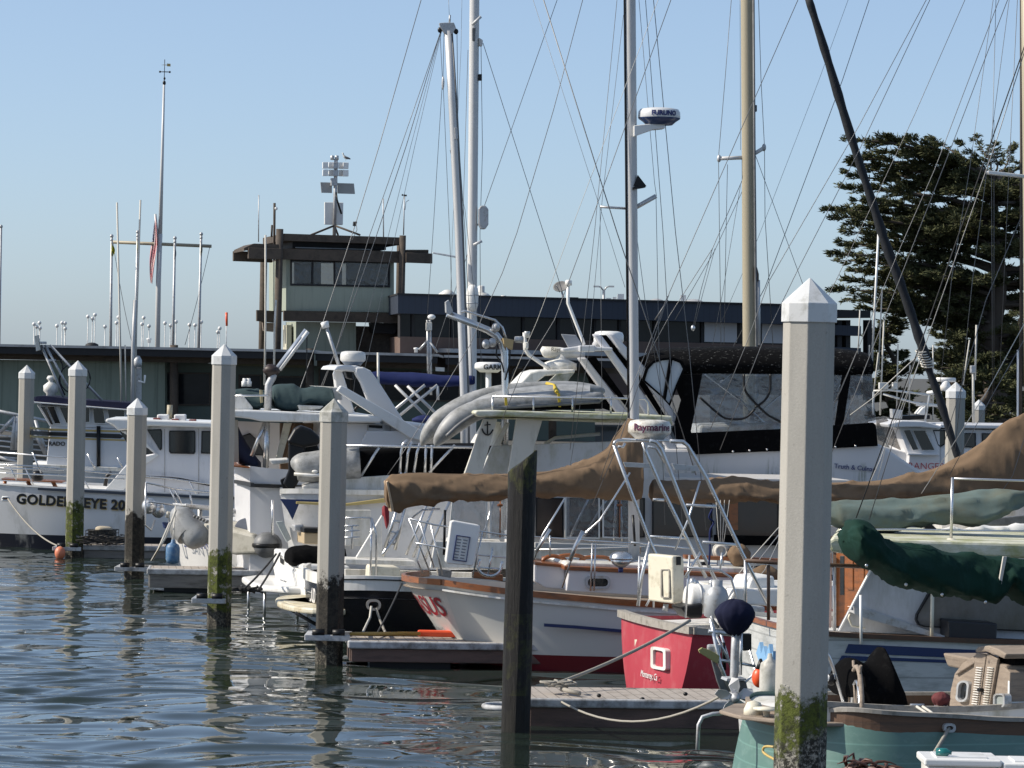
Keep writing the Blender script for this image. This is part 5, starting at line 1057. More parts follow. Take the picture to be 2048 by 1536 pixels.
    po = rrect(1171, 1152, 1221, 1178, 10, 5); f = frame(pl, po, shrink(po, 5), .37, .42).build('porthole', galv, t); ORG[f.name] = ORG[t.name]; slab(pl, shrink(po, 4), .395, .41).build('pane', glass, f)
    for pts in ([(1085, 1122), (1092, 1115), (1108, 1112), (1128, 1118), (1136, 1130)], [(1158, 1126), (1165, 1117), (1185, 1114), (1210, 1115), (1222, 1120), (1228, 1132)], [(1118, 1116), (1122, 1112), (1145, 1110), (1165, 1114), (1170, 1120)]): B.tube('hand_rail', varnish, pts, .03, 1.2, 7, 14)
    B.slab('coaming', varnish, [(945, 1143), (1006, 1149), (1006, 1162), (945, 1156)], .9, 1.0, .01); B.slab('rope_locker', cap_g, [(876, 1138), (904, 1142), (902, 1156), (878, 1152)], .9, 1.2, .01); B.slab('plank', teak, [(1262, 1096), (1283, 1094), (1282, 1108), (1264, 1106)], 2.2, 2.3, .005)
    # lifesling bag, outboard rail horseshoe
    q = MB(); slab(pl, [(902, 1043), (908, 1041), (958, 1050), (961, 1054), (948, 1128), (944, 1132), (894, 1127), (891, 1123)], .05, .25, q); t2 = thing('rescue_sling_case', 'white rescue sling case with a dark instruction label on the stern rail', 'case', pl.at(925, 1130, .15)); q.build('body', white, t2, bevel=.035, seg=3)
    q = MB(); frame(pl, [(913, 1070), (941, 1074), (933, 1124), (905, 1120)], [(914.5, 1072), (939.5, 1075.5), (932, 1122), (907, 1118.5)], .03, .06, q); q.build('label_border', letter_b, t2)
    q = MB()
    for r_ in range(7):
        for c_ in range(2): x = 912 + c_ * 12 - r_ * 1.1; y = 1077 + r_ * 6 + c_ * 1.5; slab(pl, [(x + 3, y), (x + 11, y + 1.3), (x + 10.5, y + 4), (x + 2.5, y + 2.8)], .04, .055, q)
    q.build('label_text', letter_g, t2, kind='stuff')
    B.tube('ring_buoy_holder', steel, smooth_tab([(960, 1118), (956, 1135), (965, 1148), (985, 1152), (1000, 1142), (1004, 1122)], 14), .025, .15); B.tube('ring_buoy_holder', steel, [(957, 1135), (1002, 1138)], .015, .15); B.tube('ring_buoy_holder', steel, [(985, 1095), (976, 1150)], .015, .15)
    for x0, y0, x1, y1 in ((890, 1020, 888, 1110), (1266, 1030, 1270, 1092)): B.tube('grab_post', black_p, [(x0, y0), (x1, y1)], .02, 1.0)
    # kettle barbecue
    c = pl.at(1242, 1118, .1); t3 = thing('kettle_barbecue', 'round stainless kettle barbecue on the ketch rail', 'barbecue', c); MB().lathe(c, [(.05, -.13), (.13, -.07), (.165, .0)], 22).build('bowl', steel, t3); MB().lathe(c, [(.175, .0), (.175, .015), (.15, .075), (.09, .11), (0, .12)], 22).build('lid', steel, t3); MB().tube([c + Vector((0, 0, -.13)), c + Vector((0, 0, -.2))], .035, 8).build('gas_valve', letter_b, t3); MB().tube([c + Vector((.1, 0, -.05)), c + Vector((.28, .05, -.02))], .015, 6).build('bracket', steel, t3)
    # mizzen mast, booms, covers
    B.tube('mizzen_mast', mast_w, [(1268, 1120), (1267, 840), (1264, 465), (1260, 0), (1257, -250)], .088, 1.7, 14); B.tube('luff_track', black_p, [(1257, 836), (1253, 465), (1249, 0), (1246, -250)], .018, 1.66, 6)
    q = cloth(pl, [(770, 962, 1000), (776, 957, 1018), (788, 949, 1024), (820, 945, 1020), (860, 946, 1013), (905, 949, 1002), (960, 950, 998), (1020, 949, 994), (1075, 944, 993), (1130, 933, 994), (1180, 914, 995), (1215, 893, 995), (1240, 860, 995), (1256, 838, 995), (1270, 836, 994), (1283, 850, 990)], 1.7, .24, .075, 2.6, 140, 30, 1); q.build('mizzen_sail_cover', tan_c, t)
    q = MB(); q.prism([pl.at(x, y, 1.44) for x, y in ((773, 965), (776, 962), (788, 1021), (783, 1024))], pl.n * .5); q.build('cover_lace_edge', mat('frayed_rope_edge', (.45, .33, .22), .9, var=.3, sc_=20), t)
    q = cloth(pl, [(1302, 975, 985), (1306, 956, 1002), (1330, 957, 1006), (1400, 960, 1006), (1450, 957, 1003), (1490, 954, 1000), (1540, 961, 1003), (1600, 964, 1003), (1660, 963, 1003), (1720, 962, 1001), (1780, 956, 1000), (1830, 945, 1000), (1870, 930, 1000), (1910, 912, 1000), (1950, 888, 1000), (1985, 862, 1000), (2015, 836, 1000), (2040, 828, 1000), (2075, 822, 1000), (2100, 830, 1000)], 1.7, .26, .085, 2.2, 180, 30, 9); q.build('main_sail_cover', tan_c, t)
    B.tube('main_mast', mast_t, [(2062, 1150), (2062, 825), (2058, 300), (2052, -300)], .10, 1.7, 14)
    B.slab('spreader', white, [(1975, 343), (1978, 341), (2056, 350), (2056, 356), (1978, 348)], 1.2, 1.36, .01)
    B.slab('radar_bracket', white, [(1268, 251), (1284, 249), (1330, 245), (1330, 257), (1308, 259), (1268, 273)], 1.55, 1.8, .01); q = MB()
    o, c, r, hh = radar(t, pl, 1276, 1360, 216, 250, 1.7, '', mat('radome_white', (.68, .68, .68), .3, bands=[(pl.at(1318, 250, 1.7).z, (.03, .06, .16)), (pl.at(1318, 236, 1.7).z, (.62, .63, .64))])); wraptext('FURUNO', .098, letter_b, 'lettering', t, c, r, hh * .52, .22, .006)
    for pts, o in (([(1253, 417), (1200, 413.5)], 2.5), ([(1266, 418), (1312, 392)], .9)): B.tube('spreader', alu, pts, .02 if o > 2 else .035, 1.7, 8)
    q = MB(); slab(pl, [(1267, 372), (1276, 350), (1293, 372), (1290, 374)], 1.6, 1.64, q); slab(pl, [(1266, 374), (1292, 371), (1291, 375), (1266, 379)], 1.55, 1.75, q); q.build('deck_light', black_p, t)
    # gear on the after deck
    sack(pl.at(1478, 1112, .9), (.16, .15, .17), 3, .14).build('winch_cover', tan_c, t); sack(pl.at(1530, 1150, .7), (.2, .15, .14), 6, .14).build('winch_cover', tan_c, t)
    q = MB(); c = pl.at(1442, 1102, 1.0)
    for k in range(7): q.tube([c + Vector(((.12 - .006 * k) * math.cos(a), -.02 * k * .6, (.12 - .006 * k) * math.sin(a))) for a in [i / 12 * 6.283 for i in range(13)]], .016, 5)
    q.build('sheet_coil', wire_l, t, kind='stuff'); B.slab('sheet_block', galv, [(1436, 1118), (1448, 1118), (1450, 1150), (1440, 1158), (1434, 1148)], .9, 1.0, .02); B.slab('turning_block', black_p, [(1404, 1126), (1416, 1124), (1418, 1138), (1406, 1140)], .9, 1.1, .02)
    for x, d in ((1436, -4), (1441, 0), (1446, 3), (1451, 8)): B.wire([(x + d, 1000), (x, 1060), (1442, 1120)], 1.4, .95, 'main_sheet', wire_l)
    for p in ([(1560, 1052), (1500, 1120), (1440, 1195), (1418, 1218)], [(1560, 1066), (1510, 1130), (1450, 1200)], [(1562, 1072), (1530, 1140), (1495, 1180)]): B.wire(p, 2.0, .4, 'jib_sheet', wire_l)
    B.slab('spray_rail', varnish, [(1370, 1110), (1560, 1118), (1560, 1126), (1370, 1118)], .9, 1.1, .01); 
    # rigging
    for pts, w in (([(1313, 392), (1309, 365), (1278, 0)], 1.1), ([(1312, 393), (1318, 700), (1330, 1050)], 1.2), ([(1291, 0), (1326, 465), (1345, 800), (1365, 1050)], 1.4), ([(1307, 0), (1351, 465), (1378, 700), (1412, 1060)], 1.6), ([(1234, 0), (1189, 465), (1140, 900)], 1.2), ([(1247, 30), (1205, 394), (1178, 700), (1130, 996)], 1.0), ([(1200, 413), (1203, 700), (1206, 1000)], .9), ([(1268, 430), (1290, 600), (1330, 830)], 1.2), ([(1168, -10), (1107, 220), (1034, 465), (1005, 545), (940, 690), (880, 790), (800, 915), (775, 950)], 1.5)): B.wire(pts, w, 1.7, 'shroud')
    for pts, w in (([(1349, -20), (1174, 465), (1109, 640), (1040, 752), (1000, 850)], 1.6), ([(1320, -10), (1140, 465), (1075, 640), (1010, 790)], 1.1), ([(1084, -10), (1234, 465), (1300, 660), (1392, 950)], 2.2), ([(1063, -10), (1216, 465), (1250, 575)], .9), ([(1598, -5), (1339, 585), (1240, 880), (1185, 1010)], 1.6), ([(1335, 592), (1262, 780), (1200, 960)], 1.4), ([(1338, 590), (1285, 720)], 1.3), ([(1336, 600), (1310, 640)], 3)): B.wire(pts, w, 1.2, 'stay', wire if w != 1.1 else wire_l)
    for pts, w in (([(1987, -5), (1939, 340), (1904, 552), (1880, 770)], 1.2), ([(1992, -5), (1983, 340), (1984, 560), (1985, 800)], 1.2), ([(1988, 240), (1988, 800)], 1.0), ([(2019, -5), (1974, 340), (1945, 560), (1910, 900)], 1.2), ([(2035, -5), (2018, 340), (1999, 760)], 1.3), ([(2044, 430), (1972, 600), (1924, 770), (1890, 880)], 1.5), ([(2050, 645), (1976, 780), (1843, 987)], 1.8), ([(2048, 680), (1985, 790), (1898, 952)], 1.5), ([(2060, 840), (2026, 950), (1960, 1048)], 1.3)): B.wire(pts, w, 1.3, 'shroud', wire_l if w > 1.7 else wire)
    for pts, w in (([(2000, -5), (1869, 340), (1793, 513), (1682, 780), (1663, 820)], 1.5), ([(2017, -5), (1885, 340), (1795, 570), (1713, 780), (1661, 912)], 1.6), ([(1932, -5), (1829, 230), (1757, 384), (1657, 592), (1560, 780)], 1.3), ([(1855, -5), (1720, 248), (1537, 564), (1492, 690), (1420, 860)], 1.5), ([(1862, -5), (1720, 297), (1594, 543), (1523, 690), (1440, 900)], 1.5), ([(1741, 640), (1663, 820)], 1.0)): B.wire(pts, w, 1.0, 'stay')
ketch()
# ------------------------------------------------------------------ black hulled trawler
def trawler():
    pl = Pl(668, 56, 10); B = Boat('motor_yacht', 'black hulled motor yacht with hardtop, davit post and clear vinyl cockpit', 'motor yacht', pl, 800, 2); t = B.t
    hm = mat('black_hull_paint', (.008, .007, .009), .25, var=.3, rvar=.05); st = [(668, 1166, .25, 668, .7), (740, 1166, .05, 740, .4), (860, 1169, 0, 860, .2), (1100, 1168, 0, 1100, .1), (1400, 1150, .3, 1380, .5), (1700, 1120, 2.0, 1600, 2.0)]
    h, d, near, far, tt = hull(pl, 4.0, st, bulge=.25, deck=.25, flare=.06); h.build('hull', hm, t); d.build('deck', white2, t); band(near, .24, .035, pl.n, None, -.12).build('rub_band', white2, t); band(tt, .18, .03, pl.ax, None, -.06).build('rub_band', white2, t); g = [p - pl.n * .04 for p in near]; band(g, .02, .012, pl.n, None, .05).build('rub_line', black_p, t)
    e = endplane(pl, 668, 1200, .25); a = e.at(614, 1200, -.22); b = e.at(660, 1218, -.22); text('CLOUD', .34, letter_w, 'lettering', t, a, b - a, (0, 0, 1), .004, .004); a = e.at(614, 1232, -.22); b = e.at(650, 1244, -.22); text('SANTA CRUZ', .12, letter_w, 'lettering', t, a, b - a, (0, 0, 1), 0, .004)
    # swim platform
    c = pl.atz(668, .34, 2.0); q = MB(); pts = []
    for i in range(17):
        a = math.pi * (i / 16 - .5); pts.append(c - pl.ax * (.02 + .95 * math.cos(a) ** .6) + pl.n * (-1.75 * math.sin(a)))
    pts = [c + pl.n * 1.75 + pl.ax * .1] + pts[::-1] + [c - pl.n * 1.75 + pl.ax * .1]; q.prism(pts, (0, 0, .10)); q.build('swim_platform', mat('stained_cream_platform', (.60, .56, .44), .5, var=.1, dirt=((.33, .26, .14), .55, 4, None)), t, bevel=.03)
    q = MB(); ctr = c - pl.ax * .35; q.prism([ctr + (p - ctr) * .82 for p in pts], (0, 0, .108)); q.build('platform_inlay', mat('worn_platform_inlay', (.50, .44, .30), .7, var=.2, dirt=((.62, .60, .52), .5, 3, None)), t)
    for o in (.3, .9): MB().tube([c - pl.ax * .8 + pl.n * (o - 1.6), c - pl.ax * .0 + pl.n * (o - 1.5) + Vector((0, 0, -.45))], .03, 6).build('platform_strut', black_p, t)
    MB().tube([e.at(612, 1182, -.05), e.at(604, 1183, -.05)], .03, 8).build('rod_socket', steel, t)
    fo = rrect(733, 1199, 762, 1221, 10, 5); frame(pl, fo, shrink(fo, 4.5), -.07, -.0).build('fairlead', steel, t)
    for pts in ([(743, 1212), (740, 1235), (726, 1264)], [(752, 1216), (760, 1240), (771, 1266)]): q = MB(); q.tube([P(x, y, 51.2) if y > 1250 else pl.at(x, y, -.08) for x, y in pts], .022, 6); tag(q.build('mooring_line', wire_l if pts[0][0] == 743 else rope), 'short %s mooring line from the black hull fairlead to the dock' % ('yellowish' if pts[0][0] == 743 else 'white'), 'rope', 'mooring lines')
    # rails, box, bulwark
    t2 = 0; q = MB(); slab(pl, [(741, 1135), (745, 1132), (797, 1134), (801, 1138), (801, 1166), (739, 1166)], .5, 1.1, q); o = q.build('deck_chest', cream, None, bevel=.03); tag(o, 'cream deck chest on the side deck of the black motor yacht', 'chest')
    for pts in ([(743, 1036), (741, 1160)], [(743, 1036), (753, 1068), (752, 1160)], [(690, 1036), (743, 1036)], [(704, 1050), (704, 1098)], [(690, 1052), (718, 1052)], [(690, 1062), (720, 1062)], [(690, 1075), (720, 1075)]): B.tube('deck_rail', steel, pts, .018, .5)
    B.slab('far_bulwark', white2, [(690, 1138), (980, 1146), (980, 1168), (690, 1162)], 3.4, 3.5)
    B.slab('stair', white2, [(690, 1118), (830, 1122), (830, 1132), (690, 1128)], 2.6, 3.4); B.slab('stair_side', white2, [(712, 1115), (764, 1030), (764, 1115)], 3.0, 3.1)
    B.slab('cockpit_wall', white2, [(690, 1020), (742, 1020), (742, 1092), (690, 1092)], 3.7, 3.8)
    # house
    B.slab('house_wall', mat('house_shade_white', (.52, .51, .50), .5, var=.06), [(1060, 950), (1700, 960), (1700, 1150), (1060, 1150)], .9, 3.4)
    for x0, x1 in ((1072, 1127), (1140, 1290), (1305, 1425), (1433, 1558)): B.window([(x0, 995), (x1, 996), (x1, 1075), (x0, 1073)], .88, gm=mat('brown_smoked_glass', (.05, .035, .028), .1, var=.3))
    B.slab('dark_coaming', black_c, [(1430, 1070), (1700, 1076), (1700, 1092), (1430, 1090)], .80, .89, 0); B.slab('curtain_panel', varnish, [(1458, 1004), (1476, 1004), (1476, 1060), (1458, 1060)], .84, .87, 0)
    # vinyl cockpit enclosure
    for x0, x1 in ((905, 975), (980, 1018), (1022, 1062), (1130, 1200), (1205, 1272)):
        p = [(x0, 992), (x1, 993), (x1, 1078), (x0 - 8 if x0 == 905 else x0, 1076)]; f = frame(pl, p, shrink(p, 3), .28, .31).build('vinyl_panel', white2, t); ORG[f.name] = ORG[t.name]; slab(pl, shrink(p, 2), .29, .30).build('pane', clear, f)
    B.slab('cockpit_side', white2, [(870, 1082), (1300, 1088), (1300, 1140), (860, 1136)], .3, .36); B.slab('cockpit_stern', white2, [(895, 1075), (1000, 1080), (1000, 1140), (880, 1136)], 2.2, 2.3)
    B.slab('side_rail', mat('grey_coaming', (.4, .4, .39), .6), [(1070, 1085), (1290, 1092), (1290, 1104), (1070, 1096)], .1, .2)
    for pts in ([(990, 990), (972, 1056), (965, 1075)], [(1180, 990), (1140, 1075)], [(1218, 990), (1165, 1078)], [(1232, 990), (1228, 1080)], [(905, 990), (850, 1120)], [(880, 985), (826, 1115)], [(858, 1000), (812, 1110)], [(1240, 1000), (1245, 1085)]): B.tube('cockpit_frame', steel, pts, .024, .5)
    for x in (1001, 1240): B.tube('wood_post', varnish, [(x, 1000), (x - 1, 1075)], .012, .25); B.slab('post_joint', varnish, [(x - 5, 1008), (x + 5, 1008), (x + 5, 1013), (x - 5, 1013)], .22, .3)
    q = MB(); slab(pl, [(1175, 1060), (1190, 1052), (1205, 1060), (1190, 1075)], .6, .8, q); q.build('helm_seat', navy_c, t)
    # ladder, red jacket
    for pts in ([(798, 1005), (770, 1095)], [(812, 1005), (790, 1100)], [(800, 1060), (768, 1105), (764, 1112)]): B.tube('ladder_rail', steel, pts, .03, .7)
    for k in range(4): B.tube('ladder_rung', steel, [(794 - k * 7, 1020 + k * 22), (808 - k * 6, 1022 + k * 22)], .02, .7)
    q = cloth(pl, [(764, 1014, 1030), (768, 1010, 1036), (773, 1012, 1058), (778, 1016, 1046)], .8, .08, .03, 9, 14, 10); tag(q.build('jacket', mat('red_cloth', (.2, .012, .02), .8, var=.3)), 'red cloth hanging on the ladder beside the tan sail cover end', 'cloth')
    # hardtop on anchor decorated supports
    B.slab('hardtop', algae_white, [(949, 826), (953, 821), (985, 820), (1345, 832), (1345, 842), (990, 833), (958, 834)], .2, 3.9, .05); B.slab('hardtop_lip', algae_white, [(960, 834), (1345, 842), (1345, 850), (1000, 838)], .5, 3.7, .02)
    for pts in ([(967, 838), (995, 838), (962, 953), (926, 955)], [(1033, 838), (1085, 840), (1070, 890), (1058, 955), (1015, 955)]): B.slab('hardtop_support', mat('support_cream', (.60, .57, .50), .45, var=.06, dirt=((.4, .37, .3), .3, 4, (1, 1, .3))), pts, .5, .58)
    q = MB(); q.tube([pl.at(x, y, .47) for x, y in ((975, 843), (975, 868))], .014, 6); q.tube([pl.at(x, y, .47) for x, y in smooth_tab([(964, 857), (968, 866), (975, 870), (981, 867), (986, 859)], 10)], .014, 6); q.tube([pl.at(969, 850, .47), pl.at(981, 849, .47)], .012, 6); q.build('anchor_emblem', letter_k, t)
    B.slab('flybridge_side', mat('flybridge_white', (.56, .57, .58), .4, var=.06, dirt=((.34, .34, .26), .35, 2.5, (1, 1, .4))), [(985, 892), (1300, 880), (1330, 890), (1330, 960), (955, 960)], .9, 1.0)
    B.slab('flybridge_end', white2, [(985, 892), (1012, 846), (1020, 846), (1000, 892)], .9, 3.2)
    B.tube('flybridge_rail', wire_l, [(1090, 888), (1110, 876), (1200, 868)], .03, 1.5); 
    for pts in ([(985, 793), (1245, 797), (1290, 798), (1296, 805), (1297, 830)], ): B.tube('roof_rail', steel, pts, .018, .5)
    for x in (985, 1067, 1145, 1222): B.tube('roof_rail_post', steel, [(x, 794), (x - .5, 828)], .018, .5)
    # davit
    B.tube('davit_post', steel, [(895, 627), (975, 660), (993, 671), (1004, 686), (1009, 705), (1011, 800), (1006, 1060)], .062, 1.0, 10); B.tube('davit_rail', steel, [(922, 625), (930, 622), (990, 640), (1005, 655), (1013, 680)], .022, .9, 6); q = MB(); slab(pl, [(892, 604), (898, 600), (906, 622), (900, 630), (893, 625)], .9, 1.05, q); q.build('davit_head', galv, t)
    q = MB(); slab(pl, [(1006, 675), (1028, 680), (1025, 700), (1008, 692)], .85, .95, q); q.build('junction_box', mat('tan_plastic', (.45, .33, .16), .5), t, bevel=.01)
    for x, y in ((972, 688), (985, 685), (992, 655)): MB().ell(pl.at(x, y, .9), (.07, .07, .08), 10, 8).build('floodlight', galv, t)
    MB().lathe(pl.at(1030, 679, .9), [(0, 0), (.05, 0), (.06, .14), (0, .14)], 10, pl.ax).build('floodlight', galv, t)
    for pts in ([(995, 690), (993, 710), (1003, 725), (1008, 745)], [(1020, 700), (1018, 730), (1010, 760)], [(1045, 735), (1030, 738), (1024, 755)]): B.tube('cable', black_p, pts, .014, .9, 5, 10)
    o, c, r, hh = radar(t, pl, 949, 1006, 724, 745, 2.6, '', mat('radome_plain', (.66, .66, .65), .35)); wraptext('GARMIN', .12, letter_k, 'lettering', t, c, r, hh * .3, .55, .004); B.tube('radar_mount', white, [(977, 745), (977, 800), (977, 826)], .05, 2.6)
    # dinghy lashed on the hardtop
    dg = thing('inflatable_dinghy', 'grey upturned inflatable dinghy strapped on the hardtop, its ends drooping over the edge', 'dinghy', pl.at(1050, 830, 1.5))
    def itube(tab, off, nm): 
        q = MB(); pts = []; rs = []
        for x, y, r in smooth_tab(tab, 30): p = pl.at(x, y, off); pts.append(p); rs.append(max(.01, r * .92))
        q.tube(pts, rs, 16); return q.build(nm, pvc_w, dg)
    itube([(870, 892, .02), (876, 882, .10), (892, 862, .165), (914, 842, .20), (945, 824, .19), (990, 812, .165), (1060, 806, .15), (1130, 803, .145), (1170, 799, .135), (1200, 794, .09), (1207, 793, .04)], .75, 'tube')
    itube([(843, 892, .02), (849, 879, .10), (863, 858, .155), (887, 836, .19), (935, 807, .18), (990, 789, .16), (1050, 780, .145), (1110, 777, .14), (1160, 778, .13), (1200, 784, .1), (1207, 787, .04)], 2.1, 'tube')
    q = MB(); rows = []
    for x, y0, y1 in smooth_tab([(895, 838, 858), (950, 802, 822), (1000, 786, 802), (1060, 777, 795), (1120, 774, 788), (1180, 778, 784)], 16): rows.append([pl.at(x, lerp(y1, y0, j / 6), lerp(.75, 2.1, j / 6)) + Vector((0, 0, .10 * math.sin(j / 6 * 3.14))) for j in range(7)])
    q.grid(rows); q.build('hull_bottom', pvc_w, dg)
    q = MB(); q.tube([pl.at(x, y, .52) for x, y in smooth_tab([(893, 873), (920, 848), (955, 827), (1000, 816), (1080, 811), (1200, 803)], 20)], .035, 6); q.build('rubbing_strake', pvc_d, dg)
    B.slab('black_tarp', black_c, [(1000, 812), (1200, 806), (1206, 818), (1000, 820)], .6, 2.2, .02)
    for x, y0, y1 in ((1012, 795, 818), (1118, 786, 814)):
        q = MB(); q.prism([pl.at(x - 3, y0, .51), pl.at(x + 2, y0, .51), pl.at(x + 4, y1, .51), pl.at(x - 1, y1, .51)], pl.n * .02); q.build('strap', yellow, dg)
    q = MB(); a = [pl.at(x, y, o) + Vector((0, 0, .0)) for x, y, o in ((1094, 767, 2.0), (1108, 771, 1.5), (1114, 785, .55))]; q.tube(a, .035, 5); q.build('strap', yellow, dg)
    # orange paddle on the dock
    q = MB(); a, b = P(700, 1268, 51), P(925, 1267, 51.6); q.tube([a, a.lerp(b, .62)], .03, 7); o = q.build('paddle', mat('yellow_shaft', (.45, .27, .06), .5)); tag(o, 'orange bladed paddle lying on the finger dock', 'paddle'); ORG[o.name] = Vector(); q = MB(); q.box(a.lerp(b, .78), (.62, .12, .10)); q.build('blade', orange, o, bevel=.03)
    q = MB(); q.tube(sag(pl.at(813, 1144, 1.0), P(752, 1270, 51.2), .05), .016, 6); tag(q.build('mooring_line', wire_d), 'black mooring line from the ketch stern down to the finger dock', 'rope', 'mooring lines')
trawler()
# ------------------------------------------------------------------ flybridge yacht with the black enclosure
def enclosure_yacht():
    pl = Pl(1500, 61, 3); B = Boat('motor_yacht', 'white motor yacht with black canvas flybridge enclosure and leaning arch', 'motor yacht', pl, 1400, 2); t = B.t
    sw = mat('yacht_shade_white', (0.57, 0.57, 0.59), .4, var=.05, dirt=((.30, .30, .22), .3, 2.2, (1, 1, .4)))
    st = [(1000, 1088, .4, 1000, .9), (1200, 1092, 0, 1200, .2), (1600, 1092, 0, 1600, .2), (1850, 1085, .5, 1840, .8), (2150, 1060, 2.2, 2100, 2.2)]
    h, d, near, far, tt = hull(pl, 4.4, st, bulge=.2, deck=.1); h.build('hull', sw, t); d.build('deck', white2, t)
    # streaked green growth is part of the paint
    m, nt, b = _nt('algae_streaked_gelcoat'); p = pos(nt); o = _mix(nt, _noise(nt, p, 2, 5, .6), (.54, .54, .55), (.6, .6, .61))
    s1 = _ramp(nt, _noise(nt, p, 3.2, 4, .6, (1, 1, .05)), .50, .58); s2 = _ramp(nt, _noise(nt, p, 14, 4, .7, (1, 1, .12)), .45, .62); z = posz(nt); zr = _ramp(nt, z, 0, 1)
    zmask = _ramp(nt, _math(nt, 'ADD', _math(nt, 'MULTIPLY', _math(nt, 'SUBTRACT', z, 2.6), 1.2), _math(nt, 'MULTIPLY', _noise(nt, p, 6, 3, .5), .6)), .15, .75, (1, 1, 1, 1), (0, 0, 0, 1))
    o = _mix(nt, _math(nt, 'MULTIPLY', _math(nt, 'MULTIPLY', s1, s2), zmask), o, (.06, .09, .012)); nt.links.new(o, b.inputs['Base Color']); b.inputs['Roughness'].default_value = .4
    side = B.slab('flybridge_side', m, [(1345, 1000), (1300, 905), (1330, 898), (1560, 898), (1745, 884), (1762, 890), (1845, 945), (1870, 975), (1870, 1000)], .1, 4.2, .05)
    B.slab('house_wall', sw, [(1290, 985), (1880, 985), (1900, 1090), (1280, 1096)], .35, 4.0)
    for x0, x1 in ((1380, 1425), (1433, 1556), (1660, 1760)): B.window([(x0, 1005), (x1, 1006), (x1, 1082), (x0, 1080)], .30, gm=mat('amber_tinted_glass', (.06, .045, .035), .12, var=.3))
    B.slab('brown_curtain', varnish, [(1458, 1008), (1475, 1008), (1475, 1075), (1458, 1075)], .27, .31)
    B.slab('dark_coaming', black_c, [(1430, 1064), (1600, 1068), (1600, 1088), (1430, 1086)], .26, .33, 0)
    a = pl.at(1668, 936, .06); b_ = pl.at(1726, 941, .06); text('Truth & Culnan', .118, letter_b, 'lettering', t, a, b_ - a, (0, 0, 1), .001, .004)
    # canopy
    zt = [(1292, 716, 730), (1300, 707, 735), (1330, 703, 750), (1380, 701, 748), (1450, 699, 748), (1560, 700, 749), (1650, 702, 750), (1700, 706, 752), (1735, 713, 752), (1745, 722, 748), (1747, 728, 742)]
    rings = []; spk = mat('speckled_black_canvas', (.005, .005, .0055), .95, var=.3, dirt=((.42, .42, .40), .06, 12, (1, 1, 3)), spec=.05)
    q = MB()
    for x, y0, y1 in smooth_tab(zt, 30):
        a = pl.at(x, y0, .5); b_ = pl.at(x, y1, .05); c = pl.at(x, y0, 3.6); dd = b_ + pl.n * 4.0; a2 = pl.at(x, lerp(y0, y1, .4), .1); c2 = a2 + pl.n * 3.9
        rings.append([b_, a2, a, a + (c - a) * .5 + Vector((0, 0, .06)), c, c2, dd, dd - pl.n * .05 + Vector((0, 0, .03)), c - Vector((0, 0, .05)), a - Vector((0, 0, .05)), b_ + pl.n * .05 + Vector((0, 0, .03))])
    q.loft(rings); q.build('canopy', spk, t)
    B.slab('canopy_band', black_c, [(1374, 866), (1562, 858), (1746, 845), (1752, 850), (1756, 892), (1560, 902), (1392, 909)], .02, .08, .01); B.slab('canopy_corner', black_c, [(1340, 748), (1405, 748), (1382, 862), (1398, 909), (1352, 880), (1345, 860), (1362, 800)], .03, .08, .01)
    B.slab('canopy_corner', black_c, [(1684, 750), (1702, 750), (1680, 895), (1663, 897)], .03, .07, .005)
    for p in ([(1405, 747), (1566, 748), (1566, 858), (1380, 867)], [(1570, 748), (1684, 750), (1665, 850), (1570, 857)], [(1702, 750), (1744, 748), (1752, 846), (1686, 852)], [(1684, 865), (1750, 856), (1752, 884), (1682, 892)]): B.slab('vinyl_window', clear, p, .045, .055, 0)
    for pts in ([(1488, 748), (1489, 772), (1496, 790), (1530, 825), (1545, 835), (1566, 846)], [(1541, 748), (1540, 780), (1530, 800), (1510, 815)], [(1400, 795), (1440, 830), (1460, 838), (1490, 836), (1510, 818)]): B.tube('window_zip', black_p, pts, .022, .03, 6, 16)
    for pts, o in (([(1410, 748), (1480, 800), (1545, 862)], 1.5), ([(1460, 748), (1440, 765)], 1.5), ([(1470, 866), (1560, 790)], 2.5), ([(1690, 752), (1660, 800)], 1.5), ([(1670, 745), (1690, 770)], 1.5)): B.tube('canopy_frame', steel, pts, .022, o)
    for x, y in ((1466, 903), (1499, 901), (1534, 899), (1671, 894), (1711, 892)): MB().ell(pl.at(x, y, .01), (.02, .015, .02), 8, 6).build('snap', steel, t)
    B.slab('instrument_pod', white2, [(1498, 830), (1508, 830), (1515, 862), (1500, 862)], 1.5, 2.0, .03); B.slab('seat', white2, [(1400, 850), (1560, 845), (1560, 880), (1395, 880)], 1.2, 3, .05); B.slab('far_vinyl', clear, [(1420, 752), (1700, 752), (1700, 850), (1420, 860)], 3.9, 3.92, 0)
    # wind screen dodger
    f_ = [(1284, 760), (1292, 735), (1305, 722), (1325, 716), (1345, 714), (1365, 722), (1372, 735), (1355, 772), (1340, 812), (1325, 795)]
    fr = frame(pl, f_, shrink(f_, 6, 5), -.25, -.15).build('dodger_window', black_c, t); ORG[fr.name] = ORG[t.name]; slab(pl, shrink(f_, 3), -.22, -.2).build('pane', mat('bright_vinyl', (.42, .47, .52), .15, var=.1), fr)
    B.slab('dodger_bar', black_c, [(1339, 716), (1346, 715), (1332, 800), (1326, 795)], -.28, -.2)
    # arch
    aw = mat('arch_white', (0.61, 0.61, 0.63), .35, var=.04)
    for o in (.2, 3.2):
        B.slab('arch_leg', aw, [(1216, 667), (1228, 667), (1300, 745), (1372, 862), (1352, 852), (1290, 762), (1240, 705)], o, o + .25, .03)
        B.slab('arch_leg', aw, [(1185, 668), (1201, 668), (1255, 740), (1330, 850), (1390, 960), (1372, 962), (1312, 862), (1240, 745)], o - .05, o + .2, .03)
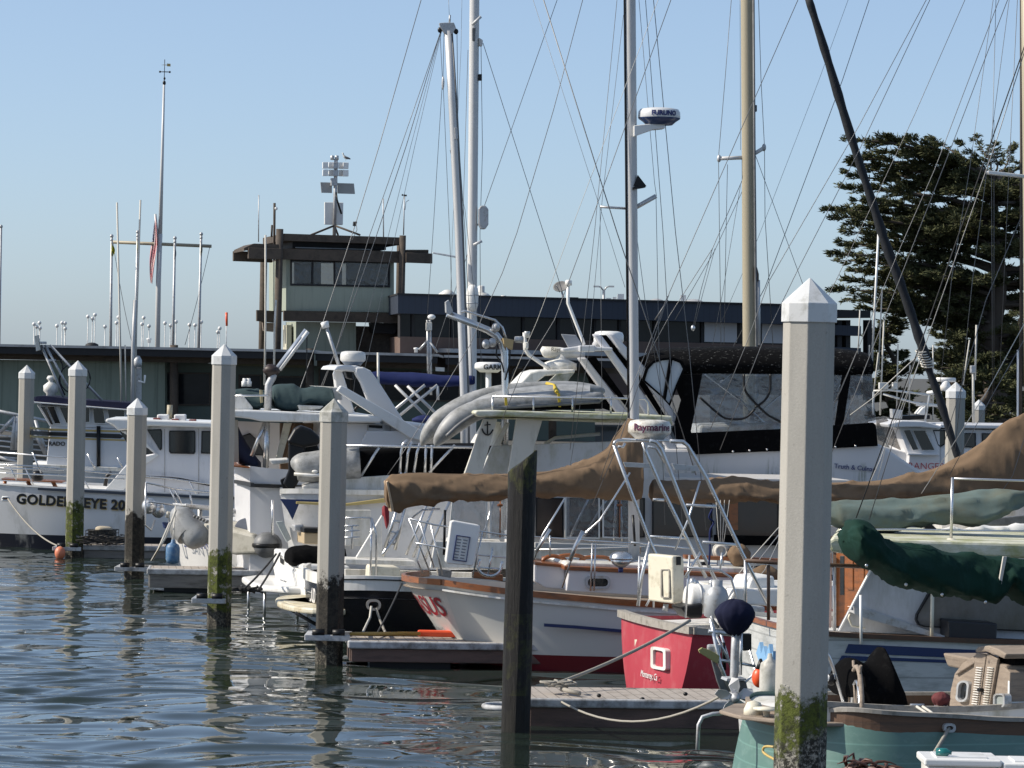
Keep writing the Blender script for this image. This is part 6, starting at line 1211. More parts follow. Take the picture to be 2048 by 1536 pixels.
    B.slab('arch_dark_panel', black_c, [(1192, 670), (1213, 670), (1290, 765), (1345, 855), (1330, 848), (1270, 755)], .3, .34)
    B.slab('arch_leg', aw, [(1155, 715), (1172, 715), (1260, 830), (1345, 905), (1335, 925), (1240, 835)], .6, .9, .03); B.slab('dark_panel', black_c, [(1172, 716), (1190, 712), (1275, 830), (1300, 868), (1262, 825)], .7, .75); B.slab('dark_panel', black_c, [(1155, 717), (1164, 730), (1200, 815), (1250, 832), (1215, 780)], .9, 1)
    B.slab('arch_wing', aw, [(1124, 697), (1158, 692), (1225, 695), (1225, 702), (1164, 703), (1126, 703)], .0, .5, .02); B.slab('wing_box', aw, [(1158, 691), (1190, 690), (1190, 704), (1158, 704)], -.1, .4, .02); B.slab('flat_screen', mat('grey_plate', (.3, .31, .33), .4), [(1122, 668), (1152, 670), (1170, 698), (1138, 698)], .2, .25)
    o, c, r, hh = radar(t, pl, 1187, 1247, 662, 695, 1.6, '', white); B.tube('radar_bracket', aw, [(1190, 680), (1205, 690)], .1, 1.6)
    pr = pl.at(1115, 705, 1.0); q = MB(); q.tube([pl.at(1083, 706, 1.0), pl.at(1087, 704, 1), pl.at(1120, 706, 1.0), pl.at(1170, 709, 1.0)], [.06, .11, .11, .06], 10); q.build('radar_array', white2, t); a = pl.at(1102, 702, .86); text('Raymarine', .10, letter_k, 'lettering', t, a, pl.ax, (0, 0, 1), 0, .004); q = MB(); q.lathe(pl.at(1120, 740, 1.0), [(.3, 0), (.3, .12), (.12, .2), (.1, .3)], 16); q.build('radar_base', white2, t)
    # hardtop forward piece
    B.slab('hardtop_wing', white2, [(1028, 778), (1060, 745), (1078, 740), (1150, 738), (1150, 746), (1120, 750), (1090, 752), (1056, 778)], .5, 3.5, .03); B.slab('wing_leg', mat('mossy_white', (.42, .42, .4), .5, var=.1, dirt=((.09, .10, .03), .7, 3, None)), [(1112, 748), (1150, 744), (1128, 772), (1088, 772)], .4, .6)
    B.tube('antenna', white2, [(1049, 665), (1050, 698), (1058, 710), (1080, 725), (1100, 738)], .035, .8, 8); MB().lathe(pl.at(1054, 676, .8), [(.05, 0), (.055, .1), (.05, .12)], 10).build('antenna_cap', galv, t); B.slab('antenna_body', white2, [(1050, 684), (1057, 684), (1057, 698), (1050, 698)], .7, .85, .02)
    B.tube('antenna', white, [(1136, 566), (1136, 606), (1165, 680), (1168, 690)], .03, .4, 8); MB().lathe(pl.at(1137, 571, .4), [(.06, 0), (.06, .08), (.04, .1)], 10).build('antenna_cap', white, t)
    for p in ([(1757, 465), (1744, 722)], [(1764, 580), (1757, 740)], [(1720, 620), (1716, 708)], [(1739, 690), (1738, 722)]): B.tube('whip_antenna', white if p[0][0] == 1757 else wire_l, p, .022 if p[0][0] == 1757 else .014, .8, 6)
enclosure_yacht()
# ------------------------------------------------------------------ left middle boats
def sport_cruiser():
    pl = Pl(613, 60, 14); B = Boat('motor_boat', 'white sport cruiser with a broad swim platform beside the mossiest pile', 'motor boat', pl, 700, 1.5); t = B.t
    st = [(613, 1140, .1, 625, .5), (700, 1142, 0, 700, .2), (900, 1140, 0, 900, .2), (1100, 1130, .4, 1080, .7), (1350, 1110, 1.7, 1250, 1.7)]
    h, d, near, far, tt = hull(pl, 3.4, st, bulge=.12, deck=.15); h.build('hull', white, t); d.build('deck', white, t)
    e = endplane(pl, 613, 1145, .1)
    q = MB(); slab(e, [(613, 1150), (585, 1142), (557, 1098), (548, 1097), (546, 1136), (560, 1200), (613, 1216)], -.12, .1, q); q.build('transom', white, t, bevel=.03); 
    a = e.at(559, 1124, -.14); b = e.at(580, 1140, -.14); text('Vivian', .22, letter_k, 'lettering', t, a, b - a, (0, 0, 1), 0, .004, shear=.3, space=.8); a = e.at(560, 1166, -.14); b = e.at(578, 1171, -.14); text('SANTA CRUZ', .105, letter_g, 'lettering', t, a, b - a, (0, 0, 1), 0, .004)
    c = pl.atz(613, .42, 1.7); q = MB(); pts = [c + pl.n * 1.75 + pl.ax * .1, c + pl.n * 1.7 - pl.ax * .65, c + pl.n * 1.2 - pl.ax * .98, c - pl.ax * 1.08, c - pl.n * 1.2 - pl.ax * .98, c - pl.n * 1.7 - pl.ax * .65, c - pl.n * 1.75 + pl.ax * .1]; q.prism(pts[::-1], (0, 0, .12)); q.build('swim_platform', white, t, bevel=.04, seg=3)
    for dx, dn in ((-.9, -.8), (-.9, .9), (-.4, -1.3)): MB().tube([c + pl.ax * dx + pl.n * dn, c + pl.ax * dx + pl.n * dn + Vector((0, 0, -.55))], .03, 6).build('boarding_ladder', steel, t)
    q = MB(); slab(pl, [(603, 1134), (613, 1129), (700, 1132), (700, 1145), (613, 1150)], .2, 3.2, q); q.build('stern_bench', white, t, bevel=.04)
    q = cloth(pl, [(573, 1108, 1120), (580, 1094, 1128), (600, 1089, 1134), (625, 1090, 1135), (650, 1094, 1134), (690, 1098, 1130)], 1.0, .4, .04, 5, 24, 14); q.build('bench_cover', black_c, t)
    q = MB()
    for x0, y0, x1, y1 in ((552, 1108, 488, 1178), (560, 1106, 515, 1182)): q.tube(sag(pl.at(x0, y0, 1.0), P(x1, y1, 59), .03), .02, 5)
    for k in range(6): a = P(470 + k * 8, 1181 + (k % 2) * 4, 59.5); q.tube([a + Vector((.13 * math.cos(i), .2 * math.sin(i), .01 * i)) for i in range(8)], .02, 5)
    o = q.build('mooring_line', wire_d); tag(o, 'black mooring lines heaped on the white swim platform', 'rope', 'mooring lines')
    B.slab('side_hull_upper', white, [(614, 1142), (1000, 1142), (1000, 1150), (614, 1150)], .02, .1)
    # clutter on the next deck
    B.slab('cockpit_wall', white2, [(610, 1020), (700, 1020), (700, 1098), (610, 1095)], 3.4, 3.5); B.slab('tan_locker', mat('tan_locker_wood', (.38, .30, .19), .6, var=.15), [(608, 1065), (700, 1068), (700, 1090), (608, 1088)], 2.5, 3.2, .02); B.slab('dark_locker', black_p, [(608, 1056), (700, 1058), (700, 1066), (608, 1065)], 2.45, 3.25, .01); B.slab('engine_box', galv, [(588, 1050), (608, 1048), (606, 1066), (590, 1064)], 2.8, 3.1, .03)
    q = MB(); slab(pl, [(553, 1044), (566, 1042), (583, 1078), (574, 1084)], 3.2, 3.3, q); o = q.build('folding_chair_back', mat('striped_canvas', (.36, .40, .40), .7, var=.4, sc_=10)); tag(o, 'striped canvas panel leaning over the sport cruiser stern', 'panel')
    for pts, m in (([(585, 1030), (588, 1080)], blue_c), ([(590, 1045), (594, 1080)], blue_c), ([(625, 1003), (612, 1050)], steel), ([(632, 1003), (620, 1050)], steel), ([(545, 1000), (545, 1070)], steel), ([(595, 1000), (596, 1020)], black_p)): B.tube('cockpit_line', m, pts, .025, 3.6)
sport_cruiser()
def davit_yacht():
    pl = Pl(470, 68, 38); B = Boat('sailboat', 'white sailboat with stern davits carrying a grey inflatable dinghy', 'sailboat', pl, 560, 1.4); t = B.t
    st = [(470, 1048, .2, 470, .6), (560, 1046, 0, 560, .3), (660, 1040, 0, 660, .2), (800, 1025, .6, 780, .9), (900, 1012, 1.45, 860, 1.45)]
    hw = mat('sailboat_white', (0.63, 0.62, 0.60), .35, var=.04); h, d, near, far, tt = hull(pl, 2.9, st, bulge=.3, deck=.05, flare=.1); h.build('hull', hw, t); d.build('deck', white2, t); band(near, .06, .03, pl.n).build('toe_rail', galv, t); band(tt, .06, .03, pl.ax).build('toe_rail', galv, t)
    e = endplane(pl, 470, 1060, .2); e2 = Pl(380, 67.2, -48)
    a = e.at(368, 1094, -.32); b = e.at(420, 1099, -.32); text('SAN FRANCISCO', .20, letter_b, 'lettering', t, a, b - a, (0, 0, 1), 0, .004)
    q = MB(); slab(e, [(323, 1044), (354, 1048), (355, 1060), (326, 1056)], -.34, -.24, q); q.build('blue_panel', navy_p, t, bevel=.02)
    for p in ([(292, 965), (290, 1050), (302, 1060), (310, 1040)], [(292, 965), (350, 978), (420, 985)], [(296, 1003), (350, 1010), (412, 1012)], [(340, 978), (372, 1045)], [(350, 978), (368, 1020)], [(380, 985), (385, 1020)]): B.tube('pushpit', steel, p, .02, 2.2)
    for x, y, r in ((298, 1012, .15), (317, 1020, .15)): MB().ell(pl.at(x, y, 2.4), (r, r, r * 1.1), 14, 10).build('steel_lamp', steel, t)
    B.tube('seat_rail', mat('seat_cream', (.5, .47, .4), .5), [(334, 1035), (336, 1026), (372, 1031), (372, 1040)], .04, 2.0)
    # davits and dinghy
    for p, o in (([(370, 1012), (420, 1016), (460, 1020), (460, 1045)], 1.3), ([(455, 1020), (540, 1032), (590, 1040)], .6), ([(400, 1016), (400, 1060)], 1.4)): B.tube('davit', galv, p, .05, o, 7)
    B.slab('solar_shelf', galv, [(372, 1008), (445, 1016), (445, 1022), (372, 1013)], .9, 1.4); B.slab('solar_shelf', galv, [(500, 1026), (595, 1038), (595, 1046), (500, 1034)], .5, 1.1)
    D = Pl(440, 66.3, -30); dg = thing('inflatable_dinghy', 'grey inflatable dinghy hanging from the sailboat stern davits', 'dinghy', D.at(450, 1080, 0)); gp = mat('dinghy_grey', (.27, .28, .285), .5, var=.1, sc_=4, dirt=((.14, .14, .13), .35, 5, None))
    def tb(tab, off, nm, m): q = MB(); r_ = smooth_tab(tab, 20); q.tube([D.at(x, y, off) for x, y, r in r_], [max(.01, r) for x, y, r in r_], 16); return q.build(nm, m, dg)
    tb([(358, 1012, .03), (359, 1020, .18), (366, 1038, .25), (382, 1062, .27), (400, 1080, .24), (408, 1090, .05)], .0, 'bow_tube', gp)
    tb([(359, 1040, .265), (366, 1050, .285), (380, 1068, .285)], .0, 'rubbing_band', pvc_w)
    q = MB(); slab(D, [(396, 1046), (420, 1048), (505, 1068), (520, 1096), (512, 1108), (470, 1110), (430, 1102), (402, 1082)], .05, 1.3, q); q.build('hull_bottom', mat('dirty_fibreglass', (.42, .40, .34), .5, var=.1, dirt=((.2, .19, .14), .4, 3, None)), dg, bevel=.06, seg=3)
    q = MB(); c = D.at(532, 1090, .2); q.ell(c, (.25, .26, .25), 18, 12); q.tube([c, c + D.n * 1.2 - Vector((.2, 0, 0))], .25, 16); q.build('stern_tube', pvc_d, dg); q = MB(); q.tube([c + Vector((.25 * math.cos(a), -.06 - .08 * abs(math.cos(a)) * 0, .05 * 0 + .25 * math.sin(a) * .0)) for a in [3.14 * i / 10 for i in range(11)]], .03, 6)
    MB().lathe(c + Vector((0, 0, -.045)), [(.262, 0), (.272, .02), (.272, .06), (.262, .08)], 20).build('rubbing_band', black_p, dg)
    for k in range(5): MB().tube([D.at(388 + k * 6, 1032 + k * 2.5, -.1), D.at(391 + k * 6, 1034 + k * 2.5, -.1)], .035, 6).build('grab_loop', pvc_d, dg)
    q = cloth(D, [(478, 1042, 1056), (486, 1036, 1066), (500, 1036, 1070), (512, 1048, 1068), (520, 1056, 1064)], .6, .2, .04, 6, 18, 12); q.build('folded_cover', mat('slate_cloth', (.05, .06, .085), .8, var=.2), dg)
    B.tube('oar', pvc_d, [(455, 1050), (490, 1072), (560, 1085)], .03, .2); 
    for p in ([(352, 1020), (331, 1075), (303, 1122)], [(340, 1045), (316, 1100), (304, 1122)]): q = MB(); q.tube([P(x, y, 65.5) for x, y in p], .022, 5); tag(q.build('mooring_line', wire_l), 'white mooring line beside the blue fender, %s of the pair' % ('longer' if p[0][0] == 352 else 'shorter'), 'rope', 'mooring lines')
    c = P(345.5, 1108, 65.3); q = MB(); q.lathe(c, [(.04, -.19), (.11, -.17), (.135, -.1), (.135, .12), (.11, .18), (.04, .22), (.035, .27), (0, .28)], 18); o = q.build('fender', fend_b); tag(o, 'blue cylinder fender hanging at the sailboat stern above the dock', 'fender', 'fenders'); ORG[o.name] = Vector(); MB().tube([c + Vector((0, 0, .27)), P(351, 1012, 66)], .015, 5).build('line', wire_l, o)
    c = P(334, 1126, 65); MB()
    B.wire([(845, -10), (759, 290), (712, 445), (628, 700), (555, 900), (530, 980)], 1.6, 1.45, 'backstay'); B.slab('stay_clamp', black_p, [(709, 443), (715, 443), (713, 452), (708, 452)], 1.42, 1.48); B.wire([(712, 445), (714, 460), (704, 480)], 1.3, 1.4, 'stay_loop')
davit_yacht()
def crab_gear():
    t = thing('crab_trap', 'wire crab trap with a sack on top on the dock beside the stained pile', 'crab trap', P(200, 1090, 77.5)); a, b = P(171, 1082, 77.3), P(232, 1082, 77.3); q = MB()
    for i in range(9):
        for z in (0,): p = a.lerp(b, i / 8); q.tube([p, p + Vector((0, 0, .24))], .008, 4); q.tube([p + Vector((0, .5, 0)), p + Vector((0, .5, .24))], .008, 4); q.tube([p + Vector((0, 0, .24)), p + Vector((0, .5, .24))], .008, 4)
    for k in range(4): h = Vector((0, 0, .08 * k)); q.tube([a + h, b + h], .009, 4); q.tube([a + h + Vector((0, .5, 0)), b + h + Vector((0, .5, 0))], .008, 4); q.tube([a + h, a + h + Vector((0, .5, 0))], .008, 4)
    q.build('mesh', black_p, t); q = MB(); q.box((a + b) / 2 + Vector((0, .28, .12)), (.58, .42, .2)); q.build('bait_box', mat('dark_netting', (.05, .05, .045), .9, var=.5, sc_=30), t)
    c = P(207, 1058, 77.5); q = MB(); rg = random.Random(2); q.ell(c, (.2, .15, .07), 14, 9, lambda p: p * (1 + .25 * noise.noise(p * 14))); tag(q.build('sack', mat('straw_sack', (.38, .33, .25), .9, var=.25, sc_=20, bump=.5, bsc=40)), 'straw coloured sack lying on top of the crab trap', 'sack')
    q = MB(); 
    for k in range(26): x = 165 + k * 3.3; y = 1088 - 2 * (k % 4); p = P(x, y, 76.9); q.tube([p + Vector((.2 * math.cos(i * .6 + k * 2), .15 * math.sin(i * .6 + k * 2), -.02 + .016 * i)) for i in range(11)], .011, 4)
    tag(q.build('rope_coil', mat('brown_black_rope', (.05, .045, .04), .9, var=.3)), 'tangled dark rope heaped on the dock in front of the crab trap', 'rope coil')
    c = P(120, 1106, 76.5); q = MB(); q.ell(c, (.12, .12, .15), 16, 10); o = q.build('buoy', mat('faded_orange_buoy', (.6, .19, .10), .5, var=.1)); tag(o, 'faded orange buoy floating against the mossy pile near the crab trap', 'buoy'); ORG[o.name] = Vector(); MB().tube([c + Vector((0, 0, .13)), P(121, 1092, 76.5)], .015, 5).build('line', rope, o)
crab_gear()
def party_boat():
    pl = Pl(100, 80, 3); B = Boat('fishing_boat', 'white fishing boat lettered in black and gold uncial letters', 'fishing boat', pl, 100, 2); t = B.t
    hm = mat('party_boat_hull', (.58, .585, .59), .4, var=.04, bands=[(0, (.010, .012, .022)), (.33, (.66, .665, .67))], dirt=((.36, .36, .34), .2, 2, (1, 1, .3)))
    st = [(660, 1000, .4, 660, .8), (520, 996, .1, 520, .3), (420, 991, 0, 420, .15), (250, 982, 0, 250, .1), (80, 974, .1, 85, .4), (-80, 962, .7, -40, 1.2), (-230, 945, 2.0, -120, 2.1)]
    h, d, near, far, tt = hull(pl, 4.2, st, n=36, bulge=-.1, deck=.06); h.build('hull', hm, t); d.build('deck', white2, t)
    g = [pl.at(x, y, -.03) for x, y in ((76, 980), (160, 984), (250, 989), (420, 997), (640, 1005))]; band(g, .055, .04, pl.n).build('rub_rail', mat('dark_rub_rail', (.05, .06, .08), .5), t); band(near, .03, .03, pl.n, None, -.01).build('toe_rail', white, t)
    a = pl.at(32, 1006, -.045); b = pl.at(240, 1019, -.045)
    for m, dx, dz, bo, zo in ((gold, .022, -.02, .010, 0), (letter_k, 0, 0, .012, -.012)):
        o = a + pl.ax * dx + Vector((0, 0, dz)) + pl.n * zo; text('GOLDEN  EYE 2000', .315, m, 'lettering', t, o, b - a, (0, 0, 1), bo, .004, space=1.08)
    q = MB(); q.tube([pl.at(x, y, -.05) for x, y in ((4, 998), (6, 994), (16, 994), (19, 997), (16, 1001), (6, 1001), (4, 998))], .025, 6); q.build('fairlead', white, t); B.slab('fairlead_plate', mat('rust_plate', (.2, .1, .07), .7), [(6, 995), (18, 995), (18, 1000), (6, 1000)], -.03, .02)
    q = MB(); q.tube(sag(pl.at(16, 998, -.1), P(122, 1094, 77), .18, 12), .02, 5); tag(q.build('mooring_line', rope), 'mooring line sagging from the black and gold lettered hull to the dock', 'rope', 'mooring lines')
    # house
    hs = mat('house_white', (0.67, 0.67, 0.69), .4, var=.04, dirt=((.38, .37, .34), .25, 2.5, (1, 1, .3)))
    B.slab('house', hs, [(240, 850), (470, 856), (470, 1000), (206, 984), (262, 918), (312, 910)], 1.0, 3.4, .02)
    B.slab('roof', white, [(210, 843), (213, 837), (235, 837), (470, 846), (470, 857), (300, 852), (236, 861), (226, 850)], .7, 3.7, .04)
    B.slab('house_front', white, [(222, 850), (258, 854), (313, 908), (262, 920), (206, 984), (244, 984), (281, 935), (318, 910), (312, 905)], .94, 1.0, .005)
    for p in ([(294, 859), (322, 858), (324, 862), (324, 898), (320, 901)], [(339, 861), (389, 861), (391, 864), (391, 904), (388, 908), (341, 907), (338, 903), (338, 865)], [(403, 862), (440, 862), (440, 908), (402, 907)]): B.window(p, .98)
    B.window([(238, 860), (255, 861), (254, 885), (250, 880)], .97); 
    for x in (329, 397): B.slab('door_seam', cap_g, [(x, 858), (x + .8, 858), (x + .8, 990), (x, 990)], .99, 1.02, 0)
    for x0, x1, y in ((314, 337, 829), (348, 371, 829)): B.slab('roof_hatch', white, [(x0, y), (x1, y), (x1, y + 13), (x0, y + 12)], 1.5, 2.1, .03)
    for x, y in ((306, 836), (343, 838), (378, 839)): B.slab('roof_gear', mat('reddish_gear', (.2, .06, .05), .7, var=.4), [(x, y), (x + 14, y), (x + 14, y + 5), (x, y + 5)], 1.3, 1.6, .01)
    B.tube('roof_pole', mast_t, [(339, 838), (340, 810)], .07, 2)
    for p in ([(0, 929), (60, 932), (128, 938), (252, 950), (340, 957), (420, 968)], [(0, 946), (128, 951), (250, 958)], [(20, 934), (33, 960)], [(50, 935), (70, 976)], [(65, 905), (82, 946)], [(165, 955), (180, 981)], [(378, 962), (395, 992)], [(0, 905), (128, 915), (160, 916)], [(175, 908), (190, 938)], [(235, 915), (245, 935)], [(0, 936), (128, 940)]): B.tube('deck_rail', steel, p, .018, .3)
    for p in ([(262, 952), (340, 956), (360, 958), (395, 965), (420, 970)], ): B.tube('rod_holder_rail', black_p, p, .03, .9)
    q = MB(); slab(pl, [(3, 957), (125, 963), (125, 966), (3, 960)], 1.5, 2.4, q); t2 = thing('picnic_bench', 'brown picnic bench on the bow deck of the lettered fishing boat', 'bench', pl.at(60, 976, 1.9)); q.build('seat', varnish, t2)
    for x in (10, 55, 105): MB().tube([pl.at(x, 962, 1.8), pl.at(x + (8 if x > 50 else -2), 977, 1.8)], .05, 5).build('leg', varnish, t2)
    q = MB(); q.lathe(pl.at(75, 962, .8), [(.09, 0), (.14, .05), (.14, .18), (.1, .24), (0, .25)], 14); q.build('winch_drum', black_p, t); B.slab('winch_box', white, [(66, 942), (73, 942), (73, 960), (66, 960)], .8, 1.1, .02)
    B.tube('anchor_chain', black_p, [(210, 972), (214, 952), (224, 945)], .05, 1.2)
party_boat()
def pilot_boat():
    pl = Pl(150, 93, 4); B = Boat('fishing_boat', 'white fishing boat with navy visor roof and black and gold bands', 'fishing boat', pl, 170, 2); t = B.t
    hs = mat('banded_house_white', (0.60, 0.61, 0.63), .4, var=.03)
    st = [(420, 948, .3, 420, .6), (300, 944, 0, 300, .2), (150, 940, .0, 150, .2), (20, 932, .4, 30, .8), (-90, 918, 2.0, -60, 2.0)]; h, d, near, far, tt = hull(pl, 4.0, st, deck=.1); h.build('hull', mat('grey_white_hull', (.45, .45, .44), .5, var=.1), t); d.build('deck', white2, t)
    B.slab('house', hs, [(100, 853), (257, 858), (257, 950), (92, 935)], .6, 3.4, .02); B.slab('house_base', white2, [(60, 928), (300, 938), (300, 946), (60, 938)], .3, 3.6, .01)
    for pts, m in (([(99, 857), (257, 861.5), (257, 865), (99, 861)], gold), ([(99, 863.5), (240, 868), (248, 873), (240, 877), (98, 871)], letter_k), ([(97, 873.5), (250, 879), (250, 882), (97, 877)], gold)): B.slab('band', m, pts, .585, .61, 0)
    e = endplane(pl, 100, 890, .6)
    for y, m in ((857, gold), (864, letter_k), (873.5, gold)): q = MB(); slab(e, [(100, y), (60, y - 3), (60, y + (4 if m is gold else 8) - 3), (100, y + (4 if m is gold else 8))], -.02, .0, q); q.build('band', m, t)
    a = pl.at(97, 891, .58); text('RADO', .16, letter_k, 'lettering', t, a, pl.ax, (0, 0, 1), .004, .004)
    q = MB(); 
    B.tube('black_pole', black_p, [(197, 852), (197, 938)], .055, .55)
    B.slab('wheelhouse', hs, [(74, 810), (257, 815), (257, 857), (100, 853)], .6, 3.4)
    for p in ([(80, 812), (90, 812), (108, 850), (103, 850)], [(93, 812), (108, 812), (122, 848), (110, 848)], [(118, 813), (180, 815), (180, 845), (132, 847)], [(185, 816), (206, 816), (212, 848), (188, 847)], [(214, 818), (250, 819), (250, 850), (220, 849)]): B.window(p, .57, fm=white, w=1.2)
    q = MB(); rings = []
    for x, y0, y1 in smooth_tab([(64, 800, 803), (72, 793, 807), (100, 793, 810), (140, 798, 812), (200, 802, 817), (262, 806, 821)], 14): a, b = pl.at(x, y0, .3), pl.at(x, y1, .2); rings.append([b, a, a + pl.n * 3.2, b + pl.n * 3.6])
    q.loft(rings, True, True, False); q.build('visor_roof', navy_c, t); B.slab('visor_trim', white, [(66, 803), (262, 819), (262, 821.5), (68, 806)], .15, .25)
    q = MB(); q.lathe(pl.at(101, 793, 1.5), [(.12, 0), (.12, .08), (.2, .15), (.2, .3), (.1, .38), (.05, .42), (.1, .47), (.12, .5), (.08, .57), (0, .58)], 16); q.build('satellite_dome', white2, t)
    for p in ([(82, 690), (130, 800)], [(90, 690), (150, 800)], [(100, 690), (205, 802)], [(95, 721), (112, 721)]): B.tube('derrick_strut', galv, p, .035, 1.4)
    q = MB(); slab(pl, [(69, 672), (77, 670), (80, 700), (72, 702)], 1.2, 1.5, q); q.build('derrick_light', white2, t); B.slab('derrick_plate', galv, [(80, 683), (92, 683), (92, 688), (80, 688)], 1.2, 1.5)
    B.tube('derrick_cable', black_p, [(100, 690), (125, 730), (118, 760), (130, 790)], .02, 1.4, 5, 14); q = MB(); c = pl.at(150, 757, 1.4); q.tube([c + Vector((.42 * math.cos(a), 0, .42 * math.sin(a))) for a in [i / 20 * 6.283 for i in range(21)]], .02, 5); q.build('derrick_hoop', black_p, t)
    # mast behind
    for p, r, m in (([(243, 804), (240, 660), (234, 405)], .028, wire_l), ([(270, 800), (273, 640), (281, 400)], .028, wire_l), ([(252, 804), (250, 690)], .02, wire_l), ([(265, 804), (266, 690), (270, 600)], .06, mast_w)): B.tube('whip_antenna', m, p, r, 1.5, 6)
    q = MB(); q.lathe(pl.at(275, 735, 1.5), [(.0, 0), (.1, .0), (.12, .1), (.12, .2), (.05, .32), (0, .33)], 14); q.build('mast_light', galv, t); B.tube('hook_pipe', white, [(276, 762), (289, 765), (290, 750)], .03, 1.5); B.slab('mast_panel', galv, [(268, 735), (283, 735), (283, 800), (268, 800)], 1.7, 1.8)
pilot_boat()
def gangway():
    t = thing('gangway', 'white metal gangway with a truss side behind the leftmost pile', 'gangway', P(50, 930, 104)); pl = Pl(50, 104, 2)
    def tb(p, r, n): MB().tube([pl.at(x, y, 0) for x, y in p], r, 6).build(n, galv, t)
    for p in ([(-40, 815), (35, 830), (110, 845)], [(-40, 905), (40, 925), (110, 940)]): tb(p, .06, 'chord')
    for p in ([(0, 865), (30, 833)], [(30, 833), (24, 900)], [(62, 850), (92, 910)], [(-10, 825), (-8, 900)], [(35, 832), (32, 900)], [(70, 840), (92, 908)]): tb(p, .07, 'truss_bar')
    for k in range(7): tb([(-30, 845 + k * 11), (95, 862 + k * 10)], .03, 'rail')
    dk = MB(); slab(pl, [(-40, 930), (150, 940), (150, 946), (-40, 938)], -1, 2, dk); dk.build('walkway', dockg, t)
gangway()
def sportfisher():
    pl = Pl(560, 66, 9); B = Boat('motor_yacht', 'white flybridge yacht with green canvas, black striped stern and curved radar arch', 'motor yacht', pl, 700, 2); t = B.t
    sw = mat('flybridge_yacht_white', (0.61, 0.61, 0.62), .35, var=.04)
    st = [(500, 932, .1, 500, .3), (600, 940, 0, 600, .1), (900, 945, 0, 900, .1), (1200, 930, 1.0, 1150, 1.3), (1350, 920, 2.0, 1250, 2.0)]; h, d, near, far, tt = hull(pl, 4.2, st, bulge=.08, deck=.3, flare=.03); h.build('hull', sw, t); d.build('deck', white2, t)
    B.slab('hull_stripe', letter_k, [(499, 967), (900, 980), (900, 990), (499, 974)], -.05, .0, 0); e = endplane(pl, 500, 960, 0); q = MB(); slab(e, [(501, 966), (468, 959.5), (468, 966.5), (501, 974)], -.12, -.05, q); q.build('hull_stripe', letter_k, t)
    B.slab('transom_top', varnish, [(462, 930), (500, 934), (500, 937), (462, 933)], -.1, 3.9)
    B.slab('bridge_deck', white, [(455, 826), (470, 820), (500, 820), (764, 832), (768, 838), (760, 846), (522, 843), (500, 838), (458, 833)], .0, 4.0, .04)
    B.slab('cabin', sw, [(640, 844), (840, 850), (840, 950), (640, 945)], .3, 3.8, .02); B.slab('cabin_aft', mat('wood_bulkhead', (.16, .10, .06), .6, var=.3), [(560, 846), (640, 846), (640, 945), (560, 942)], 1.6, 1.7); B.slab('aft_panel', cream, [(568, 846), (584, 846), (562, 925), (550, 925)], .8, .86)
    B.slab('aft_panel', sw, [(468, 842), (560, 846), (560, 940), (468, 938)], 3.5, 3.6); wv = [(482, 872), (500, 866), (515, 880), (528, 905), (527, 911), (490, 910)]; f = frame(pl, wv, shrink(wv, 2), 3.45, 3.5).build('window', fascia, t); ORG[f.name] = ORG[t.name]; slab(pl, wv, 3.47, 3.49).build('pane', mat('grey_glass', (.08, .085, .09), .15), f)
    for x0, x1 in ((660, 735), (745, 780)): B.slab('cabin_seam', cap_g, [(x1, 850), (x1 + 1, 850), (x1 + 1, 940), (x1, 940)], .28, .31, 0)
    B.slab('step_panel', sw, [(735, 862), (840, 862), (840, 930), (700, 930)], .1, .3); B.slab('vent_slot', black_p, [(738, 850), (765, 851), (765, 857), (738, 855)], .27, .31, 0)
    for p, r in (([(534, 845), (531, 940)], .06), ([(530, 845), (503, 912)], .04)): B.tube('deck_pole', steel, p, r, .2)
    q = cloth(pl, [(466, 846, 862), (474, 850, 920), (484, 870, 930), (500, 895, 934), (522, 925, 936)], .8, .35, .04, 5, 24, 12); q.build('chair_cover', mat('navy_cover', (.012, .018, .05), .8), t); B.slab('curtain', mat('beige_curtain', (.35, .32, .27), .8, var=.2), [(466, 840), (476, 840), (478, 925), (464, 925)], .3, .6)
    B.slab('canvas_fold', tan_c, [(590, 846), (610, 850), (600, 920), (572, 925)], 1.0, 1.3, .05)
    # flybridge canvas, chairs, crane
    gc = mat('slate_green_canvas', (.035, .058, .062), .8, var=.25, sc_=4, bump=.5, bsc=6, spec=.2)
    B.slab('bridge_seat', white2, [(466, 790), (484, 788), (506, 815), (505, 822), (466, 818)], .6, 1.2, .02)
    q = cloth(pl, [(464, 780, 796), (470, 776, 808), (490, 774, 818), (510, 776, 820), (522, 778, 812), (530, 780, 800)], 1.3, .6, .05, 3, 26, 16); q.build('canvas_cover', gc, t)
    q = cloth(pl, [(540, 778, 800), (548, 770, 816), (565, 768, 823), (585, 770, 824), (595, 774, 820), (605, 777, 812), (622, 776, 810), (640, 775, 815), (655, 777, 814), (664, 780, 804)], 1.3, .6, .06, 3, 50, 18, 5); q.build('canvas_cover', gc, t)
    B.slab('bridge_console', white2, [(596, 810), (648, 812), (640, 818), (600, 822)], .5, 1.6, .02); B.slab('bridge_front', white2, [(630, 772), (685, 775), (685, 800), (665, 800), (660, 778)], 1.5, 2.8, .03)
    for x in (489, 497): MB().lathe(pl.at(x, 773, 1.0), [(.06, 0), (.06, .1), (.04, .11), (.04, .16)], 10).build('canvas_pole_cap', white, t)
    B.slab('cover_strap', mat('khaki_strap', (.35, .3, .18), .8), [(520, 780), (525, 780), (526, 805), (521, 806)], .6, .7, 0)
    B.tube('bridge_rail', steel, [(468, 792), (536, 791)], .02, .4)
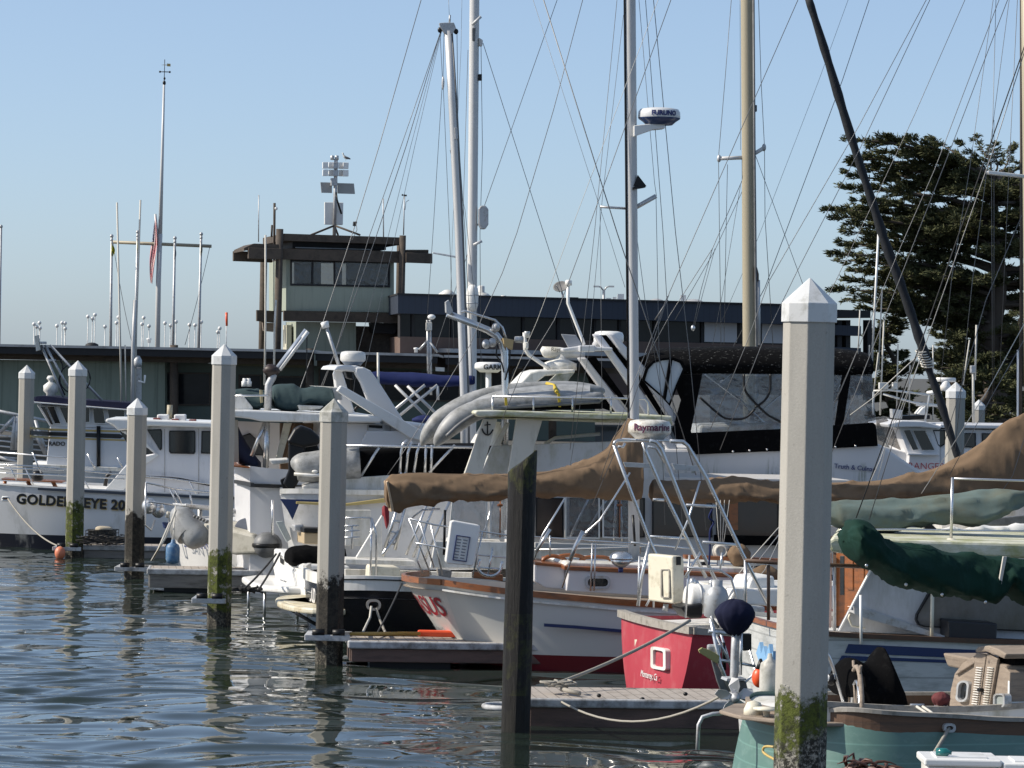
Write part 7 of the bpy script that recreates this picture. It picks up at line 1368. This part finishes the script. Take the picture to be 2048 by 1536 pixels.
    B.tube('crane_post', galv, [(535, 826), (537, 770), (545, 755), (548, 745)], .075, .6, 10); B.tube('crane_boom', mat('crane_blue_grey', (.22, .26, .33), .4), [(556, 738), (614, 661)], .065, .6, 4); B.tube('crane_boom_edge', white, [(559, 740), (616, 663)], .04, .55, 4); q = MB(); c = pl.at(543, 741, .6); q.ell(c, (.16, .14, .12), 12, 8, lambda p: p * (1 + .3 * noise.noise(p * 20))); q.build('crane_motor', mat('oily_winch', (.03, .018, .016), .5, var=.6), t); B.tube('crane_wire', wire_d, [(614, 664), (613, 766)], .012, .6)
    for p in ([(529, 770), (531, 655), (531, 470)], [(548, 750), (549, 655), (552, 600)]): B.tube('whip_antenna', wire_l if p[2][1] < 500 else white2, p, .022, 2.2, 6)
    # radar arch
    ar = mat('arch_gelcoat', (0.63, 0.63, 0.63), .35, var=.03)
    B.slab('radar_arch', ar, [(712, 735), (726, 734), (741, 741), (757, 762), (808, 842), (752, 840), (732, 790), (722, 765), (710, 745)], .4, .7, .03); B.slab('radar_arch', ar, [(668, 748), (672, 738), (682, 735), (690, 760), (712, 832), (684, 830), (672, 780)], 3.1, 3.4, .03); B.slab('arch_top', ar, [(670, 740), (676, 733), (690, 730), (712, 731), (738, 739), (722, 745), (690, 741)], .45, 3.3, .03)
    o, c, r, hh = radar(t, pl, 680, 731, 702, 731, 1.8, '', mat('radome_two_tone', (.6, .6, .58), .35, bands=[(0, (.12, .16, .22)), (pl.at(700, 723, 1.8).z, (.6, .6, .58))])); 
    B.slab('arch_speaker', black_p, [(690, 740), (706, 742), (708, 760), (694, 756)], 1.8, 2.2, .03)
    B.tube('searchlight_arm', galv, [(653, 655), (668, 700), (679, 735)], .035, 1.4); MB().lathe(pl.at(652, 656, 1.4), [(0, 0), (.07, 0), (.08, .12), (.05, .13), (0, .13)], 12, Vector((-.3, 0, 1))).build('searchlight', white, t)
    B.slab('dinghy_boom', white, [(674, 782), (682, 771), (692, 775), (845, 862), (860, 875), (842, 882), (820, 876), (686, 790)], .0, .25, .02)
    B.tube('bridge_aerial', white2, [(756, 705), (757, 812)], .025, .5); q = MB()
    B.slab('bridge_coaming', sw, [(766, 842), (870, 850), (870, 866), (766, 866)], .3, 3.5, .03); q = MB(); q.tube([pl.at(722 + 12 * math.cos(a), 822 - 10 * math.sin(a), .8) for a in [3.14 * i / 10 for i in range(11)]], .03, 6); q.build('bridge_hatch', black_p, t)
sportfisher()
def tender_boat():
    pl = Pl(700, 63, 4); B = Boat('motor_yacht', 'long white motor yacht with a black canvas cover and a tender on its bow rail', 'motor yacht', pl, 800, 2); t = B.t
    st = [(560, 985, .3, 600, .8), (620, 985, .1, 640, .3), (760, 988, 0, 760, .1), (1000, 990, 0, 1000, .1), (1250, 980, 1.6, 1200, 1.6)]; h, d, near, far, tt = hull(pl, 3.2, st, deck=.05, flare=.05); h.build('hull', mat('stern_grey_white', (0.57, 0.57, 0.57), .4, var=.06, dirt=((.3, .3, .28), .3, 3, None)), t); d.build('deck', white2, t); band(near, .09, .04, pl.n, None, -.02).build('gunwale', white2, t)
    B.slab('teak_stripe', mat('yellow_wood_stripe', (.46, .36, .14), .5, var=.15), [(592, 1003), (690, 1007), (772, 996), (780, 1000), (780, 1004), (690, 1012), (592, 1008)], -.10, -.02, .01); B.slab('navy_cove', navy_p, [(560, 998), (690, 1001), (690, 1005), (600, 1003), (585, 1040), (575, 1020)], -.06, -.01, .005)
    B.slab('side_deck_wall', white2, [(690, 956), (790, 950), (900, 955), (900, 992), (690, 985)], .2, .3); 
    q = MB(); slab(pl, [(690, 906), (715, 902), (800, 896), (935, 892), (1000, 893), (1000, 950), (800, 955), (745, 958), (722, 958), (700, 930)], .4, 2.9, q); q.build('canvas_cover', black_c, t, bevel=.08, seg=3)
    for p in ([(758, 895), (722, 952)], [(910, 890), (858, 945)], [(800, 945), (802, 905), (806, 888), (815, 880)], [(812, 945), (816, 905), (824, 882)], [(828, 945), (834, 905), (840, 886)], [(850, 945), (852, 890)], [(862, 945), (864, 890)], [(690, 891), (800, 893), (945, 895)], [(800, 945), (806, 950), (812, 945)]): B.tube('rail', steel, p, .026, .15)
    # tender: grey bow and black outboard
    t2 = thing('tender', 'small rigid inflatable tender with a black outboard behind the dirty capped pile', 'tender', pl.at(620, 950, .5))
    q = MB(); rs = smooth_tab([(586, 938, .05), (590, 936, .20), (602, 935, .27), (625, 934, .29), (660, 930, .30), (720, 926, .30)], 16); q.tube([pl.at(x, y, .3) for x, y, r in rs], [r for x, y, r in rs], 18); q.build('tube', pvc_w, t2)
    MB().tube([pl.at(x, y, .0) for x, y in ((588, 948), (625, 951), (690, 946))], .035, 6).build('rubbing_strake', white2, t2); MB().ell(pl.at(630, 943, .0), (.06, .03, .03), 8, 6).build('grab_handle', white2, t2)
    q = MB(); slab(pl, [(604, 972), (622, 966), (690, 966), (690, 984), (606, 982)], .2, 1.4, q); q.build('chock', white2, t2, bevel=.02)
    q = MB(); slab(pl, [(575, 880), (588, 858), (600, 850), (622, 858), (640, 874), (639, 890), (606, 896), (576, 888)], .3, .75, q); m1 = q.build('outboard_cowl', black_p, t2, bevel=.06, seg=3)
    q = MB(); slab(pl, [(577, 886), (612, 890), (606, 930), (598, 962), (585, 985), (566, 968), (577, 940)], .35, .7, q); q.build('outboard_leg', black_p, t2, bevel=.03); q = MB(); slab(pl, [(600, 888), (634, 888), (640, 905), (620, 912), (606, 908)], .9, 1.2, q); q.build('outboard_bracket', black_p, t2, bevel=.02); q = MB(); slab(pl, [(560, 960), (592, 944), (590, 985), (578, 990), (566, 980)], .9, 1.1, q); q.build('outboard_skeg', black_p, t2, bevel=.02)
    q = MB(); slab(pl, [(538, 920), (575, 918), (582, 925), (545, 930)], 1.2, 2.2, q); q.build('tender_console', white2, t2, bevel=.02)
tender_boat()
# ------------------------------------------------------------------ charter boat far right
def charter_boat():
    pl = Pl(1850, 92, 3); B = Boat('fishing_boat', 'white charter boat with red lettering and slanted wheelhouse windows', 'fishing boat', pl, 1900, 2); t = B.t
    w = mat('charter_white', (0.63, 0.63, 0.64), .35, var=.04); st = [(2300, 960, .3, 2300, .5), (2100, 958, 0, 2100, .2), (1900, 955, 0, 1900, .3), (1800, 945, .6, 1810, 1), (1740, 935, 2, 1760, 2)]; h, d, near, far, tt = hull(pl, 4, st); h.build('hull', w, t); d.build('deck', w, t)
    B.slab('wheelhouse', w, [(1778, 850), (1790, 846), (1880, 852), (1880, 960), (1815, 960), (1818, 912), (1798, 858)], .5, 3.4, .02); B.slab('wheelhouse_roof', w, [(1774, 848), (1804, 841), (1848, 842), (1882, 852), (1882, 858), (1835, 854), (1778, 855)], .2, 3.6, .03)
    for p in ([(1806, 860), (1820, 859), (1838, 900), (1826, 901)], [(1825, 860), (1850, 860), (1870, 901), (1844, 901)]): B.window(p, .47, fm=white2, w=1)
    B.slab('wheelhouse_brow', w, [(1816, 906), (1878, 907), (1878, 911), (1816, 910)], .3, .5); a = pl.at(1817, 938, .46); text('RANGER', .26, letter_r, 'lettering', t, a - pl.ax * .02, pl.ax, (0, 0, 1), -.002, .004)
    B.slab('long_cabin', w, [(1880, 858), (2200, 862), (2200, 965), (1880, 960)], .55, 3.4, .02); B.slab('cabin_roof', w, [(1880, 848), (2200, 852), (2200, 860), (1880, 856)], .3, 3.6, .03)
    for p in ([(1866, 860), (1891, 860), (1891, 888), (1882, 894), (1876, 890)], [(1925, 866), (1952, 866), (1952, 896), (1925, 894)], [(1964, 866), (2030, 868), (2030, 893), (1964, 892)]): B.window(p, .52)
    for p in ([(1747, 782), (1780, 780), (1858, 790)], [(1766, 788), (1830, 806), (1892, 812)], [(1858, 790), (1850, 845)], [(1747, 783), (1746, 830)], [(1832, 810), (1895, 812)]): B.tube('light_bar', white2, p, .03, 1.2)
    for x in (1759, 1768, 1786): B.slab('floodlight', white2, [(x, 765), (x + 9, 765), (x + 9, 778), (x, 778)], 1.1, 1.3, .01); 
    B.tube('radar_scanner', white, [(1873, 759), (1911, 760)], .06, 1.5, 8); MB().lathe(pl.at(1891, 782, 1.5), [(.13, 0), (.15, .12), (.1, .24), (.06, .28)], 14).build('radar_motor', white, t); MB().lathe(pl.at(1868, 790, 1.5), [(.1, 0), (.22, .05), (.2, .1), (0, .14)], 14).build('tv_dome', white, t)
    B.slab('raft_seat', white2, [(1834, 828), (1845, 815), (1852, 812), (1850, 830)], 1.0, 1.6, .03); B.slab('roof_rack', black_p, [(1790, 832), (1860, 830), (1860, 838), (1790, 840)], 1.5, 2.5); B.slab('roof_basket', galv, [(1785, 818), (1806, 820), (1804, 838), (1786, 836)], 1.2, 1.7)
    B.slab('bow_windscreen', clear_b, [(1752, 835), (1772, 834), (1810, 895), (1800, 900), (1756, 880)], 1.5, 1.55); B.slab('bow_house', w, [(1750, 888), (1815, 905), (1818, 950), (1750, 945)], .9, 3.2, .03)
    for p, r in (([(1757, 705), (1748, 780)], .02), ([(1796, 688), (1793, 838)], .02), ([(1768, 640), (1760, 830)], .025), ([(1820, 730), (1818, 845)], .02), ([(1866, 690), (1866, 840)], .02), ([(1953, 650), (1950, 760)], .03), ([(1939, 680), (1926, 770)], .02), ([(1946, 745), (1947, 846)], .04)): B.tube('whip_antenna', wire_l, p, r, 2.0, 6)
    B.slab('light_box', galv, [(1942, 731), (1951, 731), (1951, 746), (1942, 746)], 1.9, 2.1, .02)
charter_boat()
# ------------------------------------------------------------------ masts standing behind
def masted(label, px, Y, yaw, build, hullspan=(.0, 3)):
    pl = Pl(px, Y, yaw); B = Boat('sailboat', label, 'sailboat', pl, px, 1.5); t = B.t; a, b = hullspan
    st = [(a, 1000, .4, a + 20, 1.0), ((a * 3 + b) / 4, 1003, .05, (a * 3 + b) / 4, .3), ((a + b) / 2, 1004, 0, (a + b) / 2, .1), ((a + 3 * b) / 4, 998, .3, (a + 3 * b) / 4 - 5, .6), (b, 985, 1.5, b - 30, 1.5)]
    h, d, near, far, tt = hull(pl, 3.0, st, deck=.08); h.build('hull', white2, t); d.build('deck', white2, t)
    B.slab('coachroof', white2, [(a + (b - a) * .3, 985), (a + (b - a) * .7, 985), (a + (b - a) * .75, 1003), (a + (b - a) * .28, 1003)], .7, 2.3, .05); build(B); return B
def m1(B):
    B.tube('mast', alu, [(930, 985), (929, 800), (918, 465), (905, 200), (897, 62)], .088, 1.5, 12); B.tube('luff_track', pvc_d, [(939, 985), (938, 800), (926, 465), (913, 200), (904, 66)], .02, 1.45, 5)
    B.slab('masthead', galv, [(878, 46), (890, 45), (908, 45), (912, 56), (905, 68), (890, 68), (880, 54)], 1.42, 1.58, .01); B.tube('masthead_pin', galv, [(899, 46), (900, 30)], .02, 1.5)
    for x, y in ((880, 60), (912, 63)): MB().ell(B.pl.at(x, y, 1.5), (.05, .04, .06), 8, 6).build('halyard_block', black_p, B.t)
    for p, w in (([(881, 64), (803, 290), (739, 471), (672, 700), (610, 850)], 1.4), ([(881, 64), (813, 290), (752, 474), (687, 658), (620, 842)], 1.6), ([(882, 64), (822, 290), (776, 474), (717, 700), (695, 882)], .9), ([(883, 64), (830, 290), (790, 474), (739, 700), (722, 765)], .9), ([(880, 64), (885, 160), (866, 465), (850, 700)], 1.1), ([(888, 66), (886, 160), (899, 465), (908, 700)], 1.1), ([(914, 66), (916, 260), (930, 465), (945, 760)], 1.3), ([(900, 300), (930, 420), (960, 690), (975, 800)], 1.0)): B.wire(p, w, 1.5, 'shroud')
    MB().ell(B.pl.at(886, 166, 1.5), (.03, .03, .14), 8, 8).build('turnbuckle', alu, B.t); B.slab('mast_fitting', galv, [(909, 255), (915, 255), (916, 278), (910, 278)], 1.38, 1.44, .01)
masted('sailboat with a bare aluminium mast whose head shows below the picture edge', 925, 68, 3, m1, (700, 1150))
def m2(B):
    B.tube('mast', mast_w, [(942, 985), (943, 800), (945, 465), (949, 0), (952, -300)], .11, 1.5, 14)
    q = MB(); B.slab('radar_reflector', galv, [(957, 418), (962, 411), (971, 411), (977, 418), (977, 449), (971, 458), (962, 458), (957, 449)], 1.35, 1.6, .02); 
    q = MB(); q.lathe(B.pl.at(944, 624, 1.2), [(.0, 0), (.1, .05), (.13, .15), (.135, .4), (.12, .52), (.05, .6), (0, .6)], 16); q.build('mast_lamp_case', white2, B.t)
    for k in (.18, .36): q = MB(); q.lathe(B.pl.at(944, 624, 1.2) + Vector((0, 0, k)), [(.133, 0), (.142, .005), (.142, .02), (.133, .025)], 16); q.build('case_band', galv, B.t)
    for p in ([(944, 50), (962, 33)], [(947, 490), (964, 482)]): B.tube('mast_step', mast_w, p, .035, 1.2, 6)
    B.slab('mast_fitting', pvc_d, [(944, 55), (951, 55), (950, 82), (944, 82)], 1.36, 1.4, .02); B.slab('halyard_block', black_p, [(957, 148), (964, 148), (964, 161), (957, 161)], 1.4, 1.5, .01); B.slab('steaming_light', mast_w, [(958, 75), (966, 80), (965, 92), (958, 92)], 1.4, 1.55, .02)
    for p, w in (([(966, 86), (1087, 465), (1130, 600), (1200, 820)], 1.3), ([(1116, -5), (956, 448), (900, 610), (850, 760)], 1.3), ([(962, 90), (965, 300), (960, 465), (962, 800)], 1.2), ([(936, 100), (925, 465), (918, 800)], 1.1), ([(924, -5), (922, 100), (905, 465), (895, 780)], .7), ([(897, -5), (899, 40)], .8)): B.wire(p, w, 1.5, 'shroud')
    q = cloth(B.pl, [(735, 748, 756), (745, 742, 766), (790, 744, 770), (850, 748, 772), (900, 752, 772), (940, 750, 770), (950, 752, 766)], 1.5, .25, .04, 3, 40, 14, 3); q.build('sail_cover', blue_c, B.t)
    for p in ([(790, 770), (850, 830)], [(850, 770), (770, 835)], [(815, 772), (870, 825)], [(875, 770), (800, 830)], [(875, 772), (876, 800)]): B.tube('frame_strut', alu, p, .035, 1.2)
    q = cloth(B.pl, [(824, 838, 842), (835, 832, 844), (850, 830, 846), (862, 832, 846)], 1.0, .3, .03, 4, 16, 12); q.build('folded_cover', blue_c, B.t)
    B.slab('spreader', white, [(866, 504), (920, 513), (920, 517), (866, 507)], 1.3, 1.45, .005)
    for p in ([(855, 640), (857, 760)], [(860, 640), (862, 790)], [(838, 700), (857, 680)], [(875, 705), (860, 685)]): B.tube('weather_post', galv, p, .03, 3.0)
    B.slab('weather_box', white2, [(852, 645), (864, 645), (864, 661), (852, 661)], 2.9, 3.1, .01); MB().ell(B.pl.at(863, 634, 3.0), (.09, .08, .06), 10, 8).build('weather_cup', white, B.t)
masted('sailboat with a thick white mast and a blue sail cover', 945, 74, 3, m2, (720, 1200))
def m3(B):
    B.tube('mast', mast_t, [(1500, 985), (1499, 700), (1497, 300), (1495, 0), (1493, -300)], .158, 1.5, 14); B.tube('luff_track', pvc_d, [(1514, 985), (1513, 700), (1509, 300), (1507, 0)], .03, 1.3, 5)
    for p, o in (([(1437, 317), (1490, 315)], 2.6), ([(1498, 314), (1529, 295)], .4)): B.tube('spreader', mast_w, p, .045, 1.5, 8)
    for x, y in ((1438, 317), (1528, 295)): MB().ell(B.pl.at(x, y, 1.5), (.05, .06, .09), 8, 6).build('spreader_tip', galv, B.t)
    B.slab('steaming_light', black_p, [(1508, 210), (1514, 210), (1514, 223), (1508, 223)], 1.4, 1.55, .01); B.slab('halyard_bag', mat('rusty_halyard_bag', (.08, .06, .05), .8), [(1510, 535), (1514, 533), (1518, 548), (1518, 562), (1512, 562)], 1.3, 1.5, .02); B.tube('staysail_pole', alu, [(1516, 560), (1517, 690)], .05, 1.4)
    for p, w in (([(1463, -5), (1450, 160), (1437, 315), (1439, 470), (1442, 690)], 1.3), ([(1517, -5), (1522, 160), (1529, 295), (1530, 434), (1546, 690)], 1.3), ([(1511, 311), (1604, 564), (1640, 660)], 1.2), ([(1486, 357), (1425, 497), (1340, 630), (1280, 740)], 1.4), ([(1488, 375), (1430, 500), (1350, 640)], 1.2), ([(1455, 329), (1452, 470), (1448, 690)], 1.2), ([(1481, 371), (1446, 582), (1425, 690)], 1.0), ([(1698, -5), (1638, 160), (1516, 476), (1440, 650)], .8), ([(1425, 497), (1402, 580), (1385, 660)], 1.3), ([(1430, 497), (1405, 590), (1387, 660)], 1.1), ([(1740, -5), (1685, 160), (1530, 575), (1460, 705)], 1.5), ([(1480, -5), (1481, 300)], .8)): B.wire(p, w, 1.5, 'shroud')
    MB().ell(B.pl.at(1386, 656, 1.5), (.05, .05, .07), 8, 6).build('pulley', steel, B.t)
masted('sailboat with a tall tan mast rising behind the black canvas enclosure', 1500, 77, 3, m3, (1350, 1800))
def m4(B):
    B.tube('mast', timber, [(2040, 985), (2043, 500), (2043, 0), (2043, -300)], .028, 1.5, 8); B.tube('mast', white, [(2035, 985), (2036, 700)], .02, 1.5, 6)
    q = MB(); rs = smooth_tab([(1616, -6, 8), (1650, 102, 9), (1688, 228, 10), (1720, 330, 9), (1748, 415, 9.5), (1772, 490, 10.5), (1800, 565, 10), (1828, 645, 10), (1848, 705, 11), (1858, 740, 8), (1880, 800, 9), (1900, 865, 8), (1917, 918, 8)], 50); B_ = B.pl
    q.tube([B_.at(x, y, 1.5) for x, y, w in rs], [w * 52 / F * (1 + .10 * math.sin(i * 2.1)) for i, (x, y, w) in enumerate(rs)], 12); q.build('furled_jib', mat('furled_navy_jib', (.005, .008, .013), .8, var=.5, sc_=2.5, sv=(1, 1, .6), bump=.5, bsc=10), B.t)
    q = MB()
    for k in range(7): q.tube([B_.at(1843 + k * 2 + 12 * math.cos(a), 702 + k * 5 + 3 * math.sin(a), 1.5 - .12 * math.sin(a)) for a in [i / 10 * 6.28 for i in range(11)]], .012, 4)
    q.build('furling_line', wire_l, B.t)
    for p, w in (([(1846, 702), (1748, 792)], 2.2), ([(1826, 737), (1700, 830)], 1.6), ([(1838, 700), (1760, 920), (1720, 1010)], 1.3), ([(1843, 710), (1770, 900), (1745, 1000)], 1.3)): B.wire(p, w, 1.4, 'jib_sheet', wire_l)
masted('sailboat with a furled navy jib wound on its slanting forestay', 1950, 55, 3, m4, (1880, 2300))
